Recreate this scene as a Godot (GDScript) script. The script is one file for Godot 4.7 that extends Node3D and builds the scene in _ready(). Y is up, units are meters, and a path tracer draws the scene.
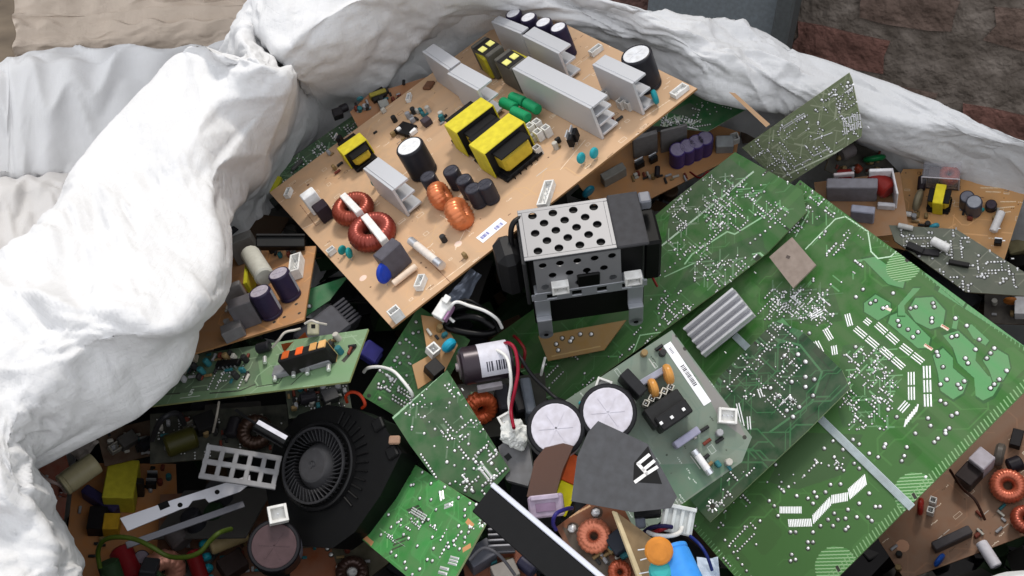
extends Node3D
# A sack of scrapped circuit boards. y is up, metres; things on boards are placed in millimetres on their board.
const MM := 0.001
var mats := {}
var meshes := {}
var counts := {}
var grime: Texture2D
var fine: Texture2D
var crinkle: Texture2D
const LITTER := [Color(0.02, 0.02, 0.022), Color(0.03, 0.028, 0.03), Color(0.22, 0.15, 0.07), Color(0.03, 0.14, 0.16), Color(0.42, 0.40, 0.36), Color(0.14, 0.035, 0.02), Color(0.30, 0.30, 0.31)]
var paint_font: Font


func _ready() -> void:
	var cam := Camera3D.new()
	cam.name = "camera"
	cam.fov = 32.0
	cam.near = 0.02
	cam.far = 60.0
	add_child(cam)
	cam.transform = Transform3D(Basis(Vector3.RIGHT, deg_to_rad(-42.0)), Vector3(0, 0.5688, 0.6317))
	cam.current = true
	var env := Environment.new()
	env.background_mode = Environment.BG_SKY
	var sky_mat := ProceduralSkyMaterial.new()
	sky_mat.sky_top_color = Color(0.90, 0.91, 0.93)
	sky_mat.sky_horizon_color = Color(0.82, 0.825, 0.84)
	sky_mat.sky_curve = 0.2
	sky_mat.ground_bottom_color = Color(0.24, 0.22, 0.20)
	sky_mat.ground_horizon_color = Color(0.45, 0.43, 0.40)
	sky_mat.sun_angle_max = 1.0
	sky_mat.energy_multiplier = 1.1
	var sky := Sky.new()
	sky.sky_material = sky_mat
	env.sky = sky
	env.tonemap_mode = Environment.TONE_MAPPER_LINEAR
	env.tonemap_exposure = 1.5
	env.sdfgi_enabled = true
	env.ssao_enabled = true
	env.ssil_enabled = true
	var world := WorldEnvironment.new()
	world.name = "world"
	world.environment = env
	add_child(world)
	var sun := DirectionalLight3D.new()
	sun.name = "sun"
	sun.light_energy = 0.5
	sun.light_color = Color(1.0, 0.975, 0.94)
	sun.light_angular_distance = 11.0
	sun.shadow_enabled = true
	add_child(sun)
	sun.look_at_from_position(Vector3(0.02, 1.0, -0.5), Vector3.ZERO)
	grime = noise_tex(0.01, Color(0.88, 0.87, 0.86), Color(1, 1, 1), 512, FastNoiseLite.TYPE_SIMPLEX_SMOOTH, 3, 0.0, 5)
	fine = noise_tex(0.014, Color(0.52, 0.50, 0.45, 0.28), Color(0.6, 0.6, 0.55, 0.0), 512, FastNoiseLite.TYPE_SIMPLEX_SMOOTH, 8, 0.0, 5)
	make_weave()
	var face_font := SystemFont.new()
	face_font.font_names = ["Droid Sans"]
	face_font.font_weight = 700
	paint_font = face_font
	surroundings()
	sacks()
	power_board()
	large_green_board()
	flat_strip()
	middle_green_boards()
	left_boards()
	right_boards()
	perforated_box()
	blower_fan()
	centre_things()
	bottom_things()
	pit_things()
	scrap_heap()
# ---------------------------------------------------------------- mesh building
class Shape:
	var v := PackedVector3Array()
	var n := PackedVector3Array()
	var uv := PackedVector2Array()
	var c := PackedColorArray()
	var ix := PackedInt32Array()
	var col := Color.WHITE
	var xf := Transform3D.IDENTITY
	func put(p: Vector3, nn: Vector3, t := Vector2.ZERO) -> int:
		v.append(xf * p)
		n.append((xf.basis * nn).normalized())
		uv.append(t)
		c.append(col)
		return v.size() - 1
	func tri(a: int, b: int, d: int) -> void:            # counter-clockwise seen from outside
		ix.append(a); ix.append(d); ix.append(b)
	func face(pts: Array, away: Vector3) -> void:        # flat convex face turned towards «away»
		var nn: Vector3 = (pts[1] - pts[0]).cross(pts[2] - pts[0]).normalized()
		var k := pts.size()
		var flip := nn.dot(away) < 0.0
		if flip: nn = -nn
		var s := v.size()
		for p in pts: put(p, nn, Vector2(p.x, p.z))
		for i in range(1, k - 1):
			if flip: tri(s, s + i + 1, s + i)
			else: tri(s, s + i, s + i + 1)
	func box(p: Vector3, size: Vector3, ch := 0.0) -> void:
		var h := size * 0.5
		ch = minf(ch, minf(h.x, minf(h.y, h.z)) * 0.9)
		var ax := [Vector3.RIGHT, Vector3.UP, Vector3.BACK]
		for a in 3:
			var b := (a + 1) % 3
			var d := (a + 2) % 3
			for s in [-1.0, 1.0]:
				var q := []
				for t in [[-1, -1], [1, -1], [1, 1], [-1, 1]]:
					q.append(p + ax[a] * h[a] * s + ax[b] * (h[b] - ch) * t[0] + ax[d] * (h[d] - ch) * t[1])
				face(q, ax[a] * s)
				if ch > 0.0:
					for s2 in [-1.0, 1.0]:
						var e := []
						for t in [-1.0, 1.0]:
							e.append(p + ax[a] * h[a] * s + ax[b] * (h[b] - ch) * s2 + ax[d] * (h[d] - ch) * t)
						for t in [1.0, -1.0]:
							e.append(p + ax[a] * (h[a] - ch) * s + ax[b] * h[b] * s2 + ax[d] * (h[d] - ch) * t)
						face(e, ax[a] * s + ax[b] * s2)
		if ch > 0.0:
			for sx in [-1.0, 1.0]:
				for sy in [-1.0, 1.0]:
					for sz in [-1.0, 1.0]:
						face([p + Vector3(h.x * sx, (h.y - ch) * sy, (h.z - ch) * sz), p + Vector3((h.x - ch) * sx, h.y * sy, (h.z - ch) * sz), p + Vector3((h.x - ch) * sx, (h.y - ch) * sy, h.z * sz)], Vector3(sx, sy, sz))
	func lathe(prof: Array, seg := 18) -> void:          # prof: [radius, height] pairs from the bottom to the top, round the y axis
		for i in prof.size() - 1:
			var a: Array = prof[i]
			var b: Array = prof[i + 1]
			var d := Vector2(b[0] - a[0], b[1] - a[1])
			if d.length() < 1e-7: continue
			var nn := Vector2(d.y, -d.x).normalized()
			var s := v.size()
			for k in seg + 1:
				var t := TAU * k / seg
				var o := Vector3(cos(t), 0, sin(t))
				put(o * a[0] + Vector3.UP * a[1], o * nn.x + Vector3.UP * nn.y, Vector2(float(k) / seg, 0))
				put(o * b[0] + Vector3.UP * b[1], o * nn.x + Vector3.UP * nn.y, Vector2(float(k) / seg, 1))
			for k in seg:
				var j := s + k * 2
				if a[0] > 1e-7: tri(j, j + 1, j + 2)
				if b[0] > 1e-7: tri(j + 1, j + 3, j + 2)
	func tube(pts: Array, r: float, seg := 8, caps := true) -> void:
		var s := v.size()
		var side := Vector3.ZERO
		for i in pts.size():
			var d: Vector3 = (pts[mini(i + 1, pts.size() - 1)] - pts[maxi(i - 1, 0)]).normalized()
			if side == Vector3.ZERO: side = d.cross(Vector3.UP if absf(d.y) < 0.9 else Vector3.RIGHT).normalized()
			side = (side - d * side.dot(d)).normalized()
			var up := side.cross(d)
			for k in seg + 1:
				var t := TAU * k / seg
				var o := side * cos(t) + up * sin(t)
				put(pts[i] + o * r, o, Vector2(float(k) / seg, i * 0.2))
			if i > 0:
				for k in seg:
					var j := s + i * (seg + 1) + k
					tri(j, j + 1, j - seg - 1)
					tri(j - seg - 1, j + 1, j - seg)
		if caps:
			for e in [0, pts.size() - 1]:
				var d: Vector3 = (pts[0] - pts[1]) if e == 0 else (pts[e] - pts[e - 1])
				var q := []
				for k in seg: q.append(xf.affine_inverse() * v[s + e * (seg + 1) + k])
				face(q, d)
	func prism(poly: PackedVector2Array, y0: float, y1: float, flat := false) -> void:   # outline in x/z, between two heights
		var ids := Geometry2D.triangulate_polygon(poly)
		var w := 0.0
		for i in poly.size(): w += poly[i].cross(poly[(i + 1) % poly.size()])
		for i in range(0, ids.size(), 3):
			var a := poly[ids[i]]; var b := poly[ids[i + 1]]; var d := poly[ids[i + 2]]
			face([Vector3(a.x, y1, a.y), Vector3(b.x, y1, b.y), Vector3(d.x, y1, d.y)], Vector3.UP)
			if not flat: face([Vector3(a.x, y0, a.y), Vector3(b.x, y0, b.y), Vector3(d.x, y0, d.y)], Vector3.DOWN)
		if flat: return
		for i in poly.size():
			var a := poly[i]; var b := poly[(i + 1) % poly.size()]
			var o := Vector3(b.y - a.y, 0, a.x - b.x) * signf(w)
			face([Vector3(a.x, y0, a.y), Vector3(b.x, y0, b.y), Vector3(b.x, y1, b.y), Vector3(a.x, y1, a.y)], o)
	func torus(R: float, r: float, squash := 1.0, turns := 0, seg := 48, ring := 10, bump := 0.0) -> void:   # axis y; wound with «turns» of wire
		var s := v.size()
		for i in seg + 1:
			var t := TAU * i / seg
			var o := Vector3(cos(t), 0, sin(t))
			var w := r * (1.0 + bump * absf(sin(t * turns * 0.5)))
			var lean := bump * cos(t * turns * 0.5) * signf(sin(t * turns * 0.5)) * 1.6
			var along := Vector3(-sin(t), 0, cos(t))
			for k in ring + 1:
				var a := TAU * k / ring
				var m := o * cos(a) + Vector3.UP * sin(a) * squash
				put(o * R + m * w, (o * cos(a) + Vector3.UP * sin(a) - along * lean).normalized(), Vector2(float(i) / seg, float(k) / ring))
		for i in seg:
			for k in ring:
				var j := s + i * (ring + 1) + k
				tri(j, j + 1, j + ring + 1)
				tri(j + 1, j + ring + 2, j + ring + 1)
	func dome(u: float, y: float, w: float, r: float, hh: float, sx := 1.0) -> void:    # a blob of solder
		var s := v.size()
		for k in 7:
			var o := Vector3(cos(TAU * k / 7.0) * sx, 0, sin(TAU * k / 7.0))
			put(Vector3(u, y, w) + o * r, o + Vector3.UP * 0.5)
			put(Vector3(u, y + hh * 0.75, w) + o * r * 0.6, o * 0.6 + Vector3.UP)
		var top := put(Vector3(u, y + hh, w), Vector3.UP)
		for k in 7:
			var a := s + k * 2
			var b := s + ((k + 1) % 7) * 2
			tri(a, a + 1, b); tri(b, a + 1, b + 1); tri(a + 1, top, b + 1)
	func add(o: Shape, t: Transform3D) -> void:
		var s := v.size()
		for i in o.v.size():
			v.append(t * o.v[i]); n.append((t.basis * o.n[i]).normalized()); uv.append(o.uv[i]); c.append(o.c[i])
		for i in o.ix: ix.append(s + i)
	func into(m: ArrayMesh, colors := false) -> ArrayMesh:
		if v.is_empty(): return m
		var a := []
		a.resize(Mesh.ARRAY_MAX)
		a[Mesh.ARRAY_VERTEX] = v; a[Mesh.ARRAY_NORMAL] = n; a[Mesh.ARRAY_TEX_UV] = uv; a[Mesh.ARRAY_INDEX] = ix
		if colors: a[Mesh.ARRAY_COLOR] = c
		m.add_surface_from_arrays(Mesh.PRIMITIVE_TRIANGLES, a)
		return m
	func done(colors := false) -> ArrayMesh:
		return into(ArrayMesh.new(), colors)

# ---------------------------------------------------------------- nodes
func numbered(parent: Node, called: String) -> String:
	var key := str(parent.get_instance_id()) + called
	counts[key] = counts.get(key, -1) + 1
	return called if counts[key] == 0 else "%s_%03d" % [called, counts[key]]

func thing(called: String, label: String, category: String, xf: Transform3D, group := "") -> Node3D:
	var o := Node3D.new()
	o.name = numbered(self, called)
	add_child(o, true)
	o.transform = xf
	o.set_meta("label", label)
	o.set_meta("category", category)
	if group: o.set_meta("group", group)
	return o

func part(parent: Node, called: String, mesh: Mesh, m: Material, xf := Transform3D.IDENTITY) -> MeshInstance3D:
	var o := MeshInstance3D.new()
	o.name = numbered(parent, called)
	o.mesh = mesh
	if m: o.material_override = m
	o.transform = xf
	parent.add_child(o, true)
	return o

func tag(o: Node, label: String, category: String, group := "") -> Node:
	o.set_meta("label", label)
	o.set_meta("category", category)
	if group: o.set_meta("group", group)
	return o

func at(u: float, w: float, h := 0.0, yaw := 0.0) -> Transform3D:
	return Transform3D(Basis(Vector3.UP, deg_to_rad(yaw)), Vector3(u, h, w) * MM)

func tilted(u: float, w: float, h: float, axis: Vector3, yaw := 0.0) -> Transform3D:     # local y along «axis»
	var y := axis.normalized()
	var x := y.cross(Vector3.BACK if absf(y.z) < 0.8 else Vector3.RIGHT).normalized()
	return Transform3D(Basis(x, y, x.cross(y)).rotated(y, deg_to_rad(yaw)), Vector3(u, h, w) * MM)

func XF(ax: float, ay: float, az: float, bx: float, by: float, bz: float, ox: float, oy: float, oz: float) -> Transform3D:   # x axis, y axis, origin
	var x := Vector3(ax, ay, az).normalized()
	var y := Vector3(bx, by, bz).normalized()
	return Transform3D(Basis(x, y, x.cross(y)), Vector3(ox, oy, oz))

# ---------------------------------------------------------------- materials
func m(col: Color, rough := 0.5, metal := 0.0) -> StandardMaterial3D:
	var key := [col, rough, metal]
	if mats.has(key): return mats[key]
	var o := StandardMaterial3D.new()
	o.albedo_color = col
	o.roughness = rough
	o.metallic = metal
	if metal < 0.2:
		o.albedo_texture = grime
		o.uv1_triplanar = true
		o.uv1_scale = Vector3.ONE * 22.0
		o.metallic_specular = 0.3
	mats[key] = o
	return o

func vertex_mat(rough := 0.5, metal := 0.0) -> StandardMaterial3D:
	var key := ["vertex", rough, metal]
	if mats.has(key): return mats[key]
	var o := StandardMaterial3D.new()
	o.vertex_color_use_as_albedo = true
	o.roughness = rough
	o.metallic = metal
	o.metallic_specular = 0.3
	mats[key] = o
	return o

func noise_tex(freq: float, lo: Color, hi: Color, size := 512, kind := FastNoiseLite.TYPE_SIMPLEX_SMOOTH, sd := 1, bump := 0.0, oct := 4) -> NoiseTexture2D:
	var f := FastNoiseLite.new()
	f.seed = sd
	f.noise_type = kind
	f.frequency = freq
	f.fractal_octaves = oct
	var t := NoiseTexture2D.new()
	t.width = size; t.height = size
	t.seamless = true
	t.noise = f
	if bump > 0.0:
		t.as_normal_map = true
		t.bump_strength = bump
	else:
		var g := Gradient.new()
		g.set_color(0, lo); g.set_color(1, hi)
		t.color_ramp = g
	return t

const ALU := Color(0.82, 0.83, 0.85)
const BLACK := Color(0.075, 0.072, 0.08)
const WHITE := Color(0.88, 0.88, 0.87)

# ---------------------------------------------------------------- circuit boards: a panel with its own print, solder and components
class Board:
	var node: Node3D
	var W: float
	var H: float
	var px: float
	var img: Image
	var sol := Shape.new()
	var bits := Shape.new()
	var rng := RandomNumberGenerator.new()
	var outline := PackedVector2Array()
	var edge: Color
	var gloss := 0.5
	var halo := Color(0.07, 0.13, 0.07)
	func P(u: float, w: float) -> Vector2: return Vector2(u, w) * px
	func poly(col: Color, pts: Array) -> void:           # filled polygon in the print; numbers in mm, u and v in turn
		var q := PackedVector2Array()
		for i in range(0, pts.size(), 2): q.append(P(pts[i], pts[i + 1]))
		fill(col, q)
	func fill(col: Color, q: PackedVector2Array) -> void:
		var lo := 1e9; var hi := -1e9
		for p in q: lo = minf(lo, p.y); hi = maxf(hi, p.y)
		for y in range(maxi(0, int(floor(lo))), mini(img.get_height() - 1, int(ceil(hi))) + 1):
			var xs := []
			var yc := y + 0.5
			for i in q.size():
				var a := q[i]; var b := q[(i + 1) % q.size()]
				if (a.y <= yc) != (b.y <= yc): xs.append(a.x + (yc - a.y) / (b.y - a.y) * (b.x - a.x))
			xs.sort()
			for i in range(0, xs.size() - 1, 2):
				var x0 := roundi(xs[i]); var x1 := roundi(xs[i + 1])
				if x1 > x0: img.fill_rect(Rect2i(x0, y, x1 - x0, 1), col)
	func line(col: Color, w: float, pts: Array) -> void:
		for i in range(0, pts.size() - 2, 2):
			var a := P(pts[i], pts[i + 1]); var b := P(pts[i + 2], pts[i + 3])
			var d := (b - a).normalized() * w * px * 0.5
			var s := Vector2(-d.y, d.x)
			fill(col, PackedVector2Array([a - d * 0.5 - s, a - d * 0.5 + s, b + d * 0.5 + s, b + d * 0.5 - s]))
	func spot(col: Color, u: float, w: float, r: float) -> void:
		var q := PackedVector2Array()
		for k in 10: q.append(P(u + cos(TAU * k / 10.0) * r, w + sin(TAU * k / 10.0) * r))
		fill(col, q)
	func inside(u: float, w: float) -> bool:
		return Geometry2D.is_point_in_polygon(Vector2(u, w), outline)
	func blob(u: float, w: float, r := 1.0, ring := true) -> void:
		if not inside(u, w): return
		if ring: spot(halo, u + 0.12 * r, w + 0.12 * r, r * 1.45)
		var tone := rng.randf_range(0.5, 0.9)
		sol.col = Color(tone, tone, tone * 1.01)
		sol.dome(u * MM, 0.0, w * MM, r * MM, r * MM * rng.randf_range(0.45, 0.8), rng.randf_range(0.85, 1.2))
	func bar(u: float, w: float, u2: float, w2: float, wide: float) -> void:      # a ridge of solder on a bare track
		var a := Vector3(u, 0, w) * MM; var b := Vector3(u2, 0, w2) * MM
		var d := (b - a)
		if d.length() < 1e-6: return
		var s := d.normalized().cross(Vector3.UP) * wide * MM * 0.5
		var h := Vector3.UP * wide * MM * 0.4
		var e := d.normalized() * wide * MM * 0.4
		sol.face([a - s, b - s, b - e + h, a + e + h], -s + h)
		sol.face([a + s, b + s, b - e + h, a + e + h], s + h)
		sol.face([a - s, a + s, a + e + h], -d + h)
		sol.face([b - s, b + s, b - e + h], d + h)
	func bars(u: float, w: float, u2: float, w2: float, k: int, wide: float, gap: float, cuts := 1) -> void:   # k parallel ridges, each cut in pieces
		var d := (Vector2(u2, w2) - Vector2(u, w))
		var s := Vector2(-d.y, d.x).normalized() * gap
		for i in k:
			var o := s * (i - (k - 1) * 0.5)
			for j in cuts:
				var a := Vector2(u, w) + o + d * (j + 0.06) / cuts
				var b := Vector2(u, w) + o + d * (j + 0.94) / cuts
				bar(a.x, a.y, b.x, b.y, wide)
	func ticks(u: float, w: float, u2: float, w2: float, k: int, du: float, dw: float, wide: float) -> void:   # a row of k short ridges
		for i in k:
			var p := Vector2(u, w).lerp(Vector2(u2, w2), (i + 0.5) / k)
			bar(p.x - du * 0.5, p.y - dw * 0.5, p.x + du * 0.5, p.y + dw * 0.5, wide)
	func row(u: float, w: float, u2: float, w2: float, k: int, r := 0.8) -> void:
		for i in k:
			var p := Vector2(u, w).lerp(Vector2(u2, w2), float(i) / maxi(k - 1, 1))
			blob(p.x, p.y, r)
	func star(u: float, w: float, r: float) -> void:
		for k in 8:
			var a := TAU * k / 8.0
			bar(u + cos(a) * r * 0.45, w + sin(a) * r * 0.45, u + cos(a) * r, w + sin(a) * r, r * 0.28)
		spot(Color(0.02, 0.02, 0.02), u, w, r * 0.4)
	func spread(q: Array) -> Vector2:                    # a random place within the quad of four corners
		var x := rng.randf(); var y := rng.randf()
		var a := Vector2(q[0], q[1]).lerp(Vector2(q[2], q[3]), x); var d := Vector2(q[6], q[7]).lerp(Vector2(q[4], q[5]), x)
		return a.lerp(d, y)
	func cloud(q: Array, k: int, r := 0.8, tcol := Color(0, 0, 0, 0)) -> void:     # solder points on a grid, in small runs, with their tracks
		for i in k:
			var p := spread(q)
			var u := snappedf(p.x, 1.27); var w := snappedf(p.y, 1.27)
			var run := 1 if rng.randf() < 0.6 else rng.randi_range(2, 5)
			var d := Vector2(2.54, 0) if rng.randf() < 0.5 else Vector2(0, 2.54)
			if tcol.a > 0.0:
				var t := Vector2(rng.randi_range(-1, 1), rng.randi_range(-1, 1))
				var l := rng.randf_range(2, 9)
				line(tcol, rng.randf_range(0.5, 1.3), [u, w, u + t.x * l, w + t.y * l])
			for j in run:
				blob(u + d.x * j, w + d.y * j, r * rng.randf_range(0.6, 1.25))
			if rng.randf() < 0.05: bar(u, w, u + d.y * 0.9, w + d.x * 0.9, r * 1.1)
			if rng.randf() < 0.035:                       # the two rows of pins of a chip
				var e := Vector2(d.y, d.x)
				for j in rng.randi_range(4, 8):
					blob(u + d.x * j, w + d.y * j, r * 0.9)
					blob(u + d.x * j + e.x * 3.0, w + d.y * j + e.y * 3.0, r * 0.9)
	func tracks(col: Color, k: int, wide := 0.9) -> void:                     # copper tracks showing through the mask
		for i in k:
			var p := Vector2(snappedf(rng.randf() * W, 1.27), snappedf(rng.randf() * H, 1.27))
			var pts := [p.x, p.y]
			var a := rng.randi_range(0, 7)
			for j in rng.randi_range(2, 5):
				p += Vector2.from_angle(a * PI / 4.0) * snappedf(rng.randf_range(4, 22), 1.27)
				pts.append(p.x); pts.append(p.y)
				a += [-1, 1][rng.randi_range(0, 1)]
			line(col, wide * rng.randf_range(0.6, 1.5), pts)
	func patches(col: Color, k: int, big := 14.0) -> void:                    # larger areas of copper under the mask
		for i in k:
			var c := Vector2(rng.randf() * W, rng.randf() * H)
			var a := rng.randf_range(0.3, 1.0) * big; var b := rng.randf_range(0.3, 1.0) * big; var k2 := minf(a, b) * 0.3
			poly(col, [c.x - a + k2, c.y - b, c.x + a - k2, c.y - b, c.x + a, c.y - b + k2, c.x + a, c.y + b - k2, c.x + a - k2, c.y + b, c.x - a + k2, c.y + b, c.x - a, c.y + b - k2, c.x - a, c.y - b + k2])
	func legend(k: int, col: Color, dark: Color) -> void:      # printed outlines and tiny lines of print beside the components
		for i in k:
			var u := rng.randf() * W; var w := rng.randf() * H
			var f := rng.randf()
			var c := col if rng.randf() < 0.7 else dark
			if f < 0.3:
				var a := rng.randf_range(2, 7); var e := rng.randf_range(1.5, 4)
				line(c, 0.35, [u, w, u + a, w, u + a, w + e, u, w + e, u, w])
			elif f < 0.75:
				for j in rng.randi_range(2, 5): line(c, 0.7, [u + j * 1.3, w, u + j * 1.3 + rng.randf_range(0.3, 0.9), w + rng.randf_range(-0.5, 0.5)])
			elif f < 0.9: spot(dark, u, w, rng.randf_range(0.4, 0.8))
			else: line(Color(0.75, 0.74, 0.72), 0.5, [u, w, u + rng.randf_range(4, 12), w])
	func litter(q: Array, k: int, cols: Array) -> void:      # small surface parts: resistors, transistors, ceramic capacitors
		for i in k:
			var p := spread(q)
			var u := p.x; var w := p.y
			if not inside(u, w): continue
			bits.col = cols[rng.randi_range(0, cols.size() - 1)]
			bits.xf = Transform3D(Basis(Vector3.UP, rng.randi_range(0, 3) * PI / 2.0 + rng.randf_range(-0.06, 0.06)), Vector3(u, 0, w) * MM)
			var f := rng.randf()
			if f < 0.35:
				bits.tube([Vector3(-0.003, 0.0015, 0), Vector3(0.003, 0.0015, 0)], 0.0012, 6)
			elif f < 0.6: bits.box(Vector3(0, 0.0025, 0), Vector3(0.0045, 0.005, 0.003), 0.0006)
			elif f < 0.8: bits.lathe([[0.0024, 0.0], [0.0024, 0.006], [0.002, 0.0065], [0.0, 0.0065]], 8)
			else: bits.box(Vector3(0, 0.0008, 0), Vector3(0.004, 0.0016, 0.002), 0.0003)
		bits.xf = Transform3D.IDENTITY

func board(called: String, label: String, xf: Transform3D, W: float, H: float, base: Color, edge: Color, sd: int, outline := [], px := 3.4, group := "") -> Board:
	var b := Board.new()
	b.node = thing(called, label, "circuit board", xf, group)
	b.W = W; b.H = H; b.px = px; b.edge = edge
	b.rng.seed = sd
	b.img = Image.create(int(W * px), int(H * px), false, Image.FORMAT_RGB8)
	b.img.fill(base)
	b.halo = base.darkened(0.55)
	if outline.is_empty(): outline = [0, 0, W, 0, W, H, 0, H]
	for i in range(0, outline.size(), 2): b.outline.append(Vector2(outline[i], outline[i + 1]))
	return b

func finish(b: Board, thick := 1.6) -> void:
	var q := PackedVector2Array()
	for p in b.outline: q.append(p * MM)
	var top := Shape.new()
	top.prism(q, 0, 0, true)
	for i in top.uv.size(): top.uv[i] = Vector2(top.uv[i].x / (b.W * MM), top.uv[i].y / (b.H * MM))
	var side := Shape.new()
	side.prism(q, -thick * MM, -0.00002)
	var print_mat := StandardMaterial3D.new()
	print_mat.albedo_texture = ImageTexture.create_from_image(b.img)
	print_mat.roughness = b.gloss
	print_mat.metallic_specular = 0.28
	print_mat.texture_repeat = false
	print_mat.detail_enabled = true
	print_mat.detail_albedo = fine
	print_mat.detail_uv_layer = BaseMaterial3D.DETAIL_UV_2
	print_mat.uv2_triplanar = true
	print_mat.uv2_scale = Vector3.ONE * 9.0
	var mesh := top.into(ArrayMesh.new())
	side.into(mesh)
	var o := part(b.node, "board_panel", mesh, null)
	mesh.surface_set_material(0, print_mat)
	mesh.surface_set_material(1, m(b.edge, 0.6))
	if b.sol.v.size():
		var s := part(b.node, "solder_joints", b.sol.done(true), vertex_mat(0.36, 0.45))
		s.set_meta("kind", "stuff")
	if b.bits.v.size():
		var s := part(b.node, "small_components", b.bits.done(true), vertex_mat(0.5))
		s.set_meta("kind", "stuff")

# ---------------------------------------------------------------- components; u, v, sizes in mm in the frame of what carries them
func cap(o: Node3D, u: float, w: float, r: float, h: float, col := BLACK, top := ALU, xf := Transform3D.IDENTITY, stripe := Color(0.55, 0.56, 0.6), yaw := 0.0) -> Node3D:
	var key := ["cap", r, h]
	if not meshes.has(key):
		var s := Shape.new()
		var R := r * MM; var Hh := h * MM
		s.lathe([[0.0, 0.0], [R * 0.9, 0.0], [R, 0.0006], [R, 0.0022], [R * 0.95, 0.0030], [R, 0.0038], [R, Hh - 0.0014], [R * 0.95, Hh - 0.0003], [R * 0.86, Hh], [R * 0.84, Hh - 0.0005], [0.0, Hh - 0.0005]], 28)
		var t := Shape.new()
		t.lathe([[R * 0.84, Hh - 0.0003], [R * 0.80, Hh - 0.0001], [0.0, Hh - 0.0001]], 28)
		for k in 3:
			t.xf = Transform3D(Basis(Vector3.UP, k * PI / 3.0), Vector3(0, Hh, 0))
			t.box(Vector3.ZERO, Vector3(R * 1.15, 0.0003, R * 0.05))
		var z := Shape.new()
		for k in 5:
			var a0 := -0.3 + k * 0.12; var a1 := a0 + 0.12
			var d0 := Vector3(cos(a0), 0, sin(a0)) * (R + 0.00012); var d1 := Vector3(cos(a1), 0, sin(a1)) * (R + 0.00012)
			z.face([d0 + Vector3.UP * 0.004, d1 + Vector3.UP * 0.004, d1 + Vector3.UP * (Hh - 0.0018), d0 + Vector3.UP * (Hh - 0.0018)], d0)
		meshes[key] = [s.done(), t.done(), z.done()]
	if xf == Transform3D.IDENTITY: xf = at(u, w, 0.2, yaw)
	var c := part(o, "capacitor", meshes[key][0], m(col, 0.35), xf)
	part(c, "capacitor_top", meshes[key][1], m(top, 0.32, 0.75 if top == ALU else 0.0))
	if stripe.a > 0.0: part(c, "polarity_stripe", meshes[key][2], m(stripe, 0.4))
	return c

func heatsink(o: Node3D, u: float, w: float, L: float, D: float, H: float, yaw: float, fins := 4, called := "heatsink") -> Node3D:   # finned extrusion along x, spine at -z
	var s := Shape.new()
	var l := L * MM; var d := D * MM; var h := H * MM
	s.box(Vector3(0, h * 0.5, -d * 0.5 + 0.0012), Vector3(l, h, 0.0024), 0.0003)
	for i in fins:
		var y := h - 0.0012 - i * (h * 0.86) / maxf(fins - 1, 1)
		s.box(Vector3(0, y, 0.0013), Vector3(l - 0.0001, 0.0022, d - 0.0026), 0.0003)
	return part(o, called, s.done(), m(Color(0.74, 0.745, 0.76), 0.42, 0.35), at(u, w, 0.4, yaw))

func block(o: Node3D, called: String, u: float, w: float, sx: float, sy: float, sz: float, col: Color, yaw := 0.0, h := 0.1, ch := 0.5, rough := 0.45, metal := 0.0) -> MeshInstance3D:
	var key := ["box", sx, sy, sz, ch]
	if not meshes.has(key):
		var s := Shape.new()
		s.box(Vector3(0, sy * 0.5, 0) * MM, Vector3(sx, sy, sz) * MM, ch * MM)
		meshes[key] = s.done()
	return part(o, called, meshes[key], m(col, rough, metal), at(u, w, h, yaw))

func transformer(o: Node3D, u: float, w: float, L: float, D: float, H: float, yaw: float, tape := Color(0.80, 0.74, 0.12)) -> Node3D:   # band of tape along x over the core, coil bulging at ±z
	var c := block(o, "transformer", u, w, L - 1.0, H - 1.0, D * 0.42, Color(0.13, 0.13, 0.135), yaw, 1.0, 0.8)
	var s := Shape.new()
	var l := L * MM; var h := H * MM; var d := D * MM
	s.box(Vector3(0, h - 0.0005, 0), Vector3(l, 0.0012, d * 0.46), 0.0004)
	for e in [-1.0, 1.0]: s.box(Vector3(e * (l * 0.5 - 0.0004), h * 0.5, 0), Vector3(0.0012, h - 0.0014, d * 0.46), 0.0003)
	part(c, "tape_band", s.done(), m(tape, 0.5), at(0, 0, -0.5))
	s = Shape.new()
	s.box(Vector3(0, h * 0.45, 0), Vector3(l * 0.66, h * 0.56, d * 0.94), 0.0025)
	part(c, "coil", s.done(), m(Color(tape.r * 0.92, tape.g * 0.86, tape.b), 0.45))
	s = Shape.new()
	for e in [-1.0, 1.0]: s.box(Vector3(0, h * 0.45 + e * h * 0.34, 0), Vector3(l * 0.72, 0.0016, d), 0.0005)
	s.box(Vector3(0, 0.001, 0), Vector3(l * 0.9, 0.003, d), 0.0006)
	for e in [-1.0, 1.0]:
		for k in 5: s.box(Vector3(l * 0.14 * (k - 2), 0.001, e * d * 0.52), Vector3(0.0009, 0.005, 0.0009))
	part(c, "bobbin", s.done(), m(BLACK, 0.5))
	return c

func toroid(o: Node3D, u: float, w: float, h: float, R: float, r: float, axis: Vector3, col := Color(0.72, 0.33, 0.17), turns := 26, squash := 1.15, called := "toroid_coil") -> Node3D:
	var s := Shape.new()
	s.torus(R * MM, r * MM, squash, turns, turns * 6, 10, 0.14)
	var t := part(o, called, s.done(), m(col, 0.34, 0.45), tilted(u, w, h, axis))
	s = Shape.new()
	s.torus(R * MM, r * 0.86 * MM, squash * 1.0, 0, 24, 8, 0.0)
	part(t, "ring_core", s.done(), m(Color(0.12, 0.11, 0.10), 0.6))
	return t

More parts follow.
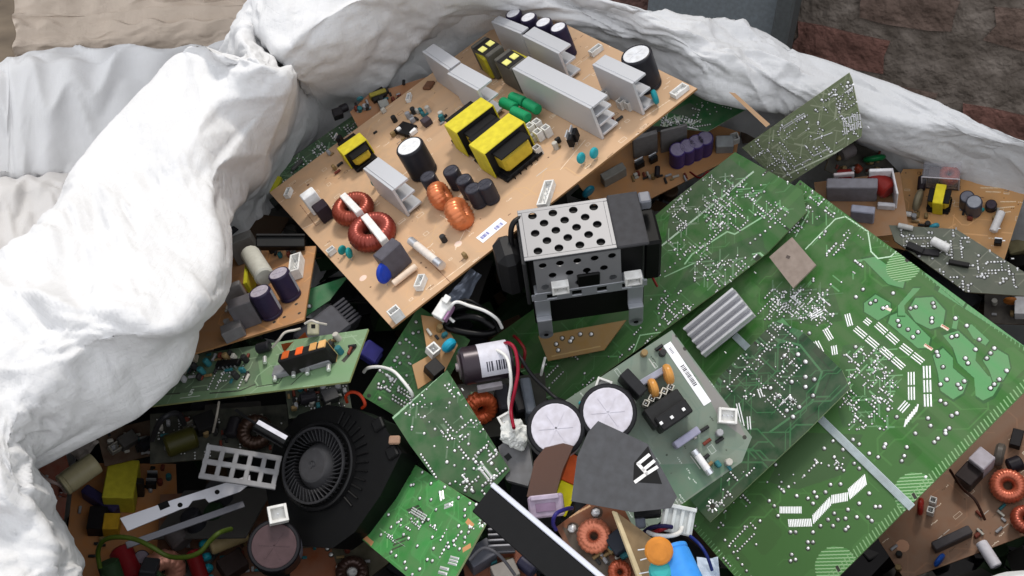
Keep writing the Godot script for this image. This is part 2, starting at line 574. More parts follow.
func disc(o: Node3D, u: float, w: float, r: float, col: Color, yaw := 0.0, t := 3.0, called := "disc_capacitor", lift := 2.0) -> Node3D:
	var s := Shape.new()
	var R := r * MM
	var T := t * MM * 0.5
	s.lathe([[0.0, -T], [R * 0.6, -T * 0.95], [R * 0.88, -T * 0.7], [R, -T * 0.2], [R, T * 0.2], [R * 0.88, T * 0.7], [R * 0.6, T * 0.95], [0.0, T]], 18)
	var d := part(o, called, s.done(), m(col, 0.3), at(u, w, r + lift, yaw) * Transform3D(Basis(Vector3.RIGHT, PI / 2), Vector3.ZERO))
	s = Shape.new()
	for e in [-1.0, 1.0]: s.tube([Vector3(R * 0.45 * e, 0, R * 0.7), Vector3(R * 0.5 * e, 0, R + lift * MM)], 0.0004, 5)
	part(d, "lead_wires", s.done(), m(ALU, 0.3, 0.8))
	return d

func rod(o: Node3D, called: String, u: float, w: float, u2: float, w2: float, r: float, h: float, col: Color, ends := Color(0, 0, 0, 0), rough := 0.4, metal := 0.0) -> Node3D:    # cylinder lying from one place to the other
	var a := Vector3(u, h, w) * MM; var b := Vector3(u2, h, w2) * MM
	var L := (b - a).length()
	var R := r * MM
	var s := Shape.new()
	s.lathe([[0.0, 0.0], [R * 0.8, 0.0], [R, R * 0.2], [R, L - R * 0.2], [R * 0.8, L], [0.0, L]], 14)
	var c := part(o, called, s.done(), m(col, rough, metal), tilted(u, w, h, b - a))
	if ends.a > 0.0:
		s = Shape.new()
		for e in [0.0, L * 0.82]: s.lathe([[0.0, e - 0.0003], [R * 1.08, e - 0.0003], [R * 1.08, e + L * 0.18], [0.0, e + L * 0.18 + 0.0003]], 14)
		part(c, "end_caps", s.done(), m(ends, 0.3, 0.8 if ends == ALU else 0.0))
	return c

func connector(o: Node3D, u: float, w: float, sx: float, sy: float, sz: float, yaw := 0.0, col := WHITE, pins := 2, called := "connector") -> Node3D:   # an open socket with pins
	var s := Shape.new()
	var x := sx * MM; var y := sy * MM; var z := sz * MM
	var t := minf(x, z) * 0.16
	s.box(Vector3(0, y * 0.15, 0), Vector3(x, y * 0.3, z), 0.0002)
	for e in [-1.0, 1.0]:
		s.box(Vector3(e * (x - t) * 0.5, y * 0.65, 0), Vector3(t, y * 0.7, z), 0.0002)
		s.box(Vector3(0, y * 0.65, e * (z - t) * 0.5), Vector3(x - 2 * t, y * 0.7, t), 0.0002)
	var c := part(o, called, s.done(), m(col, 0.45), at(u, w, 0.1, yaw))
	s = Shape.new()
	for k in pins: s.box(Vector3((k - (pins - 1) * 0.5) * x * 0.7 / maxi(pins, 1), y * 0.5, 0), Vector3(0.0006, y * 0.7, 0.0006))
	part(c, "pins", s.done(), m(ALU, 0.3, 0.8))
	return c

func chip(o: Node3D, u: float, w: float, sx: float, sz: float, yaw := 0.0, pins := 7) -> Node3D:
	var c := block(o, "chip", u, w, sx, 3.4, sz, BLACK, yaw, 0.9, 0.4)
	var s := Shape.new()
	for e in [-1.0, 1.0]:
		for k in pins: s.box(Vector3((k - (pins - 1) * 0.5) * sx * 0.88 / pins * MM, 0.0006, e * (sz * 0.5 + 0.7) * MM), Vector3(0.0006, 0.003, 0.0012))
	part(c, "chip_legs", s.done(), m(ALU, 0.3, 0.8))
	return c

func transistor(o: Node3D, u: float, w: float, yaw := 0.0, s1 := 10.0) -> Node3D:
	var c := block(o, "transistor", u, w, s1, s1 * 1.1, 4.4, BLACK, yaw, 3.5, 0.5)
	var s := Shape.new()
	s.box(Vector3(0, s1 * 1.25 * MM, -0.0016), Vector3(s1, s1 * 0.5, 1.2) * MM, 0.0002)
	for k in 3: s.box(Vector3((k - 1) * 0.0026, -0.002, 0), Vector3(0.0008, 0.005, 0.0006))
	part(c, "metal_tab", s.done(), m(ALU, 0.35, 0.8))
	return c

func print_label(o: Node3D, u: float, w: float, sx: float, sz: float, yaw: float, kind: int, h := 0.1) -> Node3D:    # white sticker with printed bars and lines
	var k := 12.0
	var im := Image.create(int(maxf(sx, sz) * k), int(minf(sx, sz) * k), false, Image.FORMAT_RGB8)
	var W := im.get_width(); var Hh := im.get_height()
	im.fill(Color(0.9, 0.9, 0.91))
	var rng := RandomNumberGenerator.new()
	rng.seed = 77 + kind
	if kind == 1:      # blue print
		for j in 2:
			var x := int(W * (0.08 + 0.52 * j))
			for q in 14: im.fill_rect(Rect2i(x + q * W / 45, int(Hh * (0.25 + 0.2 * j)), rng.randi_range(2, 5), int(Hh * 0.42)), Color(0.24, 0.28, 0.6))
	elif kind == 2:    # bars along the middle
		var x := int(W * 0.30)
		while x < W * 0.64:
			var q := rng.randi_range(3, 9)
			im.fill_rect(Rect2i(x, int(Hh * 0.3), q, int(Hh * 0.5)), Color(0.08, 0.08, 0.1))
			x += q + rng.randi_range(3, 8)
		for q in 5: im.fill_rect(Rect2i(int(W * (0.84 + 0.02 * q)), int(Hh * 0.35), 5, int(Hh * 0.3)), Color(0.25, 0.25, 0.3))
	else:              # bars and small lines of print
		for j in 2:
			var x := int(W * (0.2 if j == 0 else 0.48))
			while x < W * (0.4 if j == 0 else 0.86):
				var q := rng.randi_range(3, 7)
				im.fill_rect(Rect2i(x, int(Hh * 0.2), q, int(Hh * 0.42)), Color(0.12, 0.12, 0.16))
				x += q + rng.randi_range(3, 6)
		for q in 30: im.fill_rect(Rect2i(int(W * 0.15 + q * W * 0.024), int(Hh * 0.74), rng.randi_range(3, 8), 8), Color(0.3, 0.3, 0.34))
	var mm_ := StandardMaterial3D.new()
	mm_.albedo_texture = ImageTexture.create_from_image(im)
	mm_.roughness = 0.5
	var s := Shape.new()
	var a := maxf(sx, sz) * MM * 0.5; var b := minf(sx, sz) * MM * 0.5
	s.box(Vector3(0, 0.0001, 0), Vector3(a * 2, 0.0002, b * 2))
	for i in s.uv.size(): s.uv[i] = Vector2(s.uv[i].x / (2 * a) + 0.5, s.uv[i].y / (2 * b) + 0.5)
	return part(o, "paper_label", s.done(), mm_, at(u, w, h, yaw if sx >= sz else yaw + 90.0))

func smooth(pts: Array, k := 8) -> Array:                # Catmull-Rom through the points
	var out := []
	for i in pts.size() - 1:
		var a: Vector3 = pts[maxi(i - 1, 0)]; var b: Vector3 = pts[i]; var c: Vector3 = pts[i + 1]; var d: Vector3 = pts[mini(i + 2, pts.size() - 1)]
		for j in k: out.append(b.cubic_interpolate(c, a, d, float(j) / k))
	out.append(pts[-1])
	return out

func wire(label: String, col: Color, r: float, pts: Array, group := "", called := "wire", category := "wire") -> MeshInstance3D:
	var s := Shape.new()
	var o: Vector3 = pts[0]
	var q := []
	for p in pts: q.append(p - o)
	s.tube(smooth(q), r * MM, 8)
	var w := part(self, called, s.done(), m(col, 0.4), Transform3D(Basis.IDENTITY, o))
	tag(w, label, category, group)
	return w

func lettering(o: Node3D, text: String, u: float, w: float, size: float, col: Color, yaw := 0.0, h := 0.06) -> void:
	var t := TextMesh.new()
	t.text = text
	t.font = paint_font
	t.font_size = 32
	t.pixel_size = size * MM / 32.0
	t.depth = 0.0001
	part(o, "lettering", t, m(col, 0.5), at(u, w, h, yaw) * Transform3D(Basis(Vector3.RIGHT, -PI / 2), Vector3.ZERO))

func perforated(s: Shape, x0: float, z0: float, cw: float, cd: float, cols: int, rows: int, r: float, t: float, stagger := true) -> void:   # plate of cells, each with a round hole; in mm
	for j in rows:
		var off := cw * 0.5 if stagger and j % 2 == 1 else 0.0
		var k := cols - (1 if off > 0.0 else 0)
		if off > 0.0:
			for e in [x0 + off * 0.5, x0 + cols * cw - off * 0.5]: s.box(Vector3(e, 0, z0 + (j + 0.5) * cd) * MM, Vector3(off, t, cd) * MM)
		for i in k:
			var c := Vector3(x0 + off + (i + 0.5) * cw, 0, z0 + (j + 0.5) * cd)
			var turns := []
			for q in 20: turns.append(TAU * q / 20.0)
			var ca := atan2(cd, cw)
			for a in [ca, PI - ca, PI + ca, TAU - ca]: turns.append(a)
			turns.sort()
			turns.append(TAU)
			for q in turns.size() - 1:
				var a0: float = turns[q]; var a1: float = turns[q + 1]
				if a1 - a0 < 1e-4: continue
				var rim := []
				for a in [a0, a1]:
					var d := Vector3(cos(a), 0, sin(a))
					var f := minf(cw * 0.5 / maxf(absf(d.x), 1e-6), cd * 0.5 / maxf(absf(d.z), 1e-6))
					rim.append(c + d * r); rim.append(c + d * f)
				for y in [-1.0, 1.0]:
					var hh: Vector3 = Vector3.UP * t * 0.5 * y
					s.face([(rim[0] + hh) * MM, (rim[1] + hh) * MM, (rim[3] + hh) * MM, (rim[2] + hh) * MM], Vector3.UP * y)
				var e := Vector3.UP * t * 0.5
				s.face([(rim[0] + e) * MM, (rim[2] + e) * MM, (rim[2] - e) * MM, (rim[0] - e) * MM], c - rim[0])

# ---------------------------------------------------------------- single shapes
func ribbon(L: float, wide: float) -> ArrayMesh:
	var s := Shape.new()
	s.box(Vector3(L * 0.5, 0, 0) * MM, Vector3(L, 0.7, wide) * MM, 0.0002)
	return s.done()

func strip_line(L: float) -> ArrayMesh:
	var s := Shape.new()
	s.box(Vector3(L * 0.5, 0, 0) * MM, Vector3(L - 2.0, 0.14, 0.22) * MM)
	return s.done()

func clear_relay(o: Node3D, u: float, w: float) -> void:       # clear case over a copper coil
	var c := block(o, "relay", u, w, 30, 3, 18, Color(0.20, 0.14, 0.12), 0, 0.2)
	var s := Shape.new()
	s.torus(0.0052, 0.0034, 2.2, 14, 84, 10, 0.12)
	part(c, "relay_coil", s.done(), m(Color(0.62, 0.24, 0.12), 0.35, 0.3), at(6, 0, 11))
	s = Shape.new()
	s.box(Vector3(-0.006, 0.010, 0), Vector3(0.009, 0.013, 0.010), 0.0005)
	part(c, "armature", s.done(), m(Color(0.30, 0.24, 0.22), 0.4, 0.4))
	var g := StandardMaterial3D.new()
	g.albedo_color = Color(0.86, 0.86, 0.90, 0.20)
	g.transparency = BaseMaterial3D.TRANSPARENCY_ALPHA
	g.roughness = 0.06
	s = Shape.new()
	s.box(Vector3(0, 0.0135, 0), Vector3(0.030, 0.022, 0.019), 0.001)
	part(c, "clear_cover", s.done(), g)
	s = Shape.new()
	for e in [[-1, -1], [1, -1], [-1, 1], [1, 1]]: s.box(Vector3(e[0] * 0.0150, 0.0135, e[1] * 0.0095), Vector3(0.0009, 0.022, 0.0009))
	for e in [-1.0, 1.0]: s.box(Vector3(0, 0.0246, e * 0.0095), Vector3(0.030, 0.0008, 0.0008))
	part(c, "cover_edges", s.done(), m(Color(0.80, 0.78, 0.80), 0.2))

func imp_hub() -> ArrayMesh:
	var s := Shape.new()
	s.lathe([[0.0, 0.0], [0.0215, 0.0], [0.0205, 0.0015], [0.0165, 0.0075], [0.0155, 0.0088], [0.0135, 0.0094], [0.0038, 0.0096], [0.0034, 0.0088], [0.0, 0.0088]], 44)
	for k in 3:
		s.xf = Transform3D(Basis(Vector3.UP, k * TAU / 3.0), Vector3(0, 0.0089, 0))
		s.box(Vector3(0.0016, 0, 0), Vector3(0.003, 0.0012, 0.0012))
	return s.done()

func wrap_label(o: Node3D, r: float, x0: float, x1: float) -> void:   # sticker round a cylinder along x
	var s := Shape.new()
	for k in 22:
		var a0 := -1.75 + k * 0.14; var a1 := a0 + 0.14
		var d0 := Vector3(0, cos(a0), sin(a0)); var d1 := Vector3(0, cos(a1), sin(a1))
		s.face([d0 * r + Vector3(x0, 0, 0), d1 * r + Vector3(x0, 0, 0), d1 * r + Vector3(x1, 0, 0), d0 * r + Vector3(x1, 0, 0)], d0)
	var l := part(o, "paper_label", s.done(), m(Color(0.80, 0.80, 0.84), 0.5))
	s = Shape.new()
	var rng := RandomNumberGenerator.new()
	rng.seed = 5
	var x := x0 + (x1 - x0) * 0.2
	while x < x0 + (x1 - x0) * 0.84:
		var q := rng.randf_range(0.0005, 0.0012)
		if absf(x - (x0 + (x1 - x0) * 0.42)) > 0.0012:
			for k in 4:
				var a0 := 0.50 + k * 0.13; var a1 := a0 + 0.13
				var d0 := Vector3(0, cos(a0), sin(a0)); var d1 := Vector3(0, cos(a1), sin(a1))
				var R := r + 0.00006
				s.face([d0 * R + Vector3(x, 0, 0), d1 * R + Vector3(x, 0, 0), d1 * R + Vector3(x + q, 0, 0), d0 * R + Vector3(x + q, 0, 0)], d0)
		x += q + rng.randf_range(0.0005, 0.0009)
	part(l, "printed_bars", s.done(), m(Color(0.22, 0.22, 0.27), 0.5))

func lump(sd: int, r: float, _k := 0) -> ArrayMesh:             # a crumpled lump
	var f := FastNoiseLite.new()
	f.seed = sd
	f.frequency = 60.0
	var s := Shape.new()
	var R := 24; var S := 34
	var p := []
	for i in R + 1:
		for j in S + 1:
			var d := Vector3(sin(PI * i / R) * cos(TAU * (j % S) / S), cos(PI * i / R) * 0.8, sin(PI * i / R) * sin(TAU * (j % S) / S))
			p.append(d * r * (1.0 + 0.42 * f.get_noise_3dv(d * r * 2.0)))
	for i in R:
		for j in S:
			var a: Vector3 = p[i * (S + 1) + j]; var b: Vector3 = p[i * (S + 1) + j + 1]; var c: Vector3 = p[(i + 1) * (S + 1) + j + 1]; var d: Vector3 = p[(i + 1) * (S + 1) + j]
			if i > 0: s.face([a, b, c], a + b + c)
			if i < R - 1: s.face([a, c, d], a + c + d)
	return s.done()

func flap(W: float, H: float, sd: int) -> ArrayMesh:            # bent and creased sheet with some thickness
	var f := FastNoiseLite.new()
	f.seed = sd
	f.frequency = 26.0
	var s := Shape.new()
	var N := 10
	for y in [0.0, -0.0006]:
		for i in N:
			for j in N:
				var q := []
				for t in [[0, 0], [1, 0], [1, 1], [0, 1]]:
					var u: float = float(i + t[0]) / N; var w: float = float(j + t[1]) / N
					q.append(Vector3(u * W, y + 0.010 * f.get_noise_2d(u * W, w * H) + 0.005 * sin(u * 3.0 + sd) + 0.004 * absf(w - 0.5), w * H * (1.0 - 0.16 * u)))
				s.face([q[0], q[1], q[2]], Vector3.UP if y == 0.0 else Vector3.DOWN)
				s.face([q[0], q[2], q[3]], Vector3.UP if y == 0.0 else Vector3.DOWN)
	return s.done()

func flap2(poly: PackedVector2Array, t: float) -> ArrayMesh:    # thin film, arched
	var s := Shape.new()
	s.prism(poly, 0.0, t)
	var lo := poly[0]; var hi := poly[0]
	for p in poly: lo = lo.min(p); hi = hi.max(p)
	for i in s.v.size():
		var q := s.v[i]
		var w := (q.z - lo.y) / (hi.y - lo.y)
		s.v[i].y += 0.008 * sin(w * PI)
	return s.done()

func amber() -> StandardMaterial3D:
	var o := StandardMaterial3D.new()
	o.albedo_color = Color(0.27, 0.14, 0.05, 0.9)
	o.transparency = BaseMaterial3D.TRANSPARENCY_ALPHA
	o.roughness = 0.25
	o.cull_mode = BaseMaterial3D.CULL_DISABLED
	return o

func lens(r: float, t: float) -> ArrayMesh:
	var s := Shape.new()
	s.lathe([[0.0, -t * 0.5], [r * 0.6, -t * 0.47], [r * 0.88, -t * 0.35], [r, -t * 0.1], [r, t * 0.1], [r * 0.88, t * 0.35], [r * 0.6, t * 0.47], [0.0, t * 0.5]], 20)
	return s.done()

func slotted(o: Node3D, W: float, H: float) -> void:            # plate of bars leaving two rows of slots
	var s := Shape.new()
	for z in [0.0, 0.5, 1.0]: s.box(Vector3(W * 0.5, 0, 2.0 + z * (H - 4.0)) * MM, Vector3(W, 2, 4) * MM, 0.0004)
	for k in 6: s.box(Vector3(2.0 + k * (W - 4.0) / 5.0, -0.01, H * 0.5) * MM, Vector3(3.4, 1.96, H - 0.4) * MM, 0.0004)
	part(o, "vent_plate", s.done(), m(Color(0.52, 0.52, 0.53), 0.5))

# ---------------------------------------------------------------- cloth
func spline(p: Array, t: float, closed: bool) -> Vector3:
	var k := p.size()
	var i := int(floor(t))
	var fr := t - i
	var g := [0, 0, 0, 0]
	for j in 4:
		g[j] = posmod(i - 1 + j, k) if closed else clampi(i - 1 + j, 0, k - 1)
	return (p[g[1]] as Vector3).cubic_interpolate(p[g[2]], p[g[0]], p[g[3]], fr)

func jitter(i: int, j: int, sd: int, wrap: int) -> Vector3:       # a repeatable random triple for one corner of the crumple
	var a := posmod(i, wrap) if wrap > 0 else i
	var h := hash(Vector3i(a, j, sd))
	return Vector3(float(h & 1023) / 1023.0, float((h >> 10) & 1023) / 1023.0, float((h >> 20) & 1023) / 1023.0)

func crumpled(x: float, y: float, sd: int, wrap: int) -> float:    # flat facets meeting in sharp creases: a triangulated grid with shifted corners
	var i := int(floor(x)); var j := int(floor(y))
	var p := Vector2(x, y)
	for di in [0, -1, 1]:
		for dj in [0, -1, 1]:
			var c := []
			var z := []
			for t in [[0, 0], [1, 0], [1, 1], [0, 1]]:
				var r := jitter(i + di + t[0], j + dj + t[1], sd, wrap)
				c.append(Vector2(i + di + t[0] + (r.x - 0.5) * 0.8, j + dj + t[1] + (r.y - 0.5) * 0.8))
				z.append(r.z - 0.5)
			var alt := jitter(i + di, j + dj, sd + 9, wrap).x > 0.5
			for t in ([[0, 1, 2], [0, 2, 3]] if alt else [[0, 1, 3], [1, 2, 3]]):
				var a: Vector2 = c[t[0]]; var e: Vector2 = c[t[1]] - a; var f: Vector2 = c[t[2]] - a; var q := p - a
				var det := e.cross(f)
				if absf(det) < 1e-6: continue
				var u := q.cross(f) / det; var w := e.cross(q) / det
				if u >= -1e-4 and w >= -1e-4 and u + w <= 1.0002: return z[t[0]] * (1.0 - u - w) + z[t[1]] * u + z[t[2]] * w
	return 0.0

func loft(rows: Array, closed: bool, nu: int, nv: int, amp: Array, sd: int, cells: Vector2, calm := 9.0, soft := 0.4) -> ArrayMesh:   # rows[i]: cross-section i; a crumpled sheet through them. cells: facets along and across
	var big := FastNoiseLite.new()
	big.seed = sd; big.frequency = 4.5; big.fractal_octaves = 2; big.noise_type = FastNoiseLite.TYPE_SIMPLEX_SMOOTH
	var where := FastNoiseLite.new()
	where.seed = sd + 3; where.frequency = 5.0
	var k: int = rows.size()
	var np: int = rows[0].size()
	var g := []
	for i in nu + 1:
		var t := float(i) / nu * (k if closed else k - 1)
		if not closed: t = minf(t, k - 1.0001)
		var prof := []
		for j in np:
			var col := []
			for r in rows: col.append(r[j])
			prof.append(spline(col, t, closed))
		for j in nv + 1:
			var w := minf(float(j) / nv * (np - 1), np - 1.0001)
			var q := int(floor(w))
			g.append((prof[q] as Vector3).lerp(prof[q + 1], w - q).lerp(spline(prof, w, false), soft))
	var w := nv + 1
	var nrm := []
	for i in nu + 1:
		for j in w:
			var i0 := i - 1 if i > 0 else (nu - 1 if closed else 0)
			var i1 := i + 1 if i < nu else (1 if closed else nu)
			var d: Vector3 = g[i1 * w + j] - g[i0 * w + j]
			var e: Vector3 = g[i * w + mini(j + 1, nv)] - g[i * w + maxi(j - 1, 0)]
			nrm.append(e.cross(d).normalized())
	var h := []
	for i in nu + 1:
		for j in w:
			var at_ := i * w + j
			var p: Vector3 = g[at_]
			var x := float(i) / nu; var y := float(j) / nv
			var c := 0.0
			var skew := y * cells.y * 0.6
			c += amp[1] * crumpled(x * cells.x, y * cells.y + sin(x * 60.0) * 0.3, sd, int(cells.x) if closed else 0)
			c += amp[2] * (crumpled(x * cells.x * 3.0, y * cells.y * 2.2 + 0.4, sd + 20, int(cells.x) * 3 if closed else 0) + 0.5 * crumpled(x * cells.x * 6.0 + 0.3, y * cells.y * 5.0, sd + 40, int(cells.x) * 6 if closed else 0)) * smoothstep(-0.5, 0.35, where.get_noise_3dv(p))
			h.append(p + nrm[at_] * (amp[0] * big.get_noise_3dv(p) + c) * (1.0 if p.x < calm else 0.45))
	if closed:
		for j in w: h[nu * w + j] = h[j]
	var s := Shape.new()
	for i in nu + 1:
		for j in w:
			var i0 := i - 1 if i > 0 else (nu - 1 if closed else 0)
			var i1 := i + 1 if i < nu else (1 if closed else nu)
			var d: Vector3 = h[i1 * w + j] - h[i0 * w + j]
			var e: Vector3 = h[i * w + mini(j + 1, nv)] - h[i * w + maxi(j - 1, 0)]
			s.put(h[i * w + j], e.cross(d).normalized(), Vector2(float(i) / nu, float(j) / nv))
	for i in nu:
		for j in nv:
			var q := i * w + j
			s.tri(q, q + 1, q + w); s.tri(q + 1, q + w + 1, q + w)
	return s.done()

func make_weave() -> void:                                # fine creases over flat woven tapes
	var f := FastNoiseLite.new()
	f.seed = 5
	f.frequency = 0.011
	f.noise_type = FastNoiseLite.TYPE_CELLULAR
	f.cellular_return_type = FastNoiseLite.RETURN_DISTANCE2_SUB
	f.fractal_octaves = 3
	f.domain_warp_enabled = true
	f.domain_warp_amplitude = 26.0
	f.domain_warp_frequency = 0.012
	var im := f.get_seamless_image(1024, 1024)
	im.convert(Image.FORMAT_L8)
	var tape := PackedFloat32Array()
	for x in 1024: tape.append(absf(sin(PI * x / 12.8)))
	var d := im.get_data()
	for y in 1024:
		for x in 1024:
			var a := 1.0 - pow(1.0 - tape[x], 6.0); var b := 1.0 - pow(1.0 - tape[y], 6.0)
			d[y * 1024 + x] = clampi(int(d[y * 1024 + x] * 0.8 + 16.0 * minf(a, b)), 0, 255)
	im = Image.create_from_data(1024, 1024, false, Image.FORMAT_L8, d)
	im.bump_map_to_normal_map(8.0)
	crinkle = ImageTexture.create_from_image(im)

func cloth_mat(col: Color, rough := 0.62, bump := 0.6) -> StandardMaterial3D:
	var o := StandardMaterial3D.new()
	o.albedo_color = col
	o.albedo_texture = noise_tex(0.012, Color(0.965, 0.965, 0.96), Color(1, 1, 1), 512, FastNoiseLite.TYPE_SIMPLEX_SMOOTH, 12)
	o.roughness = rough
	o.uv1_triplanar = true
	o.uv1_world_triplanar = true
	o.uv1_scale = Vector3.ONE * 3.0
	o.normal_enabled = true
	o.normal_texture = crinkle
	o.normal_scale = bump
	o.metallic_specular = 0.3
	o.backlight = Color(0.2, 0.2, 0.2)
	return o

# ---------------------------------------------------------------- surroundings
func brick_wall(wall: Node3D, sg: float) -> void:
	var rng := RandomNumberGenerator.new()
	rng.seed = 9
	var mortar := StandardMaterial3D.new()
	mortar.albedo_color = Color(0.54, 0.50, 0.465)
	mortar.albedo_texture = noise_tex(0.012, Color(0.62, 0.60, 0.58), Color(1, 1, 1), 512, FastNoiseLite.TYPE_SIMPLEX_SMOOTH, 21, 0.0, 5)
	mortar.uv1_triplanar = true
	mortar.uv1_scale = Vector3.ONE * 3.0
	mortar.roughness = 0.95
	mortar.normal_enabled = true
	mortar.normal_texture = noise_tex(0.03, Color.BLACK, Color.WHITE, 512, FastNoiseLite.TYPE_SIMPLEX_SMOOTH, 22, 7.0, 5)
	var s := Shape.new()
	s.box(Vector3(1.3, 0.95, -sg * 0.06), Vector3(3.4, 1.9, 0.12), 0.004)
	part(wall, "mortar", s.done(), mortar)
	var tones := []
	for c in [Color(0.57, 0.41, 0.37), Color(0.54, 0.41, 0.38), Color(0.53, 0.45, 0.41), Color(0.52, 0.45, 0.42), Color(0.58, 0.40, 0.35)]:
		var b := mortar.duplicate() as StandardMaterial3D
		b.albedo_color = c
		tones.append(b)
	var shapes := []
	for k in 6:
		var q := Shape.new()
		var wob := []
		for i in 10:
			var t := TAU * i / 10.0
			var e := Vector2(clampf(cos(t) * 1.5, -1, 1) * 0.064, clampf(sin(t) * 1.5, -1, 1) * 0.026)
			wob.append(e * rng.randf_range(0.8, 1.05))
		var pv := PackedVector2Array(wob)
		q.xf = Transform3D(Basis(Vector3.RIGHT, PI / 2 * sg), Vector3.ZERO)
		q.prism(pv, -0.01, rng.randf_range(0.001, 0.005))
		shapes.append(q.done())
	for j in 15:
		for i in 12:
			if rng.randf() < 0.18: continue
			var x := 1.30 + (i - 6) * 0.157 + (0.085 if j % 2 == 1 else 0.0) + rng.randf_range(-0.01, 0.01)
			part(wall, "brick", shapes[rng.randi_range(0, 5)], tones[rng.randi_range(0, 4)], Transform3D(Basis(Vector3.BACK, rng.randf_range(-0.05, 0.05)), Vector3(x, 0.547 + (j - 8) * 0.066 + rng.randf_range(-0.005, 0.005), 0)))

func ground_sheet() -> void:
	var s := Shape.new()
	s.face([Vector3(-30, 0, -30), Vector3(30, 0, -30), Vector3(30, 0, 30), Vector3(-30, 0, 30)], Vector3.UP)
	var o := StandardMaterial3D.new()
	o.albedo_color = Color(0.42, 0.37, 0.31)
	o.albedo_texture = noise_tex(0.01, Color(0.6, 0.58, 0.55), Color(1, 1, 1), 512, FastNoiseLite.TYPE_SIMPLEX_SMOOTH, 30, 0.0, 5)
	o.uv1_triplanar = true
	o.uv1_world_triplanar = true
	o.roughness = 0.95
	var g := part(self, "ground", s.done(), o, Transform3D(Basis.IDENTITY, Vector3(0, -0.56, 0)))
	g.set_meta("kind", "structure")

var heap := Shape.new()
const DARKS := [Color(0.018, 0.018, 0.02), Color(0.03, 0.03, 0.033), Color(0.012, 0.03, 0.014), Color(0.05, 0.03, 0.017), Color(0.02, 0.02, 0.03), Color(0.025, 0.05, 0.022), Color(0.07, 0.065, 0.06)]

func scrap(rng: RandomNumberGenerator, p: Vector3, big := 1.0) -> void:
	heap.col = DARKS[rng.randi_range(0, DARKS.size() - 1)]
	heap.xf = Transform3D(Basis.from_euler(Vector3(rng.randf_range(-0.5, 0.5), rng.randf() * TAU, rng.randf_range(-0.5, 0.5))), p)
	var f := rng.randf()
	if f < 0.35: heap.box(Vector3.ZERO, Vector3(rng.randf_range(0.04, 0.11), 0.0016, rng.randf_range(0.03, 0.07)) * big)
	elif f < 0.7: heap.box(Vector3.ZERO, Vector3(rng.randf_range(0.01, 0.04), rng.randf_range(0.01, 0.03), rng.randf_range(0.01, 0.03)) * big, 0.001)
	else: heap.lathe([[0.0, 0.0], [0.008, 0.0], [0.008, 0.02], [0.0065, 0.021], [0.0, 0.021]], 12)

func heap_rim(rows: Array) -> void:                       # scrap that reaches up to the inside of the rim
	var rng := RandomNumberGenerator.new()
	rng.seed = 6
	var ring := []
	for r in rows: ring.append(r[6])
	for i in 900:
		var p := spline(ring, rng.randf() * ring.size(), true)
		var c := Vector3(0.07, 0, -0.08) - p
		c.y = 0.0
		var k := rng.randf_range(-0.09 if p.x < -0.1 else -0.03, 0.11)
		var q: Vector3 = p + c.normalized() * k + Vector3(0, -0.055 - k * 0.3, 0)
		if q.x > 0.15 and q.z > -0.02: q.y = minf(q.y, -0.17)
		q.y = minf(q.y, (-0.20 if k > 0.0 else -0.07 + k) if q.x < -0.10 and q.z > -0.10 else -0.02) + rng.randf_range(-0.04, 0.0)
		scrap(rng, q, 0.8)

func scrap_heap() -> void:                                # what lies below the boards that can be told apart
	var rng := RandomNumberGenerator.new()
	rng.seed = 4
	var s := heap
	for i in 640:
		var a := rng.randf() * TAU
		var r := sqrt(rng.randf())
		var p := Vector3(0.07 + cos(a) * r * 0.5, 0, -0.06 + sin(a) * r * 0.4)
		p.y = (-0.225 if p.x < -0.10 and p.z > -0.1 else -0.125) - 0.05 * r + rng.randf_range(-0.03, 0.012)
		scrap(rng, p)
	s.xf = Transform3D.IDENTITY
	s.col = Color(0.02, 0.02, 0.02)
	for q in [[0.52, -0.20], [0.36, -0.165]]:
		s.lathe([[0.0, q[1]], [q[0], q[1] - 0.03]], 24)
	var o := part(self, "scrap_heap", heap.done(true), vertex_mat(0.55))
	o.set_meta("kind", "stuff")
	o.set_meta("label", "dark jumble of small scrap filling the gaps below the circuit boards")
	o.set_meta("category", "scrap")

